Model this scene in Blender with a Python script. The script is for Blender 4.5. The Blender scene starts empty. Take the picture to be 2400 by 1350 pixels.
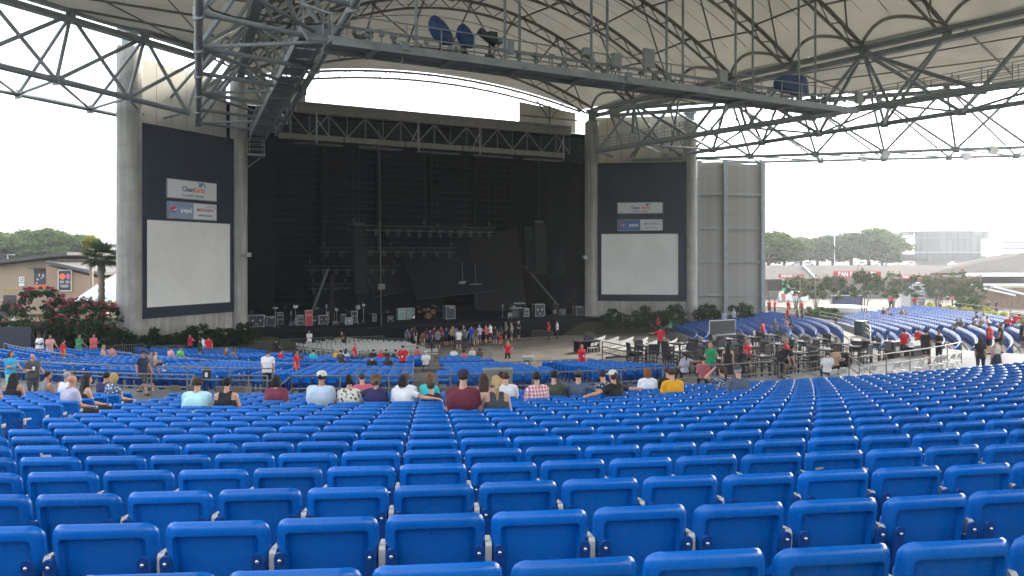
import bpy, bmesh, math, random
import numpy as np
from mathutils import Vector, Matrix
SC = bpy.context.scene
COL = SC.collection
R_ = math.radians
# ------------------------------------------------------------------ camera, sky, sun, exposure
F, HOR, EYE = 1790.0, 605.0, 8.15          # focal length and horizon in photo pixels (2400 wide), eye height
cd = bpy.data.cameras.new('camera'); cam = bpy.data.objects.new('camera', cd); COL.objects.link(cam)
cd.sensor_width = 36; cd.lens = 36 * F / 2400; cd.shift_y = -(675 - HOR) / 2400
cd.clip_start = 0.05; cd.clip_end = 4000
cam.location = (0, 0, EYE); cam.rotation_euler = (R_(90), 0, 0)
SC.camera = cam
SUN_AZ, SUN_EL = R_(48), R_(37)            # azimuth clockwise from the viewing direction (+Y)
wd = bpy.data.worlds.new('World'); SC.world = wd; wd.use_nodes = True
wn = wd.node_tree.nodes; wl = wd.node_tree.links
bg = wn['Background']; sky = wn.new('ShaderNodeTexSky'); sky.sky_type = 'NISHITA'; sky.sun_disc = False
sky.sun_elevation = SUN_EL; sky.sun_rotation = SUN_AZ; sky.air_density = 1.0; sky.dust_density = 3.0; sky.ozone_density = 1.0
hsv = wn.new('ShaderNodeHueSaturation'); hsv.inputs['Saturation'].default_value = .35; hsv.inputs['Value'].default_value = 1.15   # thin white overcast
wl.new(sky.outputs[0], hsv.inputs['Color']); wl.new(hsv.outputs[0], bg.inputs[0]); bg.inputs[1].default_value = 0.15
sl = bpy.data.lights.new('sun', 'SUN'); sl.energy = 1.5; sl.angle = R_(12); sl.color = (1, 0.94, 0.84)
sun = bpy.data.objects.new('sun', sl); COL.objects.link(sun)
sdir = Vector((math.sin(SUN_AZ) * math.cos(SUN_EL), math.cos(SUN_AZ) * math.cos(SUN_EL), math.sin(SUN_EL)))
sun.rotation_euler = sdir.to_track_quat('Z', 'Y').to_euler(); sun.location = (40, 40, 60)
vs = SC.view_settings
vs.view_transform = 'Standard'; vs.look = 'None'; vs.gamma = 1; vs.use_curve_mapping = False
vs.exposure = 2.55
SC.cycles.max_bounces = 7; SC.cycles.diffuse_bounces = 4; SC.cycles.transmission_bounces = 4
SC.cycles.caustics_reflective = False; SC.cycles.caustics_refractive = False
SC.cycles.use_denoising = True
# ------------------------------------------------------------------ frames
def at(px, py, Y): return Vector(((px - 1200) / F * Y, Y, EYE + (HOR - py) / F * Y))
def atz(px, py, z):                        # the point of the plane z (metres above the eye) seen at a pixel
    Y = F * z / (HOR - py); return Vector(((px - 1200) / F * Y, Y, EYE + z))
def on_line(A, B, px):                     # plan point where a pixel column meets the vertical plane A-B
    k = (px - 1200) / F
    s = (k * A[1] - A[0]) / ((B[0] - A[0]) - k * (B[1] - A[1]))
    return Vector((A[0] + s * (B[0] - A[0]), A[1] + s * (B[1] - A[1]), 0))
def on_wall(A, B, px, py):
    p = on_line(A, B, px); p.z = EYE + (HOR - py) / F * p.y; return p
LI, RI = Vector((-22.9, 64, 0)), Vector((8.36, 80, 0))
LO, RO = Vector((-27.7, 55.3, 0)), Vector((18.4, 79, 0))
CEN = (LI + RI) / 2
D_ = (RI - LI).normalized(); N_ = Vector((D_.y, -D_.x, 0))
def S(u, v, z=0.0): return CEN + D_ * u + N_ * v + Vector((0, 0, z))
def RP(R, phi, z=0.0):                     # polar about the stage centre, phi in degrees from the house axis
    a = R_(phi); return S(R * math.sin(a), R * math.cos(a), z)
def polar(x, y):
    r = Vector((x, y, 0)) - CEN; u, v = r.dot(D_), r.dot(N_)
    return math.hypot(u, v), math.degrees(math.atan2(u, v))
DANG = math.atan2(D_.y, D_.x)
# ------------------------------------------------------------------ mesh collector
class MB:
    def __init__(s): s.v = []; s.f = []; s.m = Matrix.Identity(4)
    def add(s, vs_, fs):
        o = len(s.v); m = s.m
        s.v.extend([tuple(m @ Vector(p)) for p in vs_]); s.f.extend([tuple(o + i for i in f) for f in fs]); return s
    def box(s, c, d, rz=0.0, rot=None):
        hx, hy, hz = d[0] / 2, d[1] / 2, d[2] / 2
        m = Matrix.Translation(c) @ (rot.to_4x4() if rot is not None else Matrix.Rotation(rz, 4, 'Z'))
        p = [m @ Vector((x * hx, y * hy, z * hz)) for x in (-1, 1) for y in (-1, 1) for z in (-1, 1)]
        return s.add(p, [(0, 1, 3, 2), (4, 6, 7, 5), (0, 4, 5, 1), (2, 3, 7, 6), (0, 2, 6, 4), (1, 5, 7, 3)])
    def bar(s, a, b, w, h, up=(0, 0, 1)):      # rectangular bar from a to b
        a, b = Vector(a), Vector(b); d = (b - a); L = d.length; x = d / L; u = Vector(up)
        if abs(x.dot(u)) > .98: u = Vector((0, 1, 0))
        y = u.cross(x).normalized(); z = x.cross(y)
        rot = Matrix((x, y, z)).transposed()
        return s.box((a + b) / 2, (L, w, h), rot=rot)
    def tube(s, a, b, r, n=8, r2=None, cap=True):
        a, b = Vector(a), Vector(b); d = (b - a).normalized(); r2 = r if r2 is None else r2
        u = Vector((0, 0, 1)) if abs(d.z) < .95 else Vector((1, 0, 0))
        x = u.cross(d).normalized(); y = d.cross(x)
        vs_ = []
        for p, rr in ((a, r), (b, r2)):
            for i in range(n):
                t = 2 * math.pi * i / n; vs_.append(p + x * (rr * math.cos(t)) + y * (rr * math.sin(t)))
        fs = [(i, (i + 1) % n, n + (i + 1) % n, n + i) for i in range(n)]
        if cap: fs += [tuple(range(n - 1, -1, -1)), tuple(range(n, 2 * n))]
        return s.add(vs_, fs)
    def path(s, pts, r, n=6, closed=False):
        pts = [Vector(p) for p in pts]; k = len(pts); vs_ = []; fs = []
        for i, p in enumerate(pts):
            d = (pts[min(i + 1, k - 1)] - pts[max(i - 1, 0)]).normalized()
            u = Vector((0, 0, 1)) if abs(d.z) < .95 else Vector((1, 0, 0))
            x = u.cross(d).normalized(); y = d.cross(x); rr = r[i] if isinstance(r, (list, tuple)) else r
            for j in range(n):
                t = 2 * math.pi * j / n; vs_.append(p + x * (rr * math.cos(t)) + y * (rr * math.sin(t)))
        for i in range(k - 1):
            for j in range(n): fs.append((i * n + j, i * n + (j + 1) % n, (i + 1) * n + (j + 1) % n, (i + 1) * n + j))
        fs += [tuple(range(n - 1, -1, -1)), tuple(range((k - 1) * n, k * n))]
        return s.add(vs_, fs)
    def lathe(s, c, prof, n=16):               # prof: (radius, z) upwards
        vs_ = []; k = len(prof)
        for r, z in prof:
            for j in range(n):
                t = 2 * math.pi * j / n; vs_.append((c[0] + r * math.cos(t), c[1] + r * math.sin(t), c[2] + z))
        fs = [(i * n + j, i * n + (j + 1) % n, (i + 1) * n + (j + 1) % n, (i + 1) * n + j) for i in range(k - 1) for j in range(n)]
        fs += [tuple(range(n - 1, -1, -1)), tuple(range((k - 1) * n, k * n))]
        return s.add(vs_, fs)
    def ball(s, c, r, n=10, m=7):
        r = (r, r, r) if not isinstance(r, (tuple, list)) else r
        vs_ = [(c[0], c[1], c[2] - r[2])]; fs = []
        for i in range(1, m):
            a = math.pi * i / m
            for j in range(n):
                t = 2 * math.pi * j / n
                vs_.append((c[0] + r[0] * math.sin(a) * math.cos(t), c[1] + r[1] * math.sin(a) * math.sin(t), c[2] - r[2] * math.cos(a)))
        vs_.append((c[0], c[1], c[2] + r[2])); L = len(vs_) - 1
        for j in range(n):
            fs.append((0, 1 + (j + 1) % n, 1 + j)); fs.append((L, L - n + j, L - n + (j + 1) % n))
        for i in range(m - 2):
            for j in range(n): fs.append((1 + i * n + j, 1 + i * n + (j + 1) % n, 1 + (i + 1) * n + (j + 1) % n, 1 + (i + 1) * n + j))
        return s.add(vs_, fs)
    def prism(s, poly, a, b):                  # polygon (list of Vector) swept by offset vectors a and b
        n = len(poly); a, b = Vector(a), Vector(b)
        vs_ = [Vector(p) + a for p in poly] + [Vector(p) + b for p in poly]
        fs = [tuple(range(n - 1, -1, -1)), tuple(range(n, 2 * n))] + [(i, (i + 1) % n, n + (i + 1) % n, n + i) for i in range(n)]
        return s.add(vs_, fs)
    def mesh(s, name, mat=None, smooth=None):
        me = bpy.data.meshes.new(name); me.from_pydata(s.v, [], s.f)
        if mat: me.materials.append(mat)
        bm = bmesh.new(); bm.from_mesh(me); bmesh.ops.recalc_face_normals(bm, faces=bm.faces); bm.to_mesh(me); bm.free()
        if smooth is not None:
            me.polygons.foreach_set('use_smooth', [True] * len(me.polygons)); me.set_sharp_from_angle(angle=R_(smooth))
        me.update(); return me
    def build(s, name, mat, parent=None, smooth=None, **kw):
        return link(name, s.mesh(name, mat, smooth), parent, **kw)
def link(name, me, parent=None, loc=None, rz=None, mat4=None, **kw):
    o = bpy.data.objects.new(name, me); COL.objects.link(o)
    if mat4 is not None: o.matrix_world = mat4
    if loc is not None: o.location = loc
    if rz is not None: o.rotation_euler = (0, 0, rz)
    if parent is not None: o.parent = parent
    for k, v in kw.items(): o[k] = v
    return o
def tag(o, label=None, category=None, group=None, kind=None):
    if label: o['label'] = label
    if category: o['category'] = category
    if group: o['group'] = group
    if kind: o['kind'] = kind
    return o
def thing(name, label, category, loc=(0, 0, 0), rz=0.0, group=None):
    o = bpy.data.objects.new(name, None); COL.objects.link(o); o.location = loc; o.rotation_euler = (0, 0, rz)
    o.empty_display_size = .2
    return tag(o, label, category, group)
def dup(root, loc, rz=0.0, label=None, group=None, scale=None):
    r = root.copy(); COL.objects.link(r); r.location = loc; r.rotation_euler = (0, 0, rz)
    if scale: r.scale = (scale,) * 3 if not isinstance(scale, tuple) else scale
    if label: r['label'] = label
    if group: r['group'] = group
    for ch in list(root.children):
        c = ch.copy(); COL.objects.link(c); c.parent = r
        for g in ch.children:
            d = g.copy(); COL.objects.link(d); d.parent = c
    return r
# ------------------------------------------------------------------ materials
_mats = {}
def mat(name, col, rough=.6, metal=0.0, var=.0, scale=3.0, bump=0.0, bscale=None, spec=None, coat=0.0, detail=4):
    if name in _mats: return _mats[name]
    m = bpy.data.materials.new(name); m.use_nodes = True; nt = m.node_tree; b = nt.nodes['Principled BSDF']
    b.inputs['Base Color'].default_value = (*col, 1); b.inputs['Roughness'].default_value = rough; b.inputs['Metallic'].default_value = metal
    if spec is not None: b.inputs['Specular IOR Level'].default_value = spec
    if coat: b.inputs['Coat Weight'].default_value = coat; b.inputs['Coat Roughness'].default_value = .15
    if var or bump:
        tc = nt.nodes.new('ShaderNodeTexCoord'); no = nt.nodes.new('ShaderNodeTexNoise')
        no.inputs['Scale'].default_value = scale; no.inputs['Detail'].default_value = detail; no.inputs['Roughness'].default_value = .65
        nt.links.new(tc.outputs['Object'], no.inputs['Vector'])
        if var:
            mr = nt.nodes.new('ShaderNodeMapRange'); mr.inputs[1].default_value = .3; mr.inputs[2].default_value = .7
            mr.inputs[3].default_value = 1 - var; mr.inputs[4].default_value = 1 + var
            mx = nt.nodes.new('ShaderNodeVectorMath'); mx.operation = 'SCALE'; mx.inputs[0].default_value = col
            nt.links.new(no.outputs[0], mr.inputs[0]); nt.links.new(mr.outputs[0], mx.inputs['Scale']); nt.links.new(mx.outputs[0], b.inputs['Base Color'])
        if bump:
            n2 = no
            if bscale:
                n2 = nt.nodes.new('ShaderNodeTexNoise'); n2.inputs['Scale'].default_value = bscale; n2.inputs['Detail'].default_value = 3
                nt.links.new(tc.outputs['Object'], n2.inputs['Vector'])
            bu = nt.nodes.new('ShaderNodeBump'); bu.inputs['Strength'].default_value = bump; bu.inputs['Distance'].default_value = .02
            nt.links.new(n2.outputs[0], bu.inputs['Height']); nt.links.new(bu.outputs[0], b.inputs['Normal'])
    _mats[name] = m; return m
def leafmat(name, c1, c2, trans=.25):
    if name in _mats: return _mats[name]
    m = bpy.data.materials.new(name); m.use_nodes = True; nt = m.node_tree; nt.nodes.clear()
    out = nt.nodes.new('ShaderNodeOutputMaterial'); g = nt.nodes.new('ShaderNodeNewGeometry'); cr = nt.nodes.new('ShaderNodeMix'); cr.data_type = 'RGBA'
    cr.inputs[6].default_value = (*c1, 1); cr.inputs[7].default_value = (*c2, 1)
    df = nt.nodes.new('ShaderNodeBsdfDiffuse'); tr = nt.nodes.new('ShaderNodeBsdfTranslucent'); mx = nt.nodes.new('ShaderNodeMixShader'); mx.inputs[0].default_value = trans
    L = nt.links.new
    L(g.outputs['Random Per Island'], cr.inputs[0]); L(cr.outputs[2], df.inputs[0]); L(cr.outputs[2], tr.inputs[0])
    L(df.outputs[0], mx.inputs[1]); L(tr.outputs[0], mx.inputs[2]); L(mx.outputs[0], out.inputs[0])
    _mats[name] = m; return m
def fabricmat(name, col, trans):
    m = bpy.data.materials.new(name); m.use_nodes = True; nt = m.node_tree; nt.nodes.clear(); L = nt.links.new
    out = nt.nodes.new('ShaderNodeOutputMaterial'); df = nt.nodes.new('ShaderNodeBsdfDiffuse'); tr = nt.nodes.new('ShaderNodeBsdfTranslucent')
    mx = nt.nodes.new('ShaderNodeMixShader'); mx.inputs[0].default_value = trans
    tc = nt.nodes.new('ShaderNodeTexCoord'); no = nt.nodes.new('ShaderNodeTexNoise'); no.inputs['Scale'].default_value = .25; no.inputs['Detail'].default_value = 6
    L(tc.outputs['Object'], no.inputs['Vector'])
    mr = nt.nodes.new('ShaderNodeMapRange'); mr.inputs[1].default_value = .3; mr.inputs[2].default_value = .7; mr.inputs[3].default_value = .82; mr.inputs[4].default_value = 1.08
    sc = nt.nodes.new('ShaderNodeVectorMath'); sc.operation = 'SCALE'; sc.inputs[0].default_value = col
    L(no.outputs[0], mr.inputs[0]); L(mr.outputs[0], sc.inputs['Scale']); L(sc.outputs[0], df.inputs[0]); L(sc.outputs[0], tr.inputs[0])
    L(df.outputs[0], mx.inputs[1]); L(tr.outputs[0], mx.inputs[2]); L(mx.outputs[0], out.inputs[0]); _mats[name] = m; return m
def concretemat(name, col, streak=.25, rough=.85):
    m = mat(name, col, rough, var=.18, scale=.9, bump=.15, bscale=14)
    nt = m.node_tree; b = nt.nodes['Principled BSDF']; L = nt.links.new
    src = b.inputs['Base Color'].links[0].from_socket
    tc = nt.nodes.new('ShaderNodeTexCoord'); mp = nt.nodes.new('ShaderNodeMapping'); mp.inputs['Scale'].default_value = (2.2, 2.2, .12)
    no = nt.nodes.new('ShaderNodeTexNoise'); no.inputs['Scale'].default_value = 1.4; no.inputs['Detail'].default_value = 5
    L(tc.outputs['Object'], mp.inputs[0]); L(mp.outputs[0], no.inputs['Vector'])
    mr = nt.nodes.new('ShaderNodeMapRange'); mr.inputs[1].default_value = .35; mr.inputs[2].default_value = .7; mr.inputs[3].default_value = 1 - streak; mr.inputs[4].default_value = 1.05
    sc = nt.nodes.new('ShaderNodeVectorMath'); sc.operation = 'SCALE'
    L(src, sc.inputs[0]); L(no.outputs[0], mr.inputs[0]); L(mr.outputs[0], sc.inputs['Scale']); L(sc.outputs[0], b.inputs['Base Color']); return m
M_steel = mat('painted_steel', (.20, .225, .225), .5, .0, var=.15, scale=1.5)
M_steel_l = mat('light_grey_steel', (.22, .24, .24), .5, .0, var=.15, scale=1.5)
M_rib = mat('rib_steel', (.16, .15, .125), .55, var=.15, scale=2)
M_rail = mat('galvanised_rail', (.17, .16, .145), .45, .3, var=.15, scale=6)
M_fabric = fabricmat('roof_fabric', (.56, .535, .45), .042)
M_cream = fabricmat('cream_sheet', (.52, .50, .42), .17)
M_conc = concretemat('column_concrete', (.33, .315, .28), .3)
M_pit = mat('pit_concrete', (.115, .10, .082), .85, var=.35, scale=.5, bump=.1, bscale=14)
M_floor = mat('concrete_floor', (.18, .168, .15), .85, spec=.2, var=.22, scale=.8, bump=.1, bscale=20)
M_asph = mat('walkway_asphalt', (.12, .12, .123), .65, spec=.3, var=.25, scale=.9, bump=.1, bscale=30)
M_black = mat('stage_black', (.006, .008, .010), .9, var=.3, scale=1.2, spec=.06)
M_navy = mat('screen_wall_navy', (.018, .028, .042), .8, var=.15, scale=.6, spec=.2)
M_screen = mat('screen_cloth', (.60, .59, .55), .7, var=.07, scale=.45, bump=.25, bscale=.5)
M_white = mat('white_paint', (.72, .72, .70), .5, var=.05)
M_dark = mat('black_metal', (.015, .016, .018), .5)
M_blue = mat('blue_plastic', (.002, .118, .435), .24, var=.10, scale=2.2, bump=.02, bscale=300, spec=.33)
M_blue_pan = mat('blue_pan_plastic', (.004, .09, .34), .36, var=.08, scale=3)
M_blue_d = mat('blue_bracket', (.002, .05, .22), .4)
M_arm = mat('white_armrest', (.46, .45, .42), .6, var=.12, scale=18)
M_bolt = mat('steel_bolt', (.6, .6, .6), .3, 1.0)

def fade(m, lo, hi):                             # every object of this material a little lighter or darker: sun bleaching and dust
    nt = m.node_tree; b = nt.nodes['Principled BSDF']; L = nt.links.new; src = b.inputs['Base Color'].links[0].from_socket
    oi = nt.nodes.new('ShaderNodeObjectInfo'); mr = nt.nodes.new('ShaderNodeMapRange'); mr.inputs[3].default_value = lo; mr.inputs[4].default_value = hi
    sc = nt.nodes.new('ShaderNodeVectorMath'); sc.operation = 'SCALE'; L(oi.outputs['Random'], mr.inputs[0]); L(src, sc.inputs[0]); L(mr.outputs[0], sc.inputs['Scale'])
    tc = nt.nodes.new('ShaderNodeTexCoord'); mu = nt.nodes.new('ShaderNodeVectorMath'); mu.operation = 'MULTIPLY_ADD'; mu.inputs[1].default_value = (40, 40, 40); L(oi.outputs['Location'], mu.inputs[0]); L(tc.outputs['Object'], mu.inputs[2])
    no = nt.nodes.new('ShaderNodeTexNoise'); no.inputs['Scale'].default_value = 7; no.inputs['Detail'].default_value = 8; no.inputs['Roughness'].default_value = .75; L(mu.outputs[0], no.inputs['Vector'])
    m2 = nt.nodes.new('ShaderNodeMapRange'); m2.inputs[1].default_value = .56; m2.inputs[2].default_value = .80; m2.inputs[3].default_value = 0; m2.inputs[4].default_value = .13; L(no.outputs[0], m2.inputs[0])
    mx = nt.nodes.new('ShaderNodeMix'); mx.data_type = 'RGBA'; mx.inputs[7].default_value = (.16, .20, .30, 1); L(m2.outputs[0], mx.inputs[0]); L(sc.outputs[0], mx.inputs[6]); L(mx.outputs[2], b.inputs['Base Color'])
    m3 = nt.nodes.new('ShaderNodeMapRange'); m3.inputs[1].default_value = .4; m3.inputs[2].default_value = .75; m3.inputs[3].default_value = .2; m3.inputs[4].default_value = .42; L(no.outputs[0], m3.inputs[0]); L(m3.outputs[0], b.inputs['Roughness'])
fade(M_blue, .86, 1.10)
# ------------------------------------------------------------------ ground and the seating bowl
M_grass = mat('ground_dirt_grass', (.05, .05, .03), .95, spec=.05, var=.4, scale=.12)
M_plaza = mat('plaza_paving', (.12, .112, .098), .9, spec=.05, var=.12, scale=.35, bump=.05, bscale=8)
M_lot = mat('parking_asphalt', (.06, .06, .06), .9, spec=.04, var=.15, scale=.1)
ROW = .94
R0 = 69.4                                   # the nearest row
def seat_top_z(R): return EYE - 1.27 - .135 * (68.5 - R)
def aisle_phi(R): return -29.3 + (R - 52) * .25
WALK_Z = 2.75
PIT_Z = .5
def floor_at(x, y):
    R, ph = polar(x, y)
    if R > 51.9 and -80 < ph < 30: return seat_top_z(R0 - ROW * round((R0 - R) / ROW)) - .86
    if 37.4 < R <= 50 and 24 < ph < 72: return 1.4 + (min(R, 49) - 38) * .11
    if 22 < R <= 37.4 and 36 < ph < 78: return .8 + (R - 24) * .085
    if 31 <= R <= 42 and -4 <= ph <= 24: return 2.4
    if R > 41.6 and -90 < ph < 24: return WALK_Z
    if 19 < R <= 41.6 and -72 < ph < -4: return .55 + (R - 19) * .09
    r = Vector((x, y, 0)) - CEN
    if r.dot(N_) > 0 and R < 40 and abs(ph) < 76: return PIT_Z
    return 1.7 if R < 130 else 1.7 + min(1, (R - 130) / 35) * 3.8
def ground_z(x, y):
    r = Vector((x, y, 0)) - CEN; R = r.length; u, v = r.dot(D_), r.dot(N_)
    if v > -1.0 and abs(math.degrees(math.atan2(u, v))) < 80 and R < 50: return -.35
    if R < 95 and abs(math.degrees(math.atan2(u, v))) < 34: return -.35
    return 1.7 if R < 130 else 1.7 + min(1, (R - 130) / 35) * 3.8
mb = MB(); rs = [0.5, 6, 12, 18, 24, 30, 36, 42, 46, 50, 55, 60, 70, 80, 95, 110, 128, 140, 155, 170, 200, 260, 400, 650, 900]; NA = 120
vv = []; ff = []
for R in rs:
    for j in range(NA):
        p = CEN + Vector((R * math.cos(2 * math.pi * j / NA), R * math.sin(2 * math.pi * j / NA), 0)); vv.append((p.x, p.y, ground_z(p.x, p.y)))
for i in range(len(rs) - 1):
    for j in range(NA): ff.append((i * NA + j, i * NA + (j + 1) % NA, (i + 1) * NA + (j + 1) % NA, (i + 1) * NA + j))
ff.append(tuple(range(NA)))
mb.add(vv, ff); tag(mb.build('ground', M_grass, smooth=30), kind='structure')
def sector(Ra, Rb, pa, pb, z0, z1=None, n=None, mbx=None, depth=.6):
    m = mbx or MB(); n = n or max(4, int(abs(pb - pa) / 1.5)); z1 = z0 if z1 is None else z1; v = []; f = []
    for i in range(n + 1):
        p = pa + (pb - pa) * i / n
        v += [RP(Ra, p, z0), RP(Rb, p, z1), RP(Ra, p, z0 - depth), RP(Rb, p, z1 - depth)]
    for i in range(n):
        a = 4 * i; b = a + 4
        f += [(a, b, b + 1, a + 1), (a + 2, a + 3, b + 3, b + 2), (a, a + 2, b + 2, b), (a + 1, b + 1, b + 3, a + 3)]
    f += [(0, 1, 3, 2), (4 * n, 4 * n + 2, 4 * n + 3, 4 * n + 1)]
    m.add(v, f); return m
tag(sector(2.0, 22, -79, 79, PIT_Z).build('pit_floor', M_pit), kind='structure')
sector_floor = sector(22, 31, -12, 38, PIT_Z + .004); tag(sector_floor.build('terrace_apron', M_pit), kind='structure')
m = MB()
for k in range(19):                          # the main block: one concrete tread per row
    Rk = R0 - ROW * k; z = seat_top_z(Rk) - .86; sector(Rk - .5, Rk + .44, -62, 24, z, mbx=m, n=40, depth=.5)
for k in range(1, 12):
    Rk = R0 + ROW * k; z = seat_top_z(Rk) - .86; sector(Rk - .5, Rk + .44, -62, 24, z, mbx=m, n=30, depth=.5)
tag(m.build('seating_terrace', M_floor), kind='structure')
tag(sector(41.6, 52.0, -74, 24, WALK_Z, n=60).build('walkway', M_asph), kind='structure')
tag(sector(31, 41.6, -3.9, 24, 2.4, n=20, depth=2.6).build('deck_floor', M_floor), kind='structure')
m = MB()
for k in range(24): Rk = 19.5 + .94 * k; sector(Rk - .47, Rk + .47, -72, -4.0, .55 + (Rk - 19) * .09, mbx=m, n=40, depth=.7)
tag(m.build('lower_terrace', M_floor), kind='structure')
m = MB()
for k in range(14): Rk = 24 + .94 * k; sector(Rk - .47, Rk + .47, 38, 78, .8 + (Rk - 24) * .085, mbx=m, n=24, depth=1.2)
tag(m.build('side_terrace', M_floor), kind='structure')
m = MB()
for k in range(13): Rk = 38 + .94 * k; sector(Rk - .47, Rk + .47, 24.1, 72, 1.4 + (Rk - 38) * .11, mbx=m, n=28, depth=1.4)
tag(m.build('upper_side_terrace', M_floor), kind='structure')
tag(sector(49.8, 124, 34, 120, 1.79, n=50, depth=.3).build('plaza', M_plaza), kind='structure')
tag(sector(52.0, 90, 24.1, 34, 2.6, n=10, depth=.6).build('upper_walk', M_asph), kind='structure')
m = MB()                                         # grass bank behind the last rows
vv = []; ff = []; n = 50
for R, z in ((80.5, 10.4), (84, 10.5), (120, 19.5), (150, 20.5), (175, 5)):
    for j in range(n + 1): vv.append(RP(R, -75 + 105 * j / n, z))
for i in range(4):
    for j in range(n): ff.append((i * (n + 1) + j, i * (n + 1) + j + 1, (i + 1) * (n + 1) + j + 1, (i + 1) * (n + 1) + j))
m.add(vv, ff); tag(m.build('lawn_bank', mat('lawn_grass', (.07, .10, .035), .95, var=.3, scale=.3), smooth=40), kind='structure')
m = MB()
vv = []; ff = []; n = 90
for R in (168, 330):
    for j in range(n + 1):
        p = CEN + Vector((R * math.cos(R_(10 + 200 * j / n)), R * math.sin(R_(10 + 200 * j / n)), 5.53)); vv.append(p)
for j in range(n): ff.append((j, j + 1, n + 2 + j, n + 1 + j))
m.add(vv, ff); tag(m.build('parking_lot', M_lot), kind='structure')
# ------------------------------------------------------------------ columns
def column(base, top_z, r, label, cap):
    o = thing('concrete_column', label, 'column', (base.x, base.y, .0), group='concrete columns beside the screens')
    n = 28
    m = MB(); prof = [(r, .3)]
    zz = .3
    while zz < top_z - 4.5:                      # pour joints every 4 m
        zz += 4.0; prof += [(r, zz - .03), (r - .018, zz - .02), (r - .018, zz + .02), (r, zz + .03)]
    prof += [(r, top_z)]
    m.lathe((0, 0, 0), prof, n); m.build('shaft', M_conc, o, smooth=40)
    m = MB(); m.box((0, 0, top_z + .5), (.75, .75, 1.0)); m.box((0, 0, top_z + 1.15), (1.2, 1.2, .3))
    m.box((0, 0, top_z + .06), (1.15, 1.15, .1)); m.build('steel_cap', M_steel, o)
    return o
column(LO, EYE + 15.2, .86, 'widest round concrete column left of the left screen', 0)
column(LI, EYE + 14.7, .70, 'round concrete column between the left screen and the dark stage', 0)
column(RI, EYE + 14.2, .74, 'round concrete column between the dark stage and the right screen', 0)
column(RO, EYE + 13.9, .74, 'round concrete column between the right screen and the louvred wall', 0)
# ------------------------------------------------------------------ triangular trusses of the pavilion roof
PANEL = 5.9
def line3(a, b):
    d = (b - a).normalized(); return lambda t: a + d * t
def truss(name, label, chords, web, ts, parent_label=None, radii=(.22, .2, .2), flat_top=True):
    """chords: three functions t->point (apex, inner, outer)"""
    o = thing(name, label, 'roof truss', (0, 0, 0), group='steel roof trusses')
    for i, (c, r) in enumerate(zip(chords, radii)):
        m = MB()
        if i == 0 and flat_top:
            for dz in (.32, -.32): m.bar(c(ts[0]) + Vector((0, 0, dz)), c(ts[-1]) + Vector((0, 0, dz)), .6, .34)
            k = 0
            for a, b in zip(ts[:-1], ts[1:]): m.bar(c(a) + Vector((0, 0, -.14)), c(a) + Vector((0, 0, .14)), .5, .3)
        else: m.tube(c(ts[0]), c(ts[-1]), r, 10)
        m.build('top_chord' if i == 0 else 'bottom_chord', M_steel, o, smooth=40)
    for (i, a, j, b, r) in web:
        m = MB(); m.tube(chords[i](a), chords[j](b), r, 8); m.build('brace', M_steel, o, smooth=40)
    for i, a in [(1, t) for t in ts] + [(2, t) for t in ts]:
        m = MB(); p = chords[i](a); m.box(p, (.6, .12, .6), rz=DANG - .9); m.build('gusset', M_steel, o)
    return o
aL = line3(atz(560, 185, 15.3), atz(602, -2, 15.3)); iL = line3(atz(650, 310, 10.76), atz(835, 0, 10.76)); oL = line3(atz(465, 288, 10.76), atz(466, 0, 10.76))
aR = line3(atz(1390, 265, 15.3), atz(2400, 40, 15.3)); iR = line3(atz(1400, 355, 10.76), atz(2400, 195, 10.76)); oR = line3(atz(1480, 380, 10.76), atz(2400, 240, 10.76))
def off(f, o): return lambda t: f(t + o)
def web_main(N, flip):
    w = []
    for k in range(N):
        t = PANEL * k; t1 = t + PANEL
        w.append((1, t, 2, t, .13))                                   # rungs between the two bottom chords
        w.append((1, t, 2, t1, .10) if k % 2 else (2, t, 1, t1, .10))
        if k % 2 == 0:
            w += [(1, t, 0, t1, .145), (0, t1, 1, t1 + PANEL, .145), (2, t, 0, t1, .145), (0, t1, 2, t1 + PANEL, .145)]
            w += [(1, t1, 0, t1, .12), (2, t1, 0, t1, .12)]
        else:
            w += [(1, t, 0, t1, .12), (2, t, 0, t1, .12)]
    return w
NT = 16
ts = [PANEL * k for k in range(NT + 1)]
TL = truss('roof_truss', 'tubular box truss running overhead from the column left of the stage, with the stair inside', [aL, iL, oL], web_main(NT, 0), ts)
TR = truss('roof_truss', 'long truss rising to the upper right from the column right of the stage', [aR, iR, oR], web_main(NT, 0), ts)
# wing trusses in front of the screens
wtL = line3(atz(465, 125, 15.3), atz(50, 0, 15.3)); wfL = line3(atz(465, 270, 10.76), atz(0, 155, 10.76)); wbL = line3(atz(380, 291, 10.76), atz(0, 212, 10.76))
wtR = line3(atz(1430, 264, 15.3), atz(2400, 192, 15.3)); wfR = line3(atz(1470, 376, 10.3), atz(2400, 345, 10.3)); wbR = line3(atz(1640, 383, 10.3), atz(2400, 365, 10.3))
def web_wing(N, pan):
    w = []
    for k in range(N):
        t = pan * k; t1 = t + pan
        w += [(1, t, 0, t, .12), (0, t, 1, t1, .13), (1, t, 0, t1, .13), (1, t, 2, t, .10), (1, t1, 2, t, .10), (2, t, 0, t, .11)]
    return w
tsw = [5.4 * k for k in range(7)]
truss('roof_truss', 'cross braced truss along the left edge of the roof against the white sky', [off(wtL, -.8), off(wfL, 1.2), off(wbL, 1.2)], web_wing(6, 5.4), tsw, radii=(.22, .2, .17))
tsw = [6.2 * k for k in range(9)]
truss('roof_truss', 'pale truss along the far right edge of the roof above the plaza', [wtR, wfR, wbR], web_wing(8, 6.2), tsw, radii=(.2, .17, .15))
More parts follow.
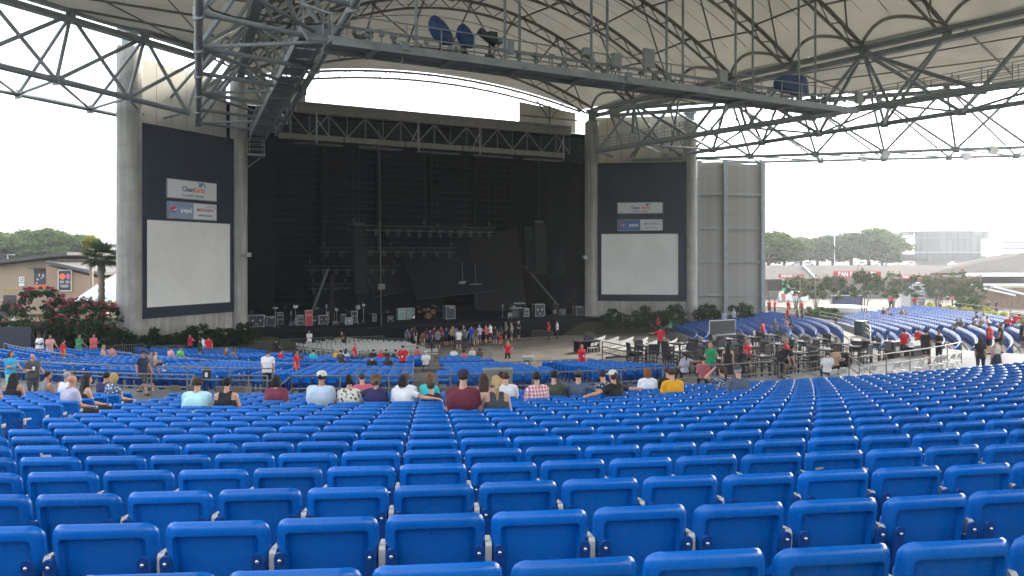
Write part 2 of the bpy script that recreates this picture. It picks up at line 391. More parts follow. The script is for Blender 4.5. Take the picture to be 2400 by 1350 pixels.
# ------------------------------------------------------------------ arched ribs and the fabric vault
def rise(t):
    if t < 0: return 2.2
    if t < 5.9: return 4.2 + (7.2 - 4.2) * t / 5.9
    return 7.2
def vault(t, s, extra=0.0):
    p = aR(t).lerp(aL(t), s); p.z += .55 + rise(t) * 4 * s * (1 - s) + extra; return p
roofo = thing('pavilion_roof', 'white translucent fabric vault roof stretched over arched steel ribs', 'roof')
NR = NT + 1; SEG = 36
ribl = [-2.0] + [PANEL * k for k in range(NR)]
for k, t in enumerate(ribl):
    up = [vault(t, i / SEG, -.12) for i in range(SEG + 1)]; lo = [vault(t, i / SEG, -.12 - .95 * (1 if k else .7)) for i in range(SEG + 1)]
    m = MB(); m.path(up, .15 if k else .12, 6); m.path(lo[1:-1], .11, 6)
    for i in range(1, SEG, 2):
        m.tube(lo[i], up[min(i + 1, SEG)], .05, 5, cap=False); m.tube(up[i - 1], lo[i], .05, 5, cap=False)
    m.build('rib', M_rib, roofo, smooth=50)
m = MB()
for s in (.1, .22, .34, .46, .58, .70, .82, .92):  # straight purlins along the vault
    for k in range(1, len(ribl) - 1):
        m.tube(vault(ribl[k], s, -.2), vault(ribl[k + 1], s + (.012 if k % 2 else -.012), -.2), .085, 5, cap=False)
m.build('purlin', M_rib, roofo, smooth=50)['kind'] = 'stuff'
# diagonal bracing seen against the fabric
m = MB()
for k in range(1, len(ribl) - 1):
    for s in (.04, .28, .52, .76):
        m.tube(vault(ribl[k], s, -.35), vault(ribl[k + 1], s + .2, -.35), .07, 5, cap=False)
m.build('vault_bracing', M_rib, roofo, smooth=50)['kind'] = 'stuff'
def fabric_panel(k):
    t0, t1 = ribl[k], ribl[k + 1]; a, b = 6, 48; vv = []; ff = []
    for i in range(a + 1):
        f = i / a; t = t0 + (t1 - t0) * f
        for j in range(b + 1):
            s = j / b
            bul = .8 * 4 * f * (1 - f) * min(1, min(s, 1 - s) / .08) if k else 0
            
            vv.append(vault(t, s, .06 + bul))
    for i in range(a):
        for j in range(b): ff.append((i * (b + 1) + j, i * (b + 1) + j + 1, (i + 1) * (b + 1) + j + 1, (i + 1) * (b + 1) + j))
    m = MB(); m.add(vv, ff); o = m.build('fabric_panel', M_fabric, roofo, smooth=60); return o
for k in range(len(ribl) - 1): fabric_panel(k)
m = MB()                                        # thin seams of the fabric, and scallop tubes at the springing
for k in range(1, len(ribl) - 1):
    t0, t1 = ribl[k], ribl[k + 1]
    tm = (t0 + t1) / 2
    m.path([vault(tm, i / 40, .56 if 2 < i < 38 else .5) for i in range(1, 40)], .035, 4)
    for f in (.25, .75):
        m.path([vault(t0 + (t1 - t0) * f, i / 40, .40) for i in range(2, 39)], .018, 4)
m.build('fabric_seam', M_rib, roofo, smooth=60)['kind'] = 'stuff'
m = MB()
for k in range(1, len(ribl) - 1):
    for sd in (0, 1):
        pts = []
        for i in range(13):
            f = i / 12; s = .004 + .030 * math.sin(math.pi * f); pts.append(vault(ribl[k] + (ribl[k + 1] - ribl[k]) * f, s if sd == 0 else 1 - s, .05 + .12 * math.sin(math.pi * f)))
        m.path(pts, .13, 6)
m.build('scallop_arch', mat('pale_arch', (.30, .29, .26), .6), roofo, smooth=60)['kind'] = 'stuff'
# side fabric between the main trusses and the wing trusses
def side_fabric(A, B, T, sgn):
    a, b = 22, 10; vv = []; ff = []
    for i in range(a + 1):
        p, q = A(T * i / a), B(T * i / a)
        for j in range(b + 1):
            s = j / b; w = p.lerp(q, s); w.z += .6 - .65 * s + .35 * math.sin(math.pi * s) + .3 * abs(math.sin(math.pi * 4 * i / a)); vv.append(w)
    for i in range(a):
        for j in range(b): ff.append((i * (b + 1) + j, i * (b + 1) + j + 1, (i + 1) * (b + 1) + j + 1, (i + 1) * (b + 1) + j))
    m = MB(); m.add(vv, ff); m.build('side_fabric', M_fabric, roofo, smooth=60)
    m = MB()
    for i in range(1, a, 3):
        p, q = A(T * i / a), B(T * i / a); m.tube(p + Vector((0, 0, .3)), q + Vector((0, 0, .3)), .09, 5)
    for s in (.3, .6):
        for i in range(a - 1): m.tube(A(T * i / a).lerp(B(T * i / a), s) + Vector((0, 0, .45)), A(T * (i + 1) / a).lerp(B(T * (i + 1) / a), s) + Vector((0, 0, .45)), .06, 4, cap=False)
    m.build('side_purlin', M_rib, roofo, smooth=50)['kind'] = 'stuff'
side_fabric(lambda t: aL(t), lambda t: wtL(t), 34, -1)
side_fabric(lambda t: aR(t), lambda t: wtR(t), 50, 1)
# ------------------------------------------------------------------ catwalk across the house
cA, cB = atz(768, 100, 10.0), atz(1985, 262, 10.0)
cdir = (cB - cA).normalized(); cn = Vector((cdir.y, -cdir.x, 0)); CL = (cB - cA).length
cat = thing('catwalk', 'grey steel lighting catwalk hung below the roof ribs across the hall', 'catwalk')
m = MB(); m.bar(cA, cB, 1.7, .12); m.build('deck', M_steel, cat)
for sd in (-1, 1):
    o = Vector(cn) * (.85 * sd); m = MB(); m.bar(cA + o + Vector((0, 0, -.1)), cB + o + Vector((0, 0, -.1)), .1, .38); m.build('edge_beam', M_steel_l if sd > 0 else M_steel, cat)
    for h in (.55, 1.15):
        m = MB(); m.tube(cA + o + Vector((0, 0, h)), cB + o + Vector((0, 0, h)), .035, 6); m.build('handrail', M_steel_l, cat, smooth=50)
    n = 20
    for i in range(n + 1):
        p = cA.lerp(cB, i / n) + o; m = MB(); m.tube(p, p + Vector((0, 0, 1.15)), .035, 6); m.build('rail_post', M_steel_l, cat, smooth=50)
m = MB(); rnd = random.Random(4)
for i in range(60):                             # pipes, cable trays and lamp yokes along the deck
    p = cA.lerp(cB, rnd.random()) + cn * rnd.uniform(-.6, .7); h = rnd.uniform(.3, .9)
    m.tube(p, p + Vector((0, 0, h)), .03, 5); m.box(p + Vector((0, 0, h)), (.25 * rnd.random() + .1, .2, .2), rz=rnd.random() * 3)
for k in range(5):
    o = cn * rnd.uniform(-.6, .7) + Vector((0, 0, .25 + .14 * k)); a = rnd.uniform(0, .3); m.tube(cA.lerp(cB, a), cA.lerp(cB, 1) , .025, 5) if 0 else m.tube(cA.lerp(cB, a) + o, cA.lerp(cB, rnd.uniform(.7, 1)) + o, .025, 5)
m.build('conduit', M_steel_l, cat, smooth=50)['kind'] = 'stuff'
for i in range(9):
    m = MB(); p = cA.lerp(cB, .06 + i * .11); m.bar(p + Vector((0, 0, -.22)) - cn * .9, p + Vector((0, 0, -.22)) + cn * .9, .18, .2); m.build('cross_beam', M_steel, cat)
for px in (966, 1172, 1206, 1373, 1410, 1548, 1586, 1709, 1749, 1856, 1895):
    p = on_line(cA, cB, px); p.z = cA.z; q = p + cn * .55
    # hang from the vault above
    best = min((((vault(t, s) - q).xy.length, vault(t, s).z) for t in [PANEL * i / 4 for i in range(8, 40)] for s in [j / 60 for j in range(61)]), key=lambda a: a[0])
    m = MB(); m.tube(q, Vector((q.x, q.y, best[1])), .075, 8); m.build('hanger_rod', M_steel_l, cat, smooth=50)
# lamps and boxes on the catwalk
M_tarp = mat('blue_tarp', (.012, .045, .14), .6, var=.3, scale=4, bump=.6, bscale=5)
def cat_pt(px, side=.3, h=.1): p = on_line(cA, cB, px); p.z = cA.z + h; return p + cn * side
def tarp(px, w, h, tilt, lab, seed):
    p = cat_pt(px, .25); o = thing('covered_spotlight', lab, 'spotlight', p, rz=math.atan2(cdir.y, cdir.x), group='spotlights on the catwalk')
    bm = bmesh.new(); bmesh.ops.create_icosphere(bm, subdivisions=3, radius=1); rn = random.Random(seed)
    for v in bm.verts:
        a = math.atan2(v.co.y, v.co.x); c = v.co.copy(); z = c.z
        k = .72 + .28 * (1 - (z + 1) / 2) ** .5 if z > -.5 else 1.0
        if w > 1.2: c.x = math.copysign(abs(c.x) ** .55, c.x); c.z = math.copysign(abs(c.z) ** .7, c.z) * (1 + .22 * c.x); z = c.z
        v.co = Vector((c.x * w * k + tilt * z * h, c.y * .42 * k, max(z, -.86) * h)) * (1 + .05 * math.sin(5 * a + 3 * z))
    me = bpy.data.meshes.new('cover'); bm.to_mesh(me); bm.free(); me.materials.append(M_tarp)
    me.polygons.foreach_set('use_smooth', [True] * len(me.polygons))
    c = link('cover', me, o); c.location = (0, 0, .5 + h * .9)
    m = MB(); m.tube((0, 0, 0), (0, 0, .7), .06, 6)
    for a in range(3): m.tube((0, 0, .35), (.35 * math.cos(a * 2.1), .35 * math.sin(a * 2.1), 0), .03, 5)
    m.build('stand', M_dark, o); return o
tarp(1028, .62, .72, -.45, 'tall blue tarp covered spotlight, left one of the pair on the catwalk', 1)
tarp(1086, .50, .62, -.25, 'shorter blue tarp covered spotlight beside the uncovered lamp', 2)
tarp(1848, 1.6, .66, .12, 'wide blue tarp covered lamp near the right end of the catwalk', 3)
o = thing('spotlight', 'uncovered black spotlight standing on the catwalk right of the blue covers', 'spotlight', cat_pt(1142, .25), rz=math.atan2(cdir.y, cdir.x))
m = MB(); m.tube((-.6, 0, 1.45), (.35, 0, .95), .2, 10, .24); m.box((.15, 0, 1.3), (.45, .4, .35)); m.build('lamp_housing', M_dark, o, smooth=40)
m = MB(); m.tube((0, 0, 0), (0, 0, 1.0), .05, 6)
for a in range(3): m.tube((0, 0, .5), (.4 * math.cos(a * 2.1), .4 * math.sin(a * 2.1), 0), .03, 5)
m.build('stand', M_dark, o)
m = MB(); m.box((.55, 0, 1.1), (.3, .3, .3)); m.build('power_unit', M_steel_l, o)
M_box = mat('grey_cabinet', (.28, .29, .29), .5)
for px, w, h, hh, lab in ((935, .3, .38, -.15, 'small pale electrical box on the catwalk edge left of the blue covers'), (1178, .25, .7, .4, 'narrow grey cabinet on the catwalk just right of the uncovered lamp'),
                          (1352, .42, .4, .9, 'small grey cabinet on the catwalk between two hanger rods'), (1422, .55, .75, .5, 'dark grey control cabinet at the middle of the catwalk'),
                          (1450, .35, .5, -.2, 'pale square box hanging on the catwalk edge'), (1497, .7, 1.05, .75, 'largest grey cabinet raised above the middle of the catwalk'),
                          (1668, .6, .7, .5, 'pale grey cabinet on the right half of the catwalk'), (1985, .6, .8, .4, 'grey cabinet at the right end of the catwalk')):
    p = cat_pt(px, .92, hh); o = thing('electrical_cabinet', lab, 'cabinet', p, rz=math.atan2(cdir.y, cdir.x), group='cabinets on the catwalk')
    m = MB(); m.box((0, 0, h / 2), (w, .25, h)); m.build('housing', M_box, o)
    m = MB(); m.box((0, -.135, h / 2), (w * .86, .02, h * .86)); m.build('door', M_steel_l, o)
    m = MB(); m.box((0, .3, h * .3), (w * .5, .36, .06)); m.box((0, .45, h * .3 - .3), (.06, .06, .7)); m.build('bracket', M_steel, o)
# stair beside the left truss
stA, stB = at(605, 318, 62), at(742, 62, 37.5)
sto = thing('access_stair', 'dark steel stair climbing inside the left truss up to the catwalk', 'stair')
sd_ = (stB - stA); sn = Vector((sd_.y, -sd_.x, 0)).normalized()
for i in range(15):
    p = stA.lerp(stB, (i + .5) / 15); m = MB(); m.bar(p - sn * .6, p + sn * .6, 1.5, .10); m.build('landing_step', M_steel, sto)
for sd in (-1, 1):
    m = MB(); m.bar(stA + sn * sd * .62, stB + sn * sd * .62, .12, .5); m.build('stringer', M_steel, sto)
    m = MB(); m.tube(stA + sn * sd * .62 + Vector((0, 0, 1.1)), stB + sn * sd * .62 + Vector((0, 0, 1.1)), .05, 6)
    m.tube(stA + sn * sd * .62 + Vector((0, 0, .6)), stB + sn * sd * .62 + Vector((0, 0, .6)), .04, 6)
    for i in range(16): p = stA.lerp(stB, i / 15) + sn * sd * .62; m.tube(p, p + Vector((0, 0, 1.1)), .04, 5)
    m.build('stair_rail', M_steel_l, sto, smooth=50)
m = MB(); m.bar(stB, cA + Vector((0, 0, 0)), 1.8, .14); m.bar(stB + Vector((0, 0, 1.1)) + sn, cA + Vector((0, 0, 1.1)) + cn * .85, .07, .07); m.build('landing', M_steel, sto)
# walkway on the right truss
rwo = thing('truss_walkway', 'narrow walkway with railing on the bottom chord of the right truss', 'walkway')
i0, i1 = iR(0) + Vector((0, 0, .28)), iR(46) + Vector((0, 0, .28)); wn_ = Vector((-(i1 - i0).y, (i1 - i0).x, 0)).normalized()
m = MB(); m.bar(i0 + wn_ * .5, i1 + wn_ * .5, 1.0, .08); m.build('deck', M_steel, rwo)
for sd in (0, 1):
    m = MB()
    for h in (.45, .8, 1.15): m.tube(i0 + wn_ * sd + Vector((0, 0, h)), i1 + wn_ * sd + Vector((0, 0, h)), .03, 5)
    m.build('handrail', M_steel, rwo, smooth=50)
    for i in range(27): p = i0.lerp(i1, i / 26) + wn_ * sd; m = MB(); m.tube(p, p + Vector((0, 0, 1.15)), .04, 5); m.build('rail_post', M_steel, rwo, smooth=50)
for px, s in ((2280, .3), (2092, .3), (2095, .25), (2075, -.2), (2130, .3)): pass
for k, (px, py) in enumerate(((2073, 358), (2022, 368), (2325, 349), (2262, 364))):
    p = on_wall(wfR(0), wfR(40), px, py) if k % 2 == 0 else on_wall(wbR(0), wbR(40), px, py)
    o = thing('floodlight', ('pale floodlight clamped on the upper of the two thin chords, left one', 'pale floodlight clamped on the lowest chord, left one', 'pale floodlight clamped on the upper of the two thin chords, right one', 'pale floodlight clamped on the lowest chord, right one')[k], 'floodlight', p, group='floodlights on the far right truss')
    m = MB(); m.tube((0, -.35, -.2), (0, .35, .1), .45, 12, .3); m.build('lamp_housing', M_steel_l, o, smooth=40)
    m = MB(); m.tube((0, -.36, -.205), (0, -.4, -.22), .4, 12); m.build('lens', M_white, o, smooth=40)
    m = MB(); m.bar((-.5, 0, 0), (-.5, 0, .35), .06, .06); m.bar((.5, 0, 0), (.5, 0, .35), .06, .06); m.bar((-.5, 0, .35), (.5, 0, .35), .06, .06); m.build('bracket', M_steel, o)
# sagging cable over the left truss
m = MB(); m.path([at(465, -5, 33) , at(500, 25, 34), at(550, 40, 35), at(620, 50, 36), at(700, 58, 36.5), at(770, 55, 37)], .045, 6)
tag(m.build('cable', M_dark, smooth=60), 'thick black cable sagging across the left truss', 'cable')
# ------------------------------------------------------------------ text
def text_mesh(txt, size, mt, name, parent, M4, align='CENTER', sx=1.0, ext=.006, bold=0.0):
    cu = bpy.data.curves.new(name, 'FONT'); cu.body = txt; cu.size = size; cu.extrude = ext; cu.align_x = align; cu.align_y = 'CENTER'; cu.offset = bold; cu.resolution_u = 2
    to = bpy.data.objects.new('tmp_text', cu); COL.objects.link(to); bpy.context.view_layer.update()
    me = bpy.data.meshes.new_from_object(to.evaluated_get(bpy.context.evaluated_depsgraph_get()))
    bpy.data.objects.remove(to); bpy.data.curves.remove(cu); me.name = name; me.materials.clear(); me.materials.append(mt)
    me.transform(M4 @ Matrix.Diagonal((sx, 1, 1, 1)))
    return link(name, me, parent)
def plane_m(right, origin, up=Vector((0, 0, 1))):   # local x along right, y up, z towards the viewer
    x = Vector(right).normalized(); z = x.cross(up).normalized(); 
    return Matrix.Translation(origin) @ Matrix((x, up, z)).transposed().to_4x4()
# ------------------------------------------------------------------ screens and sponsor signs
PA = {'L': (Vector((-26.9, 55.6, 0)), Vector((-23.2, 63.2, 0))), 'R': (Vector((9.05, 79.5, 0)), Vector((17.75, 78.3, 0)))}
M_orange = mat('sign_orange', (.62, .14, .04), .5); M_nblue = mat('sign_navy', (.035, .055, .13), .5); M_pep = mat('sign_blue', (.055, .10, .26), .5)
M_pepL = mat('sign_faded_blue', (.16, .21, .33), .5)
M_red = mat('sign_red', (.42, .02, .035), .5); M_sign = mat('sign_white', (.50, .52, .52), .5); M_tw = mat('letter_white', (.8, .8, .8), .5); M_ink = mat('letter_grey', (.05, .045, .045), .5)
M_skyb = mat('logo_blue', (.05, .16, .30), .5)
def screen_wall(k, side, boxes):
    A, B = PA[k]; dr = (B - A).normalized(); nr = Vector((dr.y, -dr.x, 0)); W = (B - A).length
    w = thing('screen_wall', f'dark navy wall with a white video screen {side} of the stage', 'wall', group='video screen walls')
    def slab(x0, x1, z0, z1, off0, off1):
        m = MB(); P = [A + dr * x for x in (x0, x1)]; c = (P[0] + P[1]) / 2 + nr * (off0 + off1) / 2 + Vector((0, 0, (z0 + z1) / 2))
        m.box(c, (abs(x1 - x0), abs(off1 - off0), z1 - z0), rz=math.atan2(dr.y, dr.x)); return m
    slab(-.1, W + .1, .3, 3.72, -.5, 0).build('base_wall', M_conc, w)
    slab(-.1, W + .1, 3.72, 18.0, -.4, .12).build('backing_board', M_navy, w)
    def xs(px): p = on_line(A, B, px); return (p - A).dot(dr)
    x0, x1, z0, z1 = boxes['screen']
    slab(xs(x0), xs(x1), z0, z1, .125, .19).build('projection_screen', M_screen, w)
    m = MB(); X0, X1 = xs(x0), xs(x1)
    for a, b, c, d in ((X0 - .07, X1 + .07, z1, z1 + .07), (X0 - .07, X1 + .07, z0 - .07, z0), (X0 - .07, X0, z0, z1), (X1, X1 + .07, z0, z1)):
        q = slab(a, b, c, d, .122, .22); m.add(q.v, q.f)
    m.build('screen_frame', M_dark, w)
    # cream sheet above the board
    sh = thing('cream_sheet_wall', f'cream panelled sheet above the dark wall {side} of the stage', 'sheet wall', group='cream sheets above the screens')
    n = 7
    for i in range(n):
        a, b = -.6 + (W + 1.2) * i / n, -.6 + (W + 1.2) * (i + 1) / n
        slab(a + .02, b - .02, 17.6, 23.0, -1.25, -1.2).build('sheet_panel', M_cream, sh)
    m = MB()
    for i in range(1, n): a = -.6 + (W + 1.2) * i / n; q = slab(a - .03, a + .03, 17.6, 23.0, -1.29, -1.21); m.add(q.v, q.f)
    m.build('joint_strip', M_rib, sh)
    for i, (kind, px0, px1, za, zb) in enumerate(boxes['signs']):
        X0, X1 = xs(px0), xs(px1); mid = A + dr * ((X0 + X1) / 2) + nr * .26; hz = (za + zb) / 2; wS, hS = X1 - X0, zb - za
        lab = ('white Clean Earth Concert Series board' if kind == 'ce' else 'blue and white two part sponsor board') + f' on the dark wall {side} of the stage'
        if kind == 'ce': lab = f'white concert series sign, upper of two on the dark wall {side} of the stage'
        else: lab = f'half blue half white sign, lower of two on the dark wall {side} of the stage'
        s = thing('sponsor_sign', lab, 'sign', group='sponsor signs on the screen walls')
        slab(X0 - .06, X1 + .06, za - .06, zb + .06, .12, .2).build('sign_frame', M_steel_l, s)
        o = mid + Vector((0, 0, hz)); PM = plane_m(dr, o)
        T = lambda x, y: PM @ Matrix.Translation((x * wS, y * hS, 0))
        if kind == 'ce':
            slab(X0, X1, za, zb, .2, .252).build('sign_face', M_sign, s)
            text_mesh('Clean', hS * .40, M_nblue, 'lettering', s, T(-.105, .02), sx=.92, bold=.012); text_mesh('Earth', hS * .40, M_orange, 'lettering', s, T(.135, .02), sx=.92, bold=.012)
            text_mesh('Concert Series', hS * .27, M_nblue, 'lettering', s, T(.0, -.32), sx=.95)
            m = MB(); m.m = T(.16, .33); q = hS * .13   # tilted flag and arc of the emblem
            m.prism([Vector((-q, -q, 0)), Vector((q * .8, -q * .8, 0)), Vector((q * 1.1, q * .9, 0)), Vector((q * .3, q * .4, 0)), Vector((-q * .9, q, 0))], (0, 0, 0), (0, 0, .012)); m.build('emblem', M_skyb, s)
            m = MB(); m.m = T(.19, .20); m.path([Vector((hS * .24 * math.cos(a), hS * .24 * math.sin(a), .006)) for a in [R_(x) for x in range(0, 130, 15)]], hS * .025, 5); m.build('emblem', M_nblue, s)
        else:
            xm = X0 + wS * .505
            slab(X0, xm, za, zb, .2, .252).build('blue_face', M_pepL if k == 'L' else M_pep, s); slab(xm, X1, za, zb, .2, .252).build('white_face', M_sign, s)
            text_mesh('pepsi', hS * .42, M_tw, 'lettering', s, T(-.14, .02), sx=1.0, bold=.004)
            r = hS * .23
            def arc(a0, a1, y0, bulge, nm, mt):
                m = MB(); m.m = T(-.40, .02); pts = [Vector((r * math.cos(a0 + (a1 - a0) * i / 16), r * math.sin(a0 + (a1 - a0) * i / 16), 0)) for i in range(17)]
                e0, e1 = pts[-1], pts[0]; mids = [e0.lerp(e1, i / 8) + Vector((-.25, 1, 0)).normalized() * bulge * r * math.sin(math.pi * i / 8) for i in range(1, 8)]
                m.prism(pts + mids, (0, 0, 0), (0, 0, .012)); m.build(nm, mt, s)
            arc(R_(25), R_(205), 0, -.12, 'emblem', M_red); arc(R_(-150), R_(-5), 0, .1, 'emblem', M_skyb)
            m = MB(); m.m = T(-.40, .02) @ Matrix.Rotation(R_(22), 4, 'Z'); m.prism([Vector((r * .97 * math.cos(2 * math.pi * i / 20), r * .45 * math.sin(2 * math.pi * i / 20), 0)) for i in range(20)], (0, 0, -.004), (0, 0, .006)); m.build('emblem', M_tw, s)
            text_mesh('MIDFLORIDA', hS * .27, M_red if k == 'L' else M_ink, 'lettering', s, T(.255, .10), sx=.86, bold=.003); text_mesh('AMPHITHEATRE', hS * .19, M_ink, 'lettering', s, T(.255, -.26), sx=.86)
            m = MB(); m.m = T(.26, .12); m.path([Vector((wS * (-.03 + .25 * i / 10), hS * (.13 + .14 * math.sin(math.pi * (i / 10) ** 1.5)) if i < 9 else hS * (.2 - .1 * (i - 9)), .006)) for i in range(11)], hS * .014, 4); m.build('emblem', M_ink, s)
    return w
screen_wall('L', 'left', {'screen': (340, 535, 4.55, 10.95), 'signs': [('ce', 388, 502, 12.75, 14.1), ('pe', 389, 502, 11.2, 12.4)]})
screen_wall('R', 'right', {'screen': (1410, 1589, 4.4, 10.65), 'signs': [('ce', 1448, 1552, 12.8, 13.85), ('pe', 1448, 1552, 11.02, 12.1)]})
# ------------------------------------------------------------------ stage house
DZ = 2.1
st = thing('stage_house', 'deep black stage house between the two inner concrete columns', 'stage')
def sbox(u0, u1, v0, v1, z0, z1):
    m = MB(); m.box(S((u0 + u1) / 2, (v0 + v1) / 2, (z0 + z1) / 2), (abs(u1 - u0), abs(v1 - v0), z1 - z0), rz=DANG); return m
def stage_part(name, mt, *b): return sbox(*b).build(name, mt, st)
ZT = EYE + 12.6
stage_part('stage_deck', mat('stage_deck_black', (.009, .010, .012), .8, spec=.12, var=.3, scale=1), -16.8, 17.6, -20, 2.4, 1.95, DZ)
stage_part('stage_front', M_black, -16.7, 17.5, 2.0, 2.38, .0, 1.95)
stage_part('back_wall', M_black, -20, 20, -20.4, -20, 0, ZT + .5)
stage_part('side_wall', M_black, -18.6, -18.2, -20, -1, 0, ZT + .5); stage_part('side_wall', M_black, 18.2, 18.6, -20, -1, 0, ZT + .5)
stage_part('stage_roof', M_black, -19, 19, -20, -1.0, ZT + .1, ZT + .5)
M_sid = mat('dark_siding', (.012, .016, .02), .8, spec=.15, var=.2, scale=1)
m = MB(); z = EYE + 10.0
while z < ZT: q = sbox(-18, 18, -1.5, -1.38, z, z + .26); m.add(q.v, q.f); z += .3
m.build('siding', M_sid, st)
m = MB()                                        # horizontal girts of the dark back wall
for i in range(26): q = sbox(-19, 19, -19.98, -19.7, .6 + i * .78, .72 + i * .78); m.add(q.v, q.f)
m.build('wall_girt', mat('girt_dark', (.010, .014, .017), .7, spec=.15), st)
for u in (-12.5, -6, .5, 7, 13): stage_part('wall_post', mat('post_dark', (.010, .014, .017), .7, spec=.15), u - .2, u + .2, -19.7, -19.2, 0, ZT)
stage_part('wing_wall', M_black, -18.2, -13.9, -4.2, -4.0, DZ, ZT); stage_part('wing_wall', M_black, 14.6, 18.2, -4.2, -4.0, DZ, ZT)
# proscenium truss
pt = thing('proscenium_truss', 'grey beam with triangular web spanning the top of the stage opening', 'truss')
M_web = mat('web_steel', (.10, .105, .10), .6); M_chord = mat('tan_chord', (.17, .15, .12), .6, var=.2, scale=2)
m = sbox(-14.6, 14.6, .1, .7, EYE + 12.55, EYE + 13.35); m.build('top_beam', M_chord, pt)
sbox(-15, 14.6, -.4, .9, EYE + 13.36, EYE + 13.46).build('coping', M_steel_l, pt)
for i in range(5): sbox(-14.4 + i * 5.7, -14.4 + i * 5.7 + 5.6, .1, .45, EYE + 10.25, EYE + 10.72).build('bottom_beam', M_chord, pt)
for i in range(5): sbox(-13 + i * 5.7, -13 + i * 5.7 + 4.3, -.9, .0, EYE + 9.95, EYE + 10.05).build('light_shelf', M_web, pt)
us = [-13.4, -10.1, -6.8, -3.5, -.2, 3.1, 6.4, 9.7, 13]
for i, u in enumerate(us):
    m = MB(); m.bar(S(u, .35, EYE + 10.6), S(u, .35, EYE + 12.6), .12, .12); m.build('web_post', M_web, pt)
    for du in (-1.65, 1.65):
        m = MB(); m.bar(S(u, .35, EYE + 12.55), S(u + du, .35, EYE + 10.7), .14, .12); m.build('web_brace', M_web, pt)
    m = MB(); m.bar(S(u + 1.65, .3, EYE + 10.6), S(u + 1.65, .3, EYE + 12.6), .08, .08); m.build('web_post', M_web, pt)
for px in (742, 981, 1125, 1321):
    p = on_line(S(-15, 1.1), S(15, 1.1), px); m = MB(); m.bar(Vector((p.x, p.y, EYE + 9.9)), Vector((p.x, p.y, EYE + 12.6)), .13, .12); m.build('white_post', mat('pale_post', (.24, .245, .24), .5), pt)
    m = MB(); m.bar(Vector((p.x, p.y, EYE + 12.0)), Vector((p.x, p.y, EYE + 10.4)) + D_ * (1.2 if px < 800 else -.8), .07, .07); m.build('white_brace', _mats['pale_post'], pt)
# cream gable sheets in the opening above the beam
def gable(u0, u1, lab):
    o = thing('gable_sheet', lab, 'sheet wall', group='cream sheets above the stage')
    n = 4
    for i in range(n):
        a, b = u0 + (u1 - u0) * i / n, u0 + (u1 - u0) * (i + 1) / n; m = MB(); m.prism([S(a, -2.0, EYE + 13.3), S(b - .004, -2.0, EYE + 13.3), S(b - .004, -2.0, EYE + 16.9 - .085 * abs(b)), S(a, -2.0, EYE + 16.9 - .085 * abs(a))], (0, 0, 0), N_ * .05); m.build('sheet_panel', M_cream, o)
    m = MB(); mid = (u0 + u1) / 2; m.bar(S(mid, -1.6, EYE + 13.4), S(mid, -1.6, EYE + 16.0), .16, .16); m.bar(S(u0, -1.6, EYE + 14.6), S(u1, -1.6, EYE + 14.6), .12, .14)
    for s in (-1, 1): m.bar(S(mid, -1.6, EYE + 14.4), S(mid + s * 1.6, -1.6, EYE + 16.3), .1, .1)
    m.build('frame', M_rib, o)
gable(10.0, 16.8, 'cream sheet panel above the right end of the stage beam'); gable(-17, -11.6, 'cream sheet panel above the left end of the stage beam, behind the stair')
# ------------------------------------------------------------------ rig inside the stage
M_trs = mat('rig_truss', (.03, .034, .036), .5, .4); M_lens = mat('lamp_lens', (.22, .24, .25), .2)
def rig(u0, u1, v, z, n, lab):
    o = thing('lighting_truss', lab, 'lighting truss', group='lighting trusses over the stage')
    m = MB()
    for dv in (-.25, .25):
        for dz in (0, .5): m.tube(S(u0, v + dv, z + dz), S(u1, v + dv, z + dz), .035, 5)
    k = int((u1 - u0) / .6)
    for i in range(k): a, b = u0 + (u1 - u0) * i / k, u0 + (u1 - u0) * (i + 1) / k; m.tube(S(a, v + .25, z), S(b, v + .25, z + .5), .02, 4); m.tube(S(a, v + .25, z), S(a, v + .25, z + .5), .02, 4)
    m.build('frame', M_trs, o)
    for i in range(n):
        u = u0 + (u1 - u0) * (i + .5) / n; m = MB(); m.box(S(u, v + .1, z - .22), (.34, .3, .2), rz=DANG); m.tube(S(u, v + .2, z - .55), S(u, v - .05, z - .3), .17, 8, .13)
        h = m.build('moving_head', M_dark, o)
        m = MB(); m.tube(S(u - .12, v + .28, z + .02), S(u - .12, v + .30, z + .02), .06, 6); m.tube(S(u + .12, v + .28, z + .05), S(u + .12, v + .30, z + .05), .055, 6); m.build('lens', M_lens, h)
    for u in (u0 + .5, (u0 + u1) / 2, u1 - .5):
        m = MB(); m.tube(S(u, v, z + .5), S(u, v, ZT), .012, 4); m.box(S(u, v, z + .9), (.2, .2, .4), rz=DANG); m.build('chain_hoist', M_trs, o)
rig(-7.5, 7.6, -3, EYE + 2.6, 14, 'front lighting truss, highest row of lamps over the stage')
rig(-9, 5.5, -8, EYE + .6, 10, 'middle lighting truss with black moving lamps over the stage')
rig(-9.5, .5, -12, EYE - 1.3, 8, 'lower lighting truss at the back of the stage')
rig(-8.5, -.5, -15, EYE - 3.3, 7, 'lowest lighting truss at the back of the stage')
M_pan = mat('video_panel_black', (.009, .012, .015), .6, spec=.15, var=.12, scale=.6); M_pan2 = mat('video_panel_brown', (.013, .012, .012), .6, spec=.15, var=.12, scale=.6)
def slab4(pts, lab, mt, th=.25):
    P = [S(*p) for p in pts]; nn = (P[1] - P[0]).cross(P[2] - P[0]).normalized() * th
    o = thing('set_panel', lab, 'stage panel', group='angled dark stage panels'); m = MB(); m.prism(P, (0, 0, 0), nn); m.build('panel_face', mt, o)
    m = MB(); k = len(P)
    for i in range(k): m.bar(P[i] - nn * .2, P[(i + 1) % k] - nn * .2, .08, .08)
    m.build('panel_frame', M_trs, o)
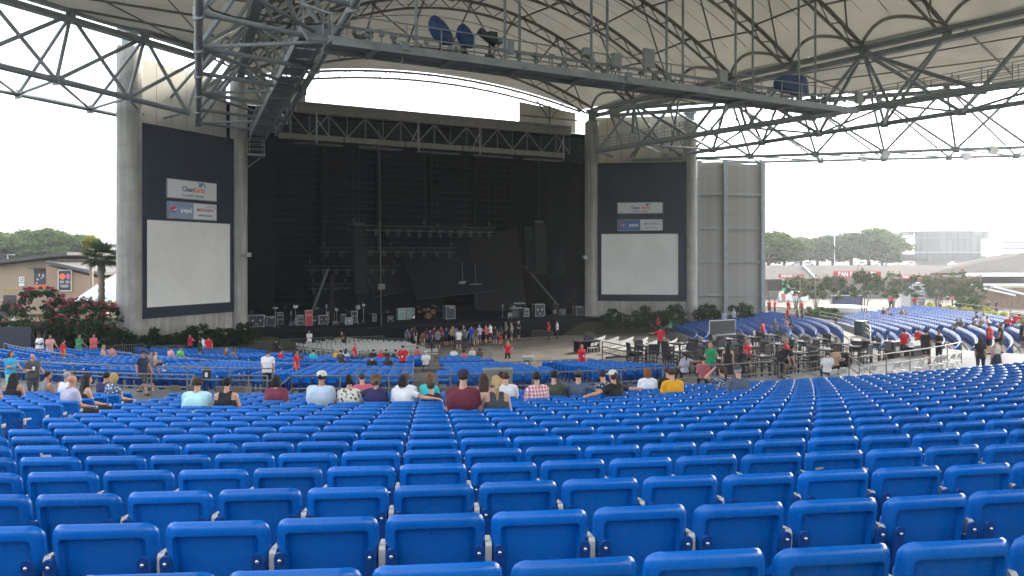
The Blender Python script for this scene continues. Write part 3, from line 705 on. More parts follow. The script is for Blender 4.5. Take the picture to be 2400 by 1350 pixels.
slab4([(1.5, -9, 3.8), (9.5, -7, 4.6), (8.5, -9.5, 10.2), (.5, -11, 8.6)], 'large tilted black panel hanging at the centre of the stage', M_pan)
slab4([(-2.2, -12, 4.0), (3.0, -11, 4.8), (2.0, -13, 9.4), (-3.6, -13.5, 8.8)], 'brownish tilted panel behind the lighting truss', M_pan2)
slab4([(8.0, -8, 2.6), (13.0, -6, 2.4), (12.6, -7.5, 11.5), (7.6, -9, 10.0)], 'tall tilted panel at the right side of the stage', M_pan2)
slab4([(-8, -14, 2.1), (6, -13, 2.1), (6.5, -14.5, 5.6), (-8, -15.5, 5.2)], 'long low panel standing at the back of the stage', M_pan)
slab4([(12.6, -5, 6.6), (16.6, -3.8, 6.4), (16.6, -4.4, 11), (12.6, -5.6, 11.6)], 'square dark cloth panel hanging beside the right column', M_pan)
def line_array(u, v, z0, z1, lab):
    o = thing('speaker_array', lab, 'speaker array', group='hanging speaker arrays'); n = int((z1 - z0) / .42)
    for i in range(n):
        m = MB(); zz = z1 - .42 * (i + .5); m.box(S(u, v + .02 * i * i * .1, zz), (1.2, .7, .39), rz=DANG); m.build('speaker_cabinet', mat('array_black', (.008, .009, .009), .7, spec=.15), o)
    m = MB(); m.bar(S(u - .5, v, z1 + .15), S(u + .5, v, z1 + .15), .1, .2); m.tube(S(u, v, z1), S(u, v, ZT), .025, 4); m.build('rigging_bar', M_trs, o)
line_array(-6.9, -1.2, EYE - 3.5, EYE + 3.0, 'tall black speaker array hanging left of the lighting trusses'); line_array(12.0, -1.4, EYE - 1.5, EYE + 3.6, 'black speaker array hanging near the right column')
for k, u in enumerate((-9.8, -4.5, 1.8, 5.2, 9.1)):
    m = MB(); m.tube(S(u, -2 - k, ZT), S(u + .1, -2 - k, EYE + 3.4), .02, 4); m.box(S(u + .1, -2 - k, EYE + 3.3), (.35, .15, .12), rz=DANG)
    tag(m.build('chain_motor', M_trs), 'thin hoist chain with a pale hook block, number one from left over stage'.replace('number one', ('first', 'second', 'third', 'fourth', 'fifth')[k]), 'hoist', 'hoist chains over the stage')
m = MB(); m.tube(S(-5.8, 1.2, ZT - 1), S(-5.6, 1.2, DZ), .035, 5); m.box(S(-5.6, 1.25, 5.6), (.6, .25, .5), rz=DANG); tag(m.build('cable_drop', M_web), 'vertical cable drop with a grey junction box on the left part of the stage', 'cable')
# stage goods
M_case = mat('flight_case_black', (.012, .014, .017), .45); M_edge = mat('case_aluminium', (.42, .44, .45), .4, .7); M_redc = mat('amp_red', (.35, .03, .03), .5)
M_tealg = mat('cab_green', (.16, .24, .22), .6)
def flight(px, py, Y, w, h, d, lab, mt=M_case, rz=0.0):
    p = at(px, py, Y); v = (p.xy - CEN.xy).dot(N_.xy); p.z = DZ
    o = thing('flight_case', lab, 'flight case', p, rz=DANG + rz, group='cases and racks along the stage edge')
    m = MB(); m.box((0, 0, .12 + h / 2), (w, d, h)); m.build('case_body', mt, o)
    m = MB(); e = .035
    for x in (-w / 2, w / 2):
        for y in (-d / 2, d / 2): m.box((x, y, .12 + h / 2), (e, e, h + e))
        for z in (.12, .12 + h): m.box((x, 0, z), (e, d, e))
    for y in (-d / 2, d / 2):
        for z in (.12, .12 + h): m.box((0, y, z), (w, e * .98, e * .98))
    m.build('edge_trim', M_edge, o)
    kind = (px // 3) % 4
    if kind in (0, 1):
        for x in ((-.25, .25) if kind == 0 else (0, .3, -.32)):
            m = MB(); m.box((x * w, -d / 2 - .012, .12 + h * (.55 if kind == 0 else .72)), (w * .13, .02, h * .14)); m.build('latch', M_edge, o)
        if kind == 0: m = MB(); m.box((0, -d / 2 - .012, .12 + h * .22), (w * .26, .02, h * .05)); m.build('handle', M_edge, o)
    elif kind == 2:
        for q in range(4): m = MB(); m.box((0, -d / 2 - .01, .12 + h * (.2 + .2 * q)), (w * .8, .016, h * .13)); m.build('rack_unit', (M_dark, M_steel, M_dark, M_steel_l)[q], o)
    else:
        m = MB(); m.box((0, -d / 2 - .01, .12 + h * .4), (w * .84, .016, h * .66)); m.build('speaker_grille', mat('grille_grey', (.035, .037, .04), .8, var=.4, scale=60), o)
        m = MB(); m.box((.1 * w, -d / 2 - .012, .12 + h * .86), (w * .5, .02, h * .07)); m.build('control_panel', M_edge, o)
    for x in (-1, 1):
        m = MB(); m.tube((x * w * .38, -d * .3, .06), (x * w * .38 + .04, -d * .3, .06), .06, 8); m.build('castor', M_dark, o)
    return o
flight(600, 770, 66.5, 1.25, .95, .7, 'wide black flight case with pale edges at the left end of the stage'); flight(634, 764, 67.5, .7, .75, .6, 'small dark rack full of cables beside the wide case')
flight(655, 757, 69, .5, 1.0, .5, 'upright dark case with a red top left of centre', rz=.1); flight(704, 764, 68, .55, .85, .5, 'grey amplifier leaning beside the red rack', M_steel)
flight(723, 768, 67.5, .6, 1.3, .6, 'tall bright red rack with pale trim on the stage', M_redc); flight(757, 765, 69, .75, .75, .6, 'square black case with three pale plates right of the red rack')
flight(774, 756, 70.5, .62, .95, .5, 'dark red cabinet right of the square case', M_redc); flight(803, 756, 71, .4, .7, .4, 'narrow black amplifier left of the guitar stand')
flight(829, 757, 71, .5, 1.0, .5, 'tall black rack with an instrument on top'); flight(877, 757, 72, .3, .65, .3, 'slim pale edged speaker left of the green cabinets')
flight(940, 752, 74, .75, 1.05, .6, 'pale green guitar cabinet, left one of the pair', M_tealg); flight(960, 752, 74.5, .75, 1.05, .6, 'pale green guitar cabinet, right one of the pair', M_tealg)
flight(1053, 748, 75, .95, 1.25, .7, 'tall equipment rack on castors behind the waiting crowd'); flight(1232, 744, 78, .5, .8, .5, 'black case with four white plates beside the keyboards')
flight(1262, 744, 78.5, 1.05, 1.2, .7, 'large black flight case with pale edges left of the stage hands'); flight(1355, 741, 80.2, .9, .85, .7, 'square flight case at the right end of the stage')
rn = random.Random(21)                            # stands and small gear between the cases
for k in range(16):
    px = (590, 618, 645, 668, 682, 693, 741, 765, 789, 815, 838, 852, 905, 1178, 1205, 1330)[k]; p = on_line(S(-16, -.6 - rn.random() * 3), S(16, -.6 - rn.random() * 3), px); h = rn.uniform(.9, 1.7)
    o = thing('equipment_stand', f'thin dark equipment stand on the stage, {("first", "second", "third", "fourth", "fifth", "sixth", "seventh", "eighth", "ninth", "tenth", "eleventh", "twelfth", "thirteenth", "fourteenth", "fifteenth", "last")[k]} from the left', 'stand', (p.x, p.y, DZ), rn.random() * 3, 'stands on the stage')
    m = MB(); m.tube((0, 0, 0), (0, 0, h), .018, 5)
    for a in range(3): m.tube((0, 0, .3), (.3 * math.cos(a * 2.1), .3 * math.sin(a * 2.1), 0), .014, 4)
    m.build('tripod', M_edge if k % 3 else M_dark, o)
    m = MB(); m.box((0, 0, h), (rn.uniform(.15, .5), rn.uniform(.1, .3), rn.uniform(.08, .35)), rz=rn.random()); m.tube((0, 0, h), (.35, 0, h + .25), .014, 4); m.build('stand_head', (M_case, M_steel, M_edge)[k % 3], o)
for k in range(9):
    px = (612, 688, 700, 738, 785, 818, 915, 1192, 1318)[k]; flight(px, 750, 0, 1, 1, 1, 'x') if 0 else None
    v = -1.0 - rn.random() * 2.5; p = on_line(S(-16, v), S(16, v), px); w, h = rn.uniform(.4, .7), rn.uniform(.35, .8)
    o = thing('small_case', f'small dark gear case on the stage, {("first", "second", "third", "fourth", "fifth", "sixth", "seventh", "eighth", "ninth")[k]} from the left', 'case', (p.x, p.y, DZ), DANG + rn.uniform(-.4, .4), 'small cases on the stage')
    m = MB(); m.box((0, 0, h / 2), (w, .5, h)); m.build('case_body', (M_case, M_case, M_steel)[k % 3], o); m = MB(); m.box((0, -.25, h), (w, .03, .03)); m.box((-w / 2, -.25, h / 2), (.03, .03, h)); m.box((w / 2, -.25, h / 2), (.03, .03, h)); m.box((0, -.26, h * .6), (w * .4, .02, h * .2)); m.build('edge_trim', M_edge, o)
# drum kit
p = at(1003, 752, 76); dk = thing('drum_kit', 'silver and copper drum kit behind the crowd at centre stage', 'drum kit', (p.x, p.y, DZ), rz=DANG)
M_cop = mat('drum_copper', (.30, .14, .06), .3, .5); M_chr = mat('chrome', (.6, .6, .6), .15, 1.0); M_cym = mat('cymbal', (.45, .33, .12), .3, .9)
for x, y, z, r, h in ((0, 0, .32, .3, .45), (-.35, .1, .8, .17, .22), (.1, .1, .82, .17, .22), (.65, .25, .45, .22, .4), (-.75, .3, .6, .19, .18)):
    m = MB()
    if z == .32: m.tube((x, y - h / 2, z), (x, y + h / 2, z), r, 16)
    else: m.lathe((x, y, z), [(r, 0), (r, h)], 16)
    m.build('drum', M_cop, dk, smooth=40)
for x, y, z in ((-.95, .2, 1.25), (.55, -.1, 1.35), (1.0, .4, 1.2)):
    m = MB(); m.lathe((x, y, z), [(.26, -.02), (.1, .02), (.03, .05)], 16); m.build('cymbal', M_cym, dk, smooth=60)
    m = MB(); m.tube((x, y, 0), (x, y, z), .018, 5); m.build('cymbal_stand', M_chr, dk)
p = at(1215, 744, 77.5); kb = thing('keyboard_rig', 'keyboard stand with two keyboards and music equipment', 'keyboards', (p.x, p.y, DZ), rz=DANG)
m = MB(); m.box((-.3, 0, 1.0), (1.3, .35, .1)); m.build('keyboard', mat('key_grey', (.25, .26, .26), .5), kb)
m = MB(); m.box((.25, .2, 1.45), (1.2, .35, .12)); m.build('keyboard', M_steel_l, kb)
m = MB()
for x in (-.85, .25, .8): m.tube((x, 0, 0), (x, .1, 1.4), .025, 5)
m.build('stand', M_dark, kb)
m = MB(); m.box((-.3, .1, .48), (.7, .3, .75)); m.build('amplifier', M_case, kb)
for k, (px, lab) in enumerate(((812, 'guitar leaning on the rack left of the tall case'), (840, 'cream guitar standing on top of the tall rack'), (968, 'silver guitar lying in front of the green cabinets'))):
    p = at(px, 752 if k != 1 else 730, 70 + k * 2); z = DZ if k != 1 else DZ + 1.1
    o = thing('guitar', lab, 'guitar', (p.x, p.y, z + .1), rz=DANG, group='guitars on stage'); m = MB(); m.lathe((0, 0, 0), [(.0, 0), (.16, .05), (.18, .15), (.13, .28), (.14, .38), (.02, .45)], 12)
    b = m.build('guitar_body', (M_cop, mat('guitar_cream', (.5, .45, .3), .3), M_chr)[k], o, smooth=50); b.scale = (1, .3, 1)
    m = MB(); m.bar((0, 0, .42), (.02, .02, 1.05), .05, .03); m.box((.02, .02, 1.1), (.09, .03, .16)); m.build('neck', M_case, o)
for k, (px, py, u) in enumerate(((1085, 662, 0), (1115, 666, 0))):
    p = at(px, py, 82); o = thing('stage_lamp', ('pale crumpled lamp head hanging at the centre of the stage', 'thin bright lamp bar hanging at the centre of the stage')[k], 'lamp', p, rz=DANG)
    m = MB(); m.box((0, 0, 0), ((.9, 1.5)[k], .25, (.3, .09)[k]), rz=.2); m.tube((0, 0, 0), (0, .2, 2.2), .02, 4); m.build('lamp_housing', M_steel_l, o)
p = at(778, 745, 70); m = MB(); m.box((p.x, p.y, DZ + 2.2), (.35, .3, 4.4), rz=DANG); tag(m.build('truss_tower', mat('tower_pink_grey', (.018, .016, .017), .7, spec=.15)), 'pale vertical post rising behind the red cabinet', 'post')
for k, (a, b, lab) in enumerate(((( -11.5, -2, DZ), (-8.6, -6, DZ + 5), 'diagonal brace on the left part of the stage'), ((15, -2.5, DZ + 1), (12.8, -6, DZ + 5.2), 'diagonal brace on the right part of the stage'))):
    m = MB(); m.bar(S(*a), S(*b), .2, .14); tag(m.build('stage_brace', M_web), lab, 'brace')
# cage hoist and small flood lights
p = on_line(S(-15, 1.2), S(15, 1.2), 600); cg = thing('cage_platform', 'small grey wire cage platform hanging beside the left inner column', 'platform', (p.x, p.y, EYE + 8.6), rz=DANG)
m = MB()
for x in (-.6, .6):
    for y in (-.5, .5): m.tube((x, y, 0), (x, y, 1.25), .03, 5)
for z in (.45, .85, 1.25):
    for y in (-.5, .5): m.tube((-.6, y, z), (.6, y, z), .025, 5)
    for x in (-.6, .6): m.tube((x, -.5, z), (x, .5, z), .025, 5)
m.build('rail_frame', M_steel_l, cg); m = MB(); m.box((0, 0, -.06), (1.35, 1.1, .14)); m.build('floor', M_steel_l, cg); m = MB(); m.bar((.5, 0, -.1), (-.9, 0, -1.3), .06, .06); m.build('brace', M_steel_l, cg)
for k, (px, py, Y, lab) in enumerate(((583, 597, 63.4, 'small pale flood lamp on the column left of the stage'), (1371, 603, 79.2, 'small pale flood lamp on the column right of the stage'), (608, 648, 70, 'square pale box on the dark wall left of the stage'))):
    p = at(px, py, Y); o = thing('flood_lamp', lab, 'lamp', p, rz=DANG); m = MB(); m.box((0, 0, 0), (.38, .3, .36)); m.build('lamp_housing', M_box, o); m = MB(); m.box((0, .3, 0), (.08, .5, .08)); m.build('bracket', M_steel, o)
# ------------------------------------------------------------------ louvred wall right of the screens
A, B = on_line(RO + Vector((0, .9, 0)), RO + Vector((10, 2.2, 0)), 1634), on_line(RO + Vector((0, .9, 0)), RO + Vector((10, 2.2, 0)), 1786)
dr = (B - A).normalized(); nr = Vector((dr.y, -dr.x, 0)); W = (B - A).length; lw = thing('louvred_wall', 'tall weathered grey louvred wall right of the right screen', 'wall')
M_louv = mat('louvre_metal', (.23, .22, .195), .6, .1, var=.22, scale=.7)
m = MB(); z = 1.7; zt = EYE + 10.0; k = 0
rot = Matrix((dr, nr, Vector((0, 0, 1)))).transposed() @ Matrix.Rotation(R_(-80), 3, 'X')
slat = MB(); slat.box((0, 0, 0), (W, .34, .025)); sm = slat.mesh('louvre_slat', M_louv)
while z < zt:
    o = link('louvre_slat', sm, lw); o.matrix_world = Matrix.Translation(A + dr * W / 2 + Vector((0, 0, z))) @ rot.to_4x4(); z += .29
m = MB(); m.bar(A - nr * .3 + Vector((0, 0, 9)), B - nr * .3 + Vector((0, 0, 9)), .05, 17); m.build('backing_sheet', M_louv, lw)
for x, w in ((.42 * W, .42), (W, .42), (0, .3)): m = MB(); m.box(A + dr * x + nr * .15 + Vector((0, 0, zt / 2 + .3)), (w, .4, zt - .2), rz=math.atan2(dr.y, dr.x)); m.build('steel_post', M_steel_l, lw)
for py in (455, 535, 614, 692):
    zz = EYE + (HOR - py) / F * A.y; m = MB(); m.box((A + B) / 2 + nr * .16 + Vector((0, 0, zz)), (W, .16, .16), rz=math.atan2(dr.y, dr.x)); m.build('girt', M_steel_l, lw)
# ------------------------------------------------------------------ stadium seat
def rrect(hw, hh, r, k=5, rb=None):
    pts = []; rb = r if rb is None else rb
    for cx, cz, a0, rr in ((hw - r, hh - r, 0, r), (-hw + r, hh - r, 90, r), (-hw + rb, -hh + rb, 180, rb), (hw - rb, -hh + rb, 270, rb)):
        for i in range(k + 1): a = R_(a0 + 90 * i / k); pts.append((cx + rr * math.cos(a), cz + rr * math.sin(a)))
    return pts
def back_mesh(k=5, simple=False):
    # loops from the recessed panel (viewer side, -y) round the rolled rim to the front (+y)
    W, H = .255, .235
    L = [(.070, .086, .014, .02), (.060, .076, .011, .025), (.051, .066, -.028, .03), (.036, .046, -.032, .045), (.014, .018, -.021, .072), (.002, .003, -.006, .086), (.003, .003, .004, .080), (.03, .03, .012, .045)]
    if simple: L = [L[0], L[2], L[4], L[5], L[7]]
    v = []; f = []; n = 4 * (k + 1)
    for dx, dz, y, r in L:
        for x, z in rrect(W - dx, H - dz, r, k, rb=min(r, .03)):
            v.append((x, y, z))
    for i in range(len(L) - 1):
        for j in range(n): f.append((i * n + j, i * n + (j + 1) % n, (i + 1) * n + (j + 1) % n, (i + 1) * n + j))
    for i, rev in ((0, False), (len(L) - 1, True)):     # fill both faces by strips so that they can bend
        idx = list(range(i * n, (i + 1) * n)); half = n // 2
        a = idx[:half]; b = idx[half:][::-1]
        for q in range(half - 1): f.append((a[q], a[q + 1], b[q + 1], b[q]))
    out = []
    for x, y, z in v:
        y2 = y + 1.0 * x * x - .10 * max(0, .1 - (z + H)) ** 1 * 0
        out.append((x, y2, z + H - .006 * (1 - (x / W) ** 2) * (z > 0)))
    # tilt about the lower edge: the top leans towards the viewer (-y)
    a = R_(9); res = []
    for x, y, z in out: res.append((x, y * math.cos(a) - z * math.sin(a), y * math.sin(a) + z * math.cos(a) + .385))
    return res, f
def pan_mesh(up=True, k=4):
    m = MB(); n = 4 * (k + 1); L = [(.012, -.022), (.0, -.012), (.0, .012), (.012, .024)]; v = []; f = []
    for d, y in L:
        for x, z in rrect(.222 - d, .205 - d, .05, k): v.append((x, y + .4 * x * x, z))
    for i in range(len(L) - 1):
        for j in range(n): f.append((i * n + j, i * n + (j + 1) % n, (i + 1) * n + (j + 1) % n, (i + 1) * n + j))
    f.append(tuple(range(n - 1, -1, -1))); f.append(tuple(range(3 * n, 4 * n)))
    M4 = (Matrix.Translation((0, .055, .525)) @ Matrix.Rotation(R_(9), 4, 'X')) if up else (Matrix.Translation((0, .24, .44)) @ Matrix.Rotation(R_(-84), 4, 'X'))
    return [tuple(M4 @ Vector(p)) for p in v], f
def mesh_of(vf, name, mt, smooth=40):
    m = MB(); m.add(*vf); return m.mesh(name, mt, smooth)
ME_back = mesh_of(back_mesh(), 'seat_back', M_blue, 55); ME_up = mesh_of(pan_mesh(True), 'seat_pan', M_blue_pan, 50); ME_dn = mesh_of(pan_mesh(False), 'seat_pan', M_blue_pan, 50)
def bracket_mesh(s):
    m = MB(); m.m = Matrix.Translation((s * .216, -.034, .40)) @ Matrix.Rotation(R_(11), 4, 'X')
    poly = [Vector((x, 0, z)) for x, z in rrect(.028, .13, .027, 3)]
    m.prism(poly, (0, -.022, .185), (0, -.008, .185)); m.m = Matrix.Identity(4); m.box((s * .235, .02, .36), (.018, .12, .5)); m.box((s * .235, .05, .06), (.05, .25, .12))
    return m.mesh('bracket', M_blue_d)
def bolt_mesh(s):
    m = MB(); m.ball((s * .216, -.118, .668), (.011, .008, .011), 8, 5); return m.mesh('bolt', M_bolt, 60)
ME_br = {s: bracket_mesh(s) for s in (-1, 1)}; ME_bolt = {s: bolt_mesh(s) for s in (-1, 1)}
m = MB(); m.prism([Vector((0, y, z)) for y, z in ((-.035, .585), (-.035, .675), (-.02, .69), (.13, .67), (.14, .65), (.0, .65), (-.01, .585))], (.253, 0, 0), (.285, 0, 0)); ME_arm = m.mesh('armrest', M_arm)
m = MB(); m.box((.27, .05, .29), (.03, .05, .56)); ME_stan = m.mesh('stanchion', M_blue_d)
# ---- where the seats are
PITCH = .535
occupied = []                                   # (R, phi) of seats in use, filled by the people list
def row_phis(R, pa, pb, phase):
    st_ = math.degrees(PITCH / R); k0 = math.ceil((pa - phase) / st_); k1 = math.floor((pb - phase) / st_)
    return [phase + st_ * k for k in range(k0, k1 + 1)]
PH0 = polar(.15, 3.87)[1]
main_rows = []                                  # (k, R, z, [(phi)])
for k in range(19):
    R = R0 - ROW * k; ap = aisle_phi(R); g = math.degrees(.62 / R)
    main_rows.append((k, R, seat_top_z(R) - .86, row_phis(R, ap + g, 14, PH0), row_phis(R, ap - g * 9, ap - g * 1.2, ap - g * 1.3)))
def seat_xf(R, phi, z):
    p = RP(R, phi, z); t = CEN - p; t.z = 0; return p, math.atan2(t.y, t.x) - math.pi / 2
def in_view(p, mx=1.7, near=1.6):
    return p.y > near and abs(p.x) < mx * .67 * p.y + .5
def nearest_seat(x, y, block='any'):
    best = None
    for k, R, z, A_, B_ in main_rows:
        for blk, phs in (('main', A_), ('left', B_)):
            if block != 'any' and blk != block: continue
            for ph in phs:
                p = RP(R, ph, z); d = (p.x - x) ** 2 + (p.y - y) ** 2 + ((k, round(ph, 3)) in occupied) * 9
                if best is None or d < best[0]: best = (d, k, ph, p, R, z)
    return best
ORD = ['nearest', 'second nearest', 'third nearest', 'fourth nearest', 'fifth nearest', 'sixth nearest', 'seventh nearest', 'eighth nearest', 'ninth nearest', 'tenth nearest', 'eleventh nearest', 'twelfth nearest', 'thirteenth nearest', 'fourteenth nearest', 'fifteenth nearest', 'sixteenth nearest', 'seventeenth nearest', 'eighteenth nearest', 'furthest']
def NTH(i):
    o = ['first', 'second', 'third', 'fourth', 'fifth', 'sixth', 'seventh', 'eighth', 'ninth', 'tenth', 'eleventh', 'twelfth', 'thirteenth', 'fourteenth', 'fifteenth', 'sixteenth', 'seventeenth', 'eighteenth', 'nineteenth']
    if i < 19: return o[i]
    t, r = divmod(i + 1, 10); tens = {2: 'twent', 3: 'thirt', 4: 'fort', 5: 'fift', 6: 'sixt'}[t]
    return tens + 'ieth' if r == 0 else tens + 'y-' + o[r - 1]
class Bulk:                                      # many copies joined into one mesh with numpy
    def __init__(s): s.V = []; s.F = []; s.M = []; s.n = 0
    def add(s, vf, M4, mi):
        v = np.array(vf[0]) if not isinstance(vf[0], np.ndarray) else vf[0]
        A = np.array(M4); s.V.append(v @ A[:3, :3].T + A[:3, 3]); s.F += [tuple(i + s.n for i in f) for f in vf[1]]; s.M += [mi] * len(vf[1]); s.n += len(v)
    def build(s, name, mats, smooth=50):
        me = bpy.data.meshes.new(name); me.from_pydata(np.concatenate(s.V).tolist(), [], s.F)
        for m in mats: me.materials.append(m)
        me.polygons.foreach_set('material_index', s.M); me.polygons.foreach_set('use_smooth', [True] * len(s.F)); me.set_sharp_from_angle(angle=R_(smooth)); return link(name, me)
def oriented(vf):                                # recalc normals of a template and return arrays
    me = mesh_of(vf, 'tmp', None, None); v = np.array([tuple(x.co) for x in me.vertices]); f = [tuple(p.vertices) for p in me.polygons]; bpy.data.meshes.remove(me); return v, f
V_back_m = oriented(back_mesh(3)); V_back_s = oriented(back_mesh(2, True)); V_up = oriented(pan_mesh(True, 2)); V_dn = oriented(pan_mesh(False, 2))
_m = MB(); _m.box((.27, .03, .64), (.022, .09, .05)); V_arm = oriented((_m.v, _m.f))
_m = MB(); _m.box((-.22, .03, .3), (.03, .2, .6)); _m.box((.22, .03, .3), (.03, .2, .6)); V_leg = oriented((_m.v, _m.f))
def build_seats():
    allp = []
    for k, R, z, A_, B_ in main_rows:
        for blk, phs in (('main', A_), ('left', B_)):
            for ph in phs:
                p = RP(R, ph, z)
                if in_view(p): allp.append((p.length if 0 else p.xy.length, k, blk, R, ph, z))
    allp.sort()
    bulk = {'main': Bulk(), 'left': Bulk()}
    ends = {}
    order = {}
    for d, k, blk, R, ph, z in allp:
        p = RP(R, ph, z); px = 1200 + F * p.x / p.y
        if -20 < px < 2420: order.setdefault((k, blk), []).append((px, ph))
    rank = {(k, blk, ph): i for (k, blk), l in order.items() for i, (px, ph) in enumerate(sorted(l))}
    n_ind = 0
    special = {}
    for nm, (px, py, Y) in (('worn', (2052, 1112, 4.7)), ('sticker', (60, 1055, 6.3))):
        t = at(px, py, Y); q = nearest_seat(t.x, t.y, 'main'); special[(q[1], round(q[2], 3))] = nm
    for i, (d, k, blk, R, ph, z) in enumerate(allp):
        p, rz = seat_xf(R, ph, z); occ = (k, round(ph, 3)) in occupied
        if n_ind < 300 and (k, blk, ph) in rank:
            n_ind += 1; nth = NTH(rank[(k, blk, ph)])
            lab = f'{"occupied" if occ else "empty"} blue seat, {nth} from the left in the {ORD[k]} row' + (' of the left block' if blk == 'left' else '')
            sp = special.get((k, round(ph, 3)))
            if sp == 'worn': lab = 'blue seat with a tan scuff mark on its top rim'
            if sp == 'sticker': lab = 'blue seat with a small pale sticker on its top rim'
            rr = random.Random(i)
            o = thing('stadium_seat', lab, 'seat', p, rz + rr.uniform(-.012, .012), group='blue stadium seats')
            bk = link('seat_back', ME_back, o); bk.rotation_euler = (rr.uniform(-.012, .02), 0, rr.uniform(-.004, .004))
            link('seat_pan', ME_dn if occ else ME_up, o)
            for s in (-1, 1):
                b = link('bracket', ME_br[s], o)
                if i < 110: link('bolt', ME_bolt[s], b)
            link('armrest', ME_arm, o)
            if i < 60: link('stanchion', ME_stan, o)
            if sp:
                m = MB(); m.m = Matrix.Rotation(R_(11), 4, 'X')
                if sp == 'worn': m.prism([Vector((x, 0, zz)) for x, zz in ((-.15, .842), (-.10, .848), (-.085, .838), (-.12, .832), (-.145, .83))], (0, .128, .012), (0, .131, .012)); m.build('scuff', mat('scuff_tan', (.35, .25, .13), .8), o)
                else:
                    m.box((-.02, .13, .845), (.085, .003, .02)); m.box((-.055, .13, .862), (.02, .003, .016)); m.build('sticker', M_arm, o)
        else:
            b = bulk[blk]; M4 = Matrix.Translation(p) @ Matrix.Rotation(rz + random.Random(i).uniform(-.012, .012), 4, 'Z')
            b.add(V_back_m, M4, 0); b.add(V_dn if occ else V_up, M4, 1); b.add(V_arm, M4, 2); b.add(V_leg, M4, 3)
    for blk, lab in (('main', 'far rows of the blue seats in the block in front'), ('left', 'far rows of the blue seats in the left block')):
        if bulk[blk].n: tag(bulk[blk].build('distant_seats', [M_blue, M_blue_pan, M_arm, M_blue_d]), lab, 'seats', 'blue stadium seats', 'stuff')
    # lower bowl and the two side blocks
    def block(rows, lab, gaps=(), occ=()):
        b = Bulk()
        for R, z, pa, pb in rows:
            for ph in row_phis(R, pa, pb, -20):
                if any(abs(ph - g) * R * math.pi / 180 < .75 for g in gaps): continue
                p, rz = seat_xf(R, ph, z)
                if not in_view(p, 1.04): continue
                M4 = Matrix.Translation(p) @ Matrix.Rotation(rz, 4, 'Z'); b.add(V_back_s, M4, 0); b.add(V_up, M4, 1)
                b.add(V_arm, M4, 2); b.add(V_leg, M4, 3)
        tag(b.build('distant_seats', [M_blue, M_blue_pan, M_arm, M_blue_d]), lab, 'seats', 'blue stadium seats', 'stuff')
    rows = []
    for k in range(24):
        R = 19.5 + .94 * k
        if k in (9, 10, 22, 23): continue
        rows.append((R, .55 + (R - 19) * .09, -70, -5 if k > 12 else -14))
    block(rows, 'rows of small blue seats in the lower bowl between the two railings', gaps=(-58, -46, -34, -22, -12))
    block([(24 + .94 * k, .8 + .94 * k * .085, 39, 77) for k in range(13)], 'curved rows of blue seats below the louvred wall on the right')
    block([(38 + .94 * k, 1.4 + .94 * k * .11, 25, 70) for k in range(12)], 'large curved block of sunlit blue seats on the far right', gaps=(47,))
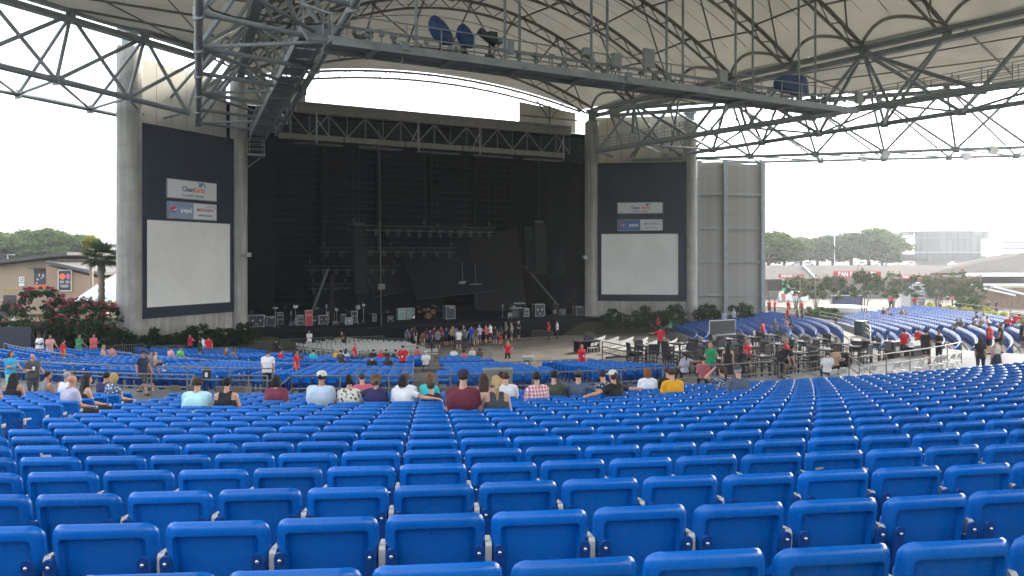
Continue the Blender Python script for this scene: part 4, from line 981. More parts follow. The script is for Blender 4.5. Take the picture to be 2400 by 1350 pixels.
# ------------------------------------------------------------------ people
# A figure is laid out as tapered capsules, fused into one skin by a voxel remesh, then clothes are grown from it as shells.
V3 = Vector
def capsule(m, a, b, ra, rb, n=10):
    m.tube(a, b, ra, n, rb); m.ball(a, ra, n, 6); m.ball(b, rb, n, 6)
class Fig:
    def __init__(s): s.seg = []                  # (a, b, ra, rb, tag)
    def add(s, a, b, ra, rb, tag): s.seg.append((V3(a), V3(b), ra, rb, tag))
def limb(f, pts, rad, tags):
    for i in range(len(pts) - 1): f.add(pts[i], pts[i + 1], rad[i], rad[i + 1], tags[i])
def figure(pose, fem=False, heavy=0.0):
    """faces +y, feet (or seat floor) at z 0, 1.75 m tall; returns segments"""
    f = Fig(); sit = pose.startswith('sit'); bend = pose == 'bend'
    hz = .53 if sit else .93                      # hip height
    sw = .165 if fem else .19; hw = .10 if fem else .095; wd = 1 + heavy
    lean = V3((0, .0, 0))
    hip = V3((0, 0, hz)); che = hip + V3((0, .0, .36)); nec = hip + V3((0, .0, .545)); hd = hip + V3((0, .02, .70))
    if sit: che = hip + V3((0, -.06, .35)); nec = hip + V3((0, -.05, .535)); hd = hip + V3((0, -.01, .69))
    if pose == 'lean': che = hip + V3((0, .10, .34)); nec = hip + V3((0, .17, .51)); hd = hip + V3((0, .23, .65))
    if bend: che = hip + V3((0, .22, .27)); nec = hip + V3((0, .40, .34)); hd = hip + V3((0, .53, .40))
    up = (nec - hip).normalized()
    f.add(hip + V3((-.06 * wd, 0, -.02)), hip + V3((.06 * wd, 0, -.02)), .125 * wd, .125 * wd, 'pelvis')
    f.add(hip + V3((-.05, 0, .02)), hip + up * .17 + V3((-.04, 0, 0)), .115 * wd, .108 * (1 + 1.3 * heavy), 'torso'); f.add(hip + V3((.05, 0, .02)), hip + up * .17 + V3((.04, 0, 0)), .115 * wd, .108 * (1 + 1.3 * heavy), 'torso')
    f.add(hip + up * .17 + V3((-.05, 0, 0)), che + V3((-.085, 0, 0)), .105 * (1 + heavy), .118 * wd, 'torso'); f.add(hip + up * .17 + V3((.05, 0, 0)), che + V3((.085, 0, 0)), .105 * (1 + heavy), .118 * wd, 'torso')
    f.add(che + V3((-.08, 0, .02)), nec + V3((-sw + .05, -.005, -.06)), .11 * wd, .07, 'torso'); f.add(che + V3((.08, 0, .02)), nec + V3((sw - .05, -.005, -.06)), .11 * wd, .07, 'torso')
    f.add(hip + up * .10, che + V3((0, .004, 0)), .112 * (1 + heavy), .120 * wd, 'torso'); f.add(che + V3((0, .004, .02)), nec + V3((0, -.008, -.07)), .112 * wd, .074, 'torso')
    if fem:
        for s in (-1, 1): f.add(che + V3((s * .075, .07, .0)), che + V3((s * .075, .085, -.01)), .06, .055, 'torso')
    f.add(nec + V3((-sw + .06, 0, -.05)), nec + V3((sw - .06, 0, -.05)), .062, .062, 'torso')
    f.add(nec + V3((0, 0, -.05)), hd + V3((0, -.015, -.06)), .056 if not fem else .048, .055 if not fem else .047, 'neck')
    f.hd = hd
    # head: skull, jaw, nose, ears
    for a, b, ra, rb in (((0, -.020, .045), (0, .022, .04), .076, .071), ((0, .02, -.02), (0, .042, -.06), .060, .041), ((0, .088, .0), (0, .108, -.022), .012, .016), ((0, .085, -.056), (0, .088, -.056), .016, .016)):
        f.add(hd + V3(a), hd + V3(b), ra, rb, 'head')
    for s in (-1, 1): f.add(hd + V3((s * .071, -.005, .015)), hd + V3((s * .075, -.012, -.02)), .016, .012, 'head')
    # arms
    ua, fa = .29, .25
    def arm(s, e, w, gp='relax'):
        sh = nec + V3((s * sw, -.01, -.065)); e = sh + (V3(e) - V3((0, 0, 0))).normalized() * ua; w_ = e + V3(w).normalized() * fa
        limb(f, [sh, sh.lerp(e, .5), e], [.058 * (1 + heavy * .5), .05, .042], ['uarm', 'uarm']); limb(f, [e, e.lerp(w_, .35), w_], [.043, .044, .029], ['farm', 'farm'])
        d = (w_ - e).normalized(); side = d.cross(V3((s, .2, 0))).normalized() if abs(d.z) > .5 else d.cross(V3((0, 0, 1))).normalized()
        nrm = d.cross(side).normalized(); pc = w_ + d * .075
        f.add(w_ + d * .02, pc - side * .022, .026, .022, 'hand'); f.add(w_ + d * .02, pc + side * .022, .026, .022, 'hand'); f.hands.append((w_, d, side, nrm))
    f.hands = []
    P = pose.split('_')[-1]
    dn = {'l': (-.18, .02, -1), 'r': (.18, .02, -1)}
    if P in ('stand', 'walk', 'hipsit'): 
        k = .35 if P == 'walk' else .05
        arm(-1, (-.16, k, -1), (-.02, .25 + k, -1)); arm(1, (.16, -k, -1), (.02, .25 - k * .3, -1))
    elif P == 'cross':
        arm(-1, (-.12, .12, -1), (.85, .55, .12)); arm(1, (.12, .10, -1), (-.85, .55, .25))
    elif P == 'hips':
        arm(-1, (-.75, -.25, -1), (.75, .35, -.45)); arm(1, (.75, -.25, -1), (-.75, .35, -.45))
    elif P == 'phone':
        arm(-1, (-.1, .15, -1), (.4, 1, .25)); arm(1, (.1, .15, -1), (-.4, 1, .35))
    elif P == 'point':
        arm(-1, (-.85, .25, -.35), (-.9, .3, .0)); arm(1, (.15, 0, -1), (.0, .3, -1))
    elif P == 'lean':
        arm(-1, (-.25, .75, -1), (.2, 1, -.05)); arm(1, (.25, .75, -1), (-.2, 1, -.05))
    elif P == 'bend':
        arm(-1, (-.1, .25, -1), (.05, .3, -1)); arm(1, (.1, .3, -1), (-.05, .35, -1))
    elif P == 'sit':
        arm(-1, (-.22, .25, -1), (.1, 1, -.25)); arm(1, (.22, .25, -1), (-.1, 1, -.25))
    elif P == 'spread':                              # both arms along the seat backs
        arm(-1, (-1, .05, -.28), (-1, -.06, -.06)); arm(1, (1, .05, -.28), (1, -.06, -.06))
    elif P == 'armright':
        arm(-1, (-.22, .25, -1), (.1, 1, -.25)); arm(1, (1, -.02, -.32), (1, .0, -.02))
    elif P == 'armleft':
        arm(-1, (-1, -.02, -.32), (-1, 0, -.02)); arm(1, (.22, .25, -1), (-.1, 1, -.25))
    elif P == 'handhead':
        arm(-1, (-.9, .35, .25), (.75, -.15, .75)); arm(1, (.22, .25, -1), (-.1, 1, -.25))
    elif P == 'cup':
        arm(-1, (-.3, .5, -1), (-.1, .6, -.6)); arm(1, (.15, .2, -1), (-.15, 1, .35))
    else:
        arm(-1, (-.16, 0, -1), (-.02, .25, -1)); arm(1, (.16, 0, -1), (.02, .25, -1))
    # legs
    for s in (-1, 1):
        h = hip + V3((s * hw, 0, -.04))
        if sit: kn = h + V3((s * .06, .44, .03)); an = V3((kn.x, kn.y + .02, .08))
        elif P == 'walk': kn = h + V3((s * .01, .20 if s > 0 else .02, -.42)); an = V3((kn.x, .26 if s > 0 else -.30, .09 if s > 0 else .16))
        elif pose == 'lean': kn = h + V3((s * .03, .03, -.42)); an = V3((kn.x, -.06, .08))
        else: kn = h + V3((s * .03, .015, -.42)); an = V3((h.x + s * .04, -.02, .08))
        limb(f, [h, h.lerp(kn, .5), kn], [.088 * wd, .074 * wd, .056], ['thigh', 'thigh']); limb(f, [kn, kn.lerp(an, .35), an], [.054, .055, .037], ['shin', 'shin'])
        f.add(an + V3((0, -.04, -.04)), an + V3((s * .02, .15, -.05)), .04, .032, 'foot')
    f.up = up; f.nec = nec; f.hip = hip; f.sit = sit; f.fem = fem
    return f
def seg_dist(P, a, b, ra, rb):
    a = np.array(a); b = np.array(b); d = b - a; L = max(1e-9, d @ d); t = np.clip(((P - a) @ d) / L, 0, 1)
    return np.linalg.norm(P - (a + t[:, None] * d), axis=1) - (ra + (rb - ra) * t), t
_arch = {}
def shell(verts, faces, norms, keep, infl, name, smooth_it=3):
    fi = np.nonzero(keep)[0]; used = {}; V = []; Fc = []
    for i in fi:
        f = []
        for v in faces[i]:
            if v not in used: used[v] = len(V); V.append(v)
            f.append(used[v])
        Fc.append(f)
    if not Fc: return None
    V = np.array(V); co = verts[V] + norms[V] * infl
    me = bpy.data.meshes.new(name); me.from_pydata(co.tolist(), [], Fc)
    bm = bmesh.new(); bm.from_mesh(me)
    for _ in range(smooth_it): bmesh.ops.smooth_vert(bm, verts=bm.verts, factor=.5, use_axis_x=True, use_axis_y=True, use_axis_z=True)
    bm.to_mesh(me); bm.free()
    me.polygons.foreach_set('use_smooth', [True] * len(me.polygons)); me.update(); return me
def archetype(pose, fem=False, heavy=0.0, vox=.019):
    key = (pose, fem, heavy)
    if key in _arch: return _arch[key]
    f = figure(pose, fem, heavy); m = MB()
    for a, b, ra, rb, tg in f.seg: capsule(m, a, b, ra, rb)
    me = m.mesh('body'); o = bpy.data.objects.new('tmp_body', me); COL.objects.link(o)
    r = o.modifiers.new('r', 'REMESH'); r.mode = 'VOXEL'; r.voxel_size = vox
    sm = o.modifiers.new('s', 'SMOOTH'); sm.iterations = 3; sm.factor = .5
    bpy.context.view_layer.update(); dg = bpy.context.evaluated_depsgraph_get()
    bd = bpy.data.meshes.new_from_object(o.evaluated_get(dg)); bpy.data.objects.remove(o); bpy.data.meshes.remove(me)
    n = len(bd.vertices); co = np.empty(n * 3); bd.vertices.foreach_get('co', co); co = co.reshape(-1, 3); nr = np.empty(n * 3); bd.vertex_normals.foreach_get('vector', nr); nr = nr.reshape(-1, 3)
    faces = [tuple(p.vertices) for p in bd.polygons]; cen = np.array([co[list(q)].mean(axis=0) for q in faces])
    best = np.full(len(faces), 9.0); tagi = np.zeros(len(faces), int); tt = np.zeros(len(faces)); names = []
    for i, (a, b, ra, rb, tg) in enumerate(f.seg):
        d, t = seg_dist(cen, a, b, ra, rb); k = d < best; best[k] = d[k]; tagi[k] = i; tt[k] = t[k]
    tg = np.array([f.seg[i][4] for i in tagi])
    firsts = np.zeros(len(faces), bool)              # upper half of the upper arm (short sleeves) / thigh
    seen = {}
    for i, (a, b, ra, rb, g) in enumerate(f.seg):
        key2 = (g, a.x > 0)
        if g in ('uarm', 'thigh', 'shin', 'farm'): firsts |= (tagi == i) & (seen.get(key2, 0) == 0); seen[key2] = seen.get(key2, 0) + 1
    hd = np.array(f.hd); rel = cen - hd; up = np.array(f.up); nec = np.array(f.nec); hip = np.array(f.hip)
    hz = (cen - hip) @ up
    low = (tg == 'neck') & ((cen - nec) @ up < -.02)
    torso = (tg == 'torso') | low
    S_ = {}
    sleeve = (tg == 'uarm') & (firsts | (tt < .35))
    S_['shirt'] = shell(co, faces, nr, torso | sleeve | ((tg == 'pelvis') & (hz > -.06)), .020, 'shirt')
    arms_out = np.abs((cen - nec)[:, 0]) > (.115 if fem else .135)
    S_['tank'] = shell(co, faces, nr, (torso & ~((hz > .42) & arms_out)) | ((tg == 'pelvis') & (hz > -.06)), .014, 'shirt')
    S_['long'] = shell(co, faces, nr, torso | (tg == 'uarm') | (tg == 'farm') | ((tg == 'pelvis') & (hz > -.06)), .018, 'shirt')
    S_['trousers'] = shell(co, faces, nr, (tg == 'pelvis') | (tg == 'thigh') | (tg == 'shin') | ((tg == 'torso') & (hz < .06)), .013, 'trousers')
    S_['shorts'] = shell(co, faces, nr, (tg == 'pelvis') | (tg == 'thigh') | ((tg == 'torso') & (hz < .06)), .015, 'shorts')
    S_['shoes'] = shell(co, faces, nr, tg == 'foot', .010, 'shoes', 1)
    # dress: shirt and a flared skirt
    # hair by region: behind a slanted plane over the skull
    hr = (tg == 'head') & (rel[:, 2] > -.01) & ((rel[:, 1] * .9 - rel[:, 2] * .75) < -.002) | ((tg == 'head') & (rel[:, 1] < -.03) & (rel[:, 2] > -.055) & (np.abs(rel[:, 0]) < .08))
    bz = (tg == 'head') & (rel[:, 2] > .02) & ((rel[:, 1] * .9 - rel[:, 2] * .75) < -.005) | ((tg == 'head') & (rel[:, 1] < -.04) & (rel[:, 2] > -.03))
    S_['short'] = shell(co, faces, nr, hr, .012, 'hair', 1); S_['buzz'] = shell(co, faces, nr, bz, .006, 'hair', 1); S_['full'] = shell(co, faces, nr, hr, .022, 'hair', 2)
    def fuse(mm, name, vx=.016):
        me = mm.mesh(name); o = bpy.data.objects.new('tmp', me); COL.objects.link(o); r = o.modifiers.new('r', 'REMESH'); r.mode = 'VOXEL'; r.voxel_size = vx; sm = o.modifiers.new('s', 'SMOOTH'); sm.iterations = 2
        bpy.context.view_layer.update(); q = bpy.data.meshes.new_from_object(o.evaluated_get(bpy.context.evaluated_depsgraph_get())); bpy.data.objects.remove(o); bpy.data.meshes.remove(me); q.name = name
        q.polygons.foreach_set('use_smooth', [True] * len(q.polygons)); return q
    h = f.hd
    def hm(kind):
        mm = MB(); capsule(mm, h + V3((0, -.028, .055)), h + V3((0, .012, .058)), .080, .073)
        capsule(mm, h + V3((-.030, -.042, .0)), h + V3((.030, -.042, .0)), .060, .060)
        if kind == 'long':
            for s in (-1, 0, 1): capsule(mm, h + V3((s * .05, -.05, .0)), h + V3((s * .06, -.095, -.20)), .055, .05); capsule(mm, h + V3((s * .06, -.095, -.20)), h + V3((s * .045, -.115, -.36)), .05, .022)
            for s in (-1, 1): capsule(mm, h + V3((s * .070, -.01, .03)), h + V3((s * .078, -.02, -.17)), .026, .026)
        if kind == 'bob':
            for s in (-1, 0, 1): capsule(mm, h + V3((s * .05, -.05, .0)), h + V3((s * .050, -.058, -.09)), .050, .040)
            for s in (-1, 1): capsule(mm, h + V3((s * .070, -.0, .03)), h + V3((s * .073, .0, -.08)), .027, .026)
        if kind == 'curly':
            rn = random.Random(3)
            for i in range(26): a = rn.uniform(0, 6.28); z = rn.uniform(-.07, .13); d = .095 * math.sqrt(max(.1, 1 - (z / .16) ** 2)); y = d * math.sin(a); mm.ball(h + V3((d * math.cos(a), min(y, .03) - .02, z)), rn.uniform(.03, .045), 8, 5)
        if kind in ('ponytail',): capsule(mm, h + V3((0, -.11, .03)), h + V3((0, -.155, -.06)), .034, .04); capsule(mm, h + V3((0, -.155, -.06)), h + V3((.01, -.13, -.30)), .042, .014)
        if kind == 'bun': mm.ball(h + V3((0, -.11, .10)), .055, 10, 7)
        return fuse(mm, 'hair')
    S_['_hair'] = hm; S_['_hd'] = h; S_['_fig'] = f
    # hands: five fingers rooted in each palm, joined to the body mesh
    bm = bmesh.new(); bm.from_mesh(bd); hb = MB()
    for w, d, sd, nm in f.hands:
        for k, (o_, L) in enumerate(((-.030, .062), (-.010, .074), (.010, .070), (.029, .055))):
            a = w + d * .078 + sd * o_; b = a + (d + nm * .25).normalized() * L * .55; c = b + (d + nm * .75).normalized() * L * .45; hb.path([a, b, c], [.0098, .0088, .0065], 5)
        a = w + d * .03 - sd * .028; b = a + (d * .6 - sd * .7 + nm * .2).normalized() * .038; c = b + (d * .9 - sd * .2 + nm * .3).normalized() * .028; hb.path([a, b, c], [.0125, .0105, .008], 5)
    t = hb.mesh('t'); bm.from_mesh(t); bm.to_mesh(bd); bm.free(); bpy.data.meshes.remove(t)
    bd.polygons.foreach_set('use_smooth', [True] * len(bd.polygons)); bd.name = 'body'; S_['body'] = bd
    _arch[key] = S_; return S_
def cmat(kind, col, pattern=None):
    key = f'{kind}_' + '_'.join('%02x' % int(255 * c) for c in col) + (f'_{pattern}' if pattern else '')
    if key in _mats: return _mats[key]
    m = mat(key, col, .55 if kind == 'skin' else .85, var=.12, scale=5)
    if kind == 'cloth': pass
    if pattern:
        nt = m.node_tree; b = nt.nodes['Principled BSDF']; L = nt.links.new; tc = nt.nodes.new('ShaderNodeTexCoord'); mx = nt.nodes.new('ShaderNodeMix'); mx.data_type = 'RGBA'
        src = b.inputs['Base Color'].links[0].from_socket; L(src, mx.inputs[6])
        def wave(axis, sc, thr):
            w = nt.nodes.new('ShaderNodeTexWave'); w.bands_direction = axis; w.inputs['Scale'].default_value = sc; L(tc.outputs['Object'], w.inputs['Vector'])
            g = nt.nodes.new('ShaderNodeMath'); g.operation = 'GREATER_THAN'; g.inputs[1].default_value = thr; L(w.outputs[1], g.inputs[0]); return g
        if pattern == 'plaid':
            a, b2 = wave('X', 4.5, .62), wave('Z', 4.5, .62); q = nt.nodes.new('ShaderNodeMath'); q.operation = 'MULTIPLY_ADD'; q.inputs[1].default_value = .5; L(a.outputs[0], q.inputs[0]); h2 = nt.nodes.new('ShaderNodeMath'); h2.operation = 'MULTIPLY'; h2.inputs[1].default_value = .4; L(b2.outputs[0], h2.inputs[0]); L(h2.outputs[0], q.inputs[2]); L(q.outputs[0], mx.inputs[0]); mx.inputs[7].default_value = (.75, .72, .72, 1)
        elif pattern == 'stripe':
            a = wave('Z', 7, .7); L(a.outputs[0], mx.inputs[0]); mx.inputs[7].default_value = (.25, .32, .42, 1)
        else:
            vz = nt.nodes.new('ShaderNodeTexVoronoi'); vz.inputs['Scale'].default_value = 26 if pattern == 'dots' else 15; L(tc.outputs['Object'], vz.inputs['Vector'])
            g = nt.nodes.new('ShaderNodeMath'); g.operation = 'LESS_THAN'; g.inputs[1].default_value = .36; L(vz.outputs[0], g.inputs[0]); L(g.outputs[0], mx.inputs[0])
            mx.inputs[7].default_value = (.5, .55, .62, 1) if pattern in ('dots', 'print') else (.06, .06, .055, 1)
        L(mx.outputs[2], b.inputs['Base Color'])
    return m
SK = {'f': (.50, .27, .18), 'm': (.40, .20, .12), 'd': (.10, .05, .03), 'r': (.46, .23, .155)}
HC = {'k': (.010, .009, .009), 'b': (.045, .024, .013), 'l': (.12, .065, .03), 'y': (.38, .25, .10), 'w': (.36, .23, .13), 'g': (.30, .29, .28), 'o': (.22, .065, .02), 'p': (.42, .05, .10)}
def part_copy(name, me, parent, mt):
    o = link(name, me, parent)
    if me.materials: pass
    else: me.materials.append(mt)
    o.material_slots[0].link = 'OBJECT'; o.material_slots[0].material = mt; return o
CW = {'red': (.50, .012, .03), 'white': (.66, .66, .66), 'black': (.012, .012, .014), 'navy': (.012, .018, .05), 'grey': (.16, .165, .175), 'dgrey': (.05, .052, .055), 'maroon': (.11, .012, .025), 'teal': (.03, .42, .42), 'aqua': (.42, .68, .66), 'green': (.01, .26, .09),
      'lime': (.14, .55, .12), 'coral': (.62, .10, .12), 'pink': (.62, .30, .30), 'salmon': (.50, .10, .13), 'yellow': (.72, .33, .01), 'lblue': (.42, .50, .58), 'slate': (.07, .095, .14), 'olive': (.045, .055, .035), 'jeans': (.10, .16, .24), 'khaki': (.26, .20, .13), 'tan': (.45, .30, .19),
      'lav': (.42, .40, .50), 'blue': (.015, .05, .42), 'purple': (.022, .02, .08), 'cyan': (.02, .32, .55), 'cream': (.58, .55, .45), 'burg': (.16, .03, .05), 'mint': (.25, .6, .5), 'brown': (.10, .055, .035)}
def person(pose, loc, rz, label, skin='f', hair='short', hc='b', top='shirt', tc='red', leg='trousers', lc='black', fem=False, heavy=0.0, cap=None, scale=1.0, group=None, pattern=None, extra=(), shoe='black'):
    A = archetype(pose, fem, heavy); sk = cmat('skin', SK[skin])
    o = part_copy('person', A['body'], None, sk); tag(o, label, 'person', group); o.location = loc; o.rotation_euler = (0, 0, rz); o.scale = (scale,) * 3
    part_copy('shirt', A[top], o, cmat('cloth', CW[tc], pattern))
    if leg == 'dress':
        if 'dress' not in A:
            h = A['_hip'] if '_hip' in A else A['_fig'].hip; m = MB(); m.lathe((0, 0, 0), [(.27, .42 if not A['_fig'].sit else .3), (.24, .6), (.19, h.z + .02), (.155, h.z + .14)], 18); A['dress'] = m.mesh('skirt', None, 60)
        part_copy('skirt', A['dress'], o, cmat('cloth', CW[lc]))
    else: part_copy(leg, A[leg], o, cmat('cloth', CW[lc]))
    if A['shoes'] is not None: part_copy('shoes', A['shoes'], o, cmat('cloth', CW[shoe]))
    h = A['_hd']
    if hair in ('short', 'buzz', 'full'): part_copy('hair', A[hair], o, cmat('hair', HC[hc]))
    elif hair:
        if 'h_' + hair not in A: A['h_' + hair] = A['_hair'](hair)
        part_copy('hair', A['h_' + hair], o, cmat('hair', HC[hc]))
    if cap:
        if 'cap' not in A:
            m = MB(); pr = []; v = []; f = []
            m.lathe((h.x, h.y - .005, h.z + .045), [(.094, 0), (.093, .03), (.085, .058), (.064, .080), (.03, .093), (.008, .096)], 16)
            n = 9; 
            for i in range(n + 1): a = R_(25 + 130 * i / n); v += [(h.x + .096 * math.cos(a), h.y - .005 + .096 * math.sin(a), h.z + .052), (h.x + .105 * math.cos(a) * .95, h.y + .075 + .10 * math.sin(a), h.z + .036), (h.x + .096 * math.cos(a), h.y - .005 + .096 * math.sin(a), h.z + .042), (h.x + .105 * math.cos(a) * .95, h.y + .075 + .10 * math.sin(a), h.z + .028)]
            for i in range(n): b = 4 * i; f += [(b, b + 1, b + 5, b + 4), (b + 2, b + 6, b + 7, b + 3), (b + 1, b + 3, b + 7, b + 5)]
            m.add(v, f); A['cap'] = m.mesh('cap', None, 45)
        c = part_copy('cap', A['cap'], o, cmat('cloth', CW[cap]))
        if 'backcap' in extra: pass
    f = A['_fig']
    if 'badge' in extra:
        m = MB(); y = .155 + .12 * heavy; z = f.hip.z + .22; m.box((.03, y + .02, z), (.06, .008, .10)); part_copy('badge', m.mesh('badge'), o, M_tw)
        m = MB(); m.path([f.nec + V3((-.06, .02, -.02)), V3((-.02, y, f.hip.z + .38)), V3((.03, y + .02, z + .05))], .006, 4); m.path([f.nec + V3((.06, .02, -.02)), V3((.05, y, f.hip.z + .38)), V3((.03, y + .02, z + .05))], .006, 4); part_copy('lanyard', m.mesh('lanyard'), o, M_dark)
    if 'shades' in extra:
        m = MB()
        for s in (-1, 1): m.ball(h + V3((s * .034, .092, .022)), (.024, .008, .017), 8, 5); m.bar(h + V3((s * .06, .085, .026)), h + V3((s * .088, -.01, .022)), .006, .008)
        part_copy('sunglasses', m.mesh('sunglasses'), o, M_dark)
    if 'shadestop' in extra:
        m = MB()
        for s in (-1, 1): m.ball(h + V3((s * .034, .05, .125)), (.024, .014, .014), 8, 5)
        part_copy('sunglasses', m.mesh('sunglasses'), o, M_dark)
    if 'cup' in extra or 'phone' in extra:
        w, d, sd, nm = f.hands[1]; m = MB()
        if 'cup' in extra: m.lathe(w + d * .08 + V3((0, 0, -.05)), [(.033, 0), (.043, .13)], 10); q = link('cup', m.mesh('plastic_cup', M_tw, 50)); q.location = (0, 0, 0)
        else: m.box(w + d * .09, (.07, .012, .14), rot=Matrix.Rotation(R_(-35), 3, 'X')); q = link('phone', m.mesh('phone', M_dark))
        q.matrix_world = Matrix.Translation(loc) @ Matrix.Rotation(rz, 4, 'Z') @ Matrix.Scale(scale, 4)
        tag(q, ('clear plastic cup held by the ' if 'cup' in extra else 'phone held by the ') + label.split(' with ')[0].split(' in the ')[0].split(' on ')[0], 'cup' if 'cup' in extra else 'phone')
    if 'strap' in extra:
        m = MB(); m.path([f.nec + V3((-.12, -.09, -.03)), f.hip + V3((.0, -.155, .30)), f.hip + V3((.16, -.12, .10))], .02, 5); part_copy('bag_strap', m.mesh('bag_strap'), o, M_dark)
    if 'logo' in extra:
        m = MB(); m.lathe((0, 0, 0), [(.055, 0), (.055, .006)], 16); me = m.mesh('shirt_print'); me.transform(Matrix.Translation(f.hip + V3((0, -.175, .33))) @ Matrix.Rotation(R_(90), 4, 'X')); part_copy('shirt_print', me, o, M_tw)
    return o
def face_to(p, deg):                              # deg 0 = facing the stage, 180 = facing the camera side, 90 = towards the right of the photo
    t = CEN - p; return math.atan2(t.y, t.x) - math.pi / 2 - R_(deg)
def solve(px, py, h, Yg, lo=.75, hi=1.35):
    best = None
    for i in range(121):
        Y = Yg * (lo + (hi - lo) * i / 120); p = at(px, py, Y); e = abs(p.z - floor_at(p.x, p.y) - h) + .5 * abs(Y / Yg - 1)
        if best is None or e < best[0]: best = (e, Y)
    return best[1]
# ------------------------------------------------------------------ who is where
def place_seated(px, py, Yg, pose, deg, label, block='any', **kw):
    Y = Yg if kw.pop('exact', 0) else solve(px, py, 1.34 * kw.get('scale', 1) + (.03 if kw.get('cap') else 0), Yg, .8, 1.2); t = at(px, py, Y); q = nearest_seat(t.x, t.y, block); occupied.append((q[1], round(q[2], 3)))
    p, rz = seat_xf(q[4], q[2], q[5]); tow = Vector((-math.sin(rz), math.cos(rz), 0))
    kw.setdefault('group', 'people sitting in the front block')
    return person(pose, p + tow * .17, rz - R_(deg), label, **kw)
PS = place_seated
W = 'white'; K = 'black'
# rows near the walkway, left to right
PS(10, 884, 19, 'sit', 20, 'woman in a pale top at the very left edge of the picture', 'left', fem=True, hair='long', hc='b', tc='mint', top='tank', skin='r')
PS(56, 886, 19, 'sit', -10, 'woman with black hair in a black tank top in the left block', 'left', fem=True, hair='long', hc='k', tc=K, top='tank', skin='m')
PS(126, 868, 21, 'sit', 25, 'man with shaved dark head in a grey tank top, arm over the next seat', 'left', hair='buzz', hc='k', tc='grey', top='tank', skin='m')
PS(179, 868, 21, 'sit', 0, 'grey haired man in a white sleeveless top', 'left', hair='short', hc='g', tc=W, top='tank', skin='r')
PS(209, 891, 17, 'sit', 25, 'bald man in a dusty pink T-shirt at the aisle end of the left block', 'left', hair=None, tc='lav', skin='r')
PS(236, 874, 19.5, 'sit', 10, 'dark haired man in a navy T-shirt in the left block', 'left', hair='short', hc='k', tc='purple', skin='m')
PS(262, 887, 16, 'sit', 35, 'woman with very long black hair in a black top on the aisle seat', 'left', fem=True, hair='long', hc='k', tc=K, top='tank', skin='f')
PS(277, 872, 18.5, 'sit', 20, 'woman with raised sunglasses and a blue and white patterned shirt', 'left', fem=True, hair='bob', hc='y', tc='slate', pattern='print', extra=('shadestop',), skin='f')
PS(470, 896, 14.2, 'sit', 0, 'brown haired woman in a pale aqua T-shirt', 'main', hair='full', hc='b', tc='aqua', heavy=.25)
PS(532, 903, 14.2, 'sit', 0, 'dark haired person in a black tank top showing both shoulders', 'main', fem=True, hair='short', hc='k', tc=K, top='tank')
PS(623, 885, 15.5, 'sit', 0, 'dark haired woman in a plum T-shirt below the standing white polo', 'main', fem=True, hair='bob', hc='k', tc='burg', heavy=.2)
PS(745, 871, 15.2, 'sit', 12, 'very large man in a pale blue shirt and a beige cap', 'main', hair='short', hc='k', tc='lblue', heavy=.55, cap='cream', scale=1.06, skin='m')
PS(812, 876, 15.6, 'sit', 0, 'woman with a dark bun in a cream patterned blouse', 'main', fem=True, hair='bun', hc='k', tc='cream', pattern='lace', heavy=.2)
PS(849, 871, 18.5, 'sit', -20, 'man in a salmon T-shirt with sunglasses', 'main', hair='buzz', hc='b', tc='salmon', extra=('shades',))
PS(874, 880, 15.4, 'sit_armleft', 10, 'blonde curly haired woman in a navy top with her arm along the next seat', 'main', fem=True, hair='curly', hc='l', tc='purple', heavy=.15)
PS(930, 869, 16.6, 'sit', 15, 'sandy haired man in a white shirt with a black strap across his back', 'main', hair='full', hc='l', tc=W, extra=('strap',))
PS(963, 884, 14.6, 'sit_armright', 20, 'woman with black hair in a white T-shirt with her arm on the next seat', 'main', fem=True, hair='bob', hc='k', tc=W, heavy=.15)
PS(987, 881, 16.3, 'sit', 30, 'brown haired woman in a teal top', 'main', fem=True, hair='bob', hc='l', tc='teal')
PS(1026, 903, 14.8, 'sit', -35, 'child with white sunglasses on a brown head beside the man in maroon', 'main', hair='short', hc='b', tc='navy', scale=.88, extra=('shades',))
PS(1074, 877, 12.4, 'sit', 18, 'big man in a maroon T-shirt and navy cap, nearest person to the camera', 'main', hair='short', hc='b', tc='maroon', heavy=.4, cap='navy', scale=1.08, exact=1)
PS(1112, 879, 15.0, 'sit', 5, 'woman with long dark brown hair right of the man in maroon', 'main', fem=True, hair='long', hc='b', tc='tan', top='tank')
PS(1150, 890, 12.2, 'sit', 0, 'woman with a blonde ponytail in a grey tank top', 'main', fem=True, hair='ponytail', hc='y', tc='dgrey', top='tank', skin='f', exact=1)
PS(1158, 878, 16.5, 'sit', 0, 'dark haired man in a black T-shirt behind the blonde ponytail', 'main', hair='short', hc='k', tc=K)
PS(1207, 881, 16.4, 'sit', 0, 'brown haired man in a plain white T-shirt', 'main', hair='short', hc='b', tc=W)
PS(1250, 868, 15.8, 'sit', -18, 'black haired man in a red and white plaid shirt', 'main', hair='full', hc='k', tc='salmon', pattern='plaid')
PS(1312, 868, 16.2, 'sit', 25, 'man in an olive T-shirt and black cap with sunglasses', 'main', hair='short', hc='k', tc='olive', cap=K, extra=('shades',))
PS(1366, 869, 16.2, 'sit_armright', 20, 'man in a slate blue T-shirt with his arm along the next seat', 'main', hair='short', hc='k', tc='slate', cap='dgrey')
PS(1424, 875, 16.2, 'sit', -20, 'person in a navy floral shirt and navy cap', 'main', hair='short', hc='b', tc='navy', pattern='dots', cap='navy')
PS(1482, 873, 15.6, 'sit_spread', -25, 'woman in a black T-shirt and white cap with both arms spread over the seats', 'main', fem=True, hair='ponytail', hc='b', tc=K, cap='cream')
PS(1513, 868, 18, 'sit', 10, 'woman with copper red hair in a white top', 'main', fem=True, hair='bob', hc='o', tc=W)
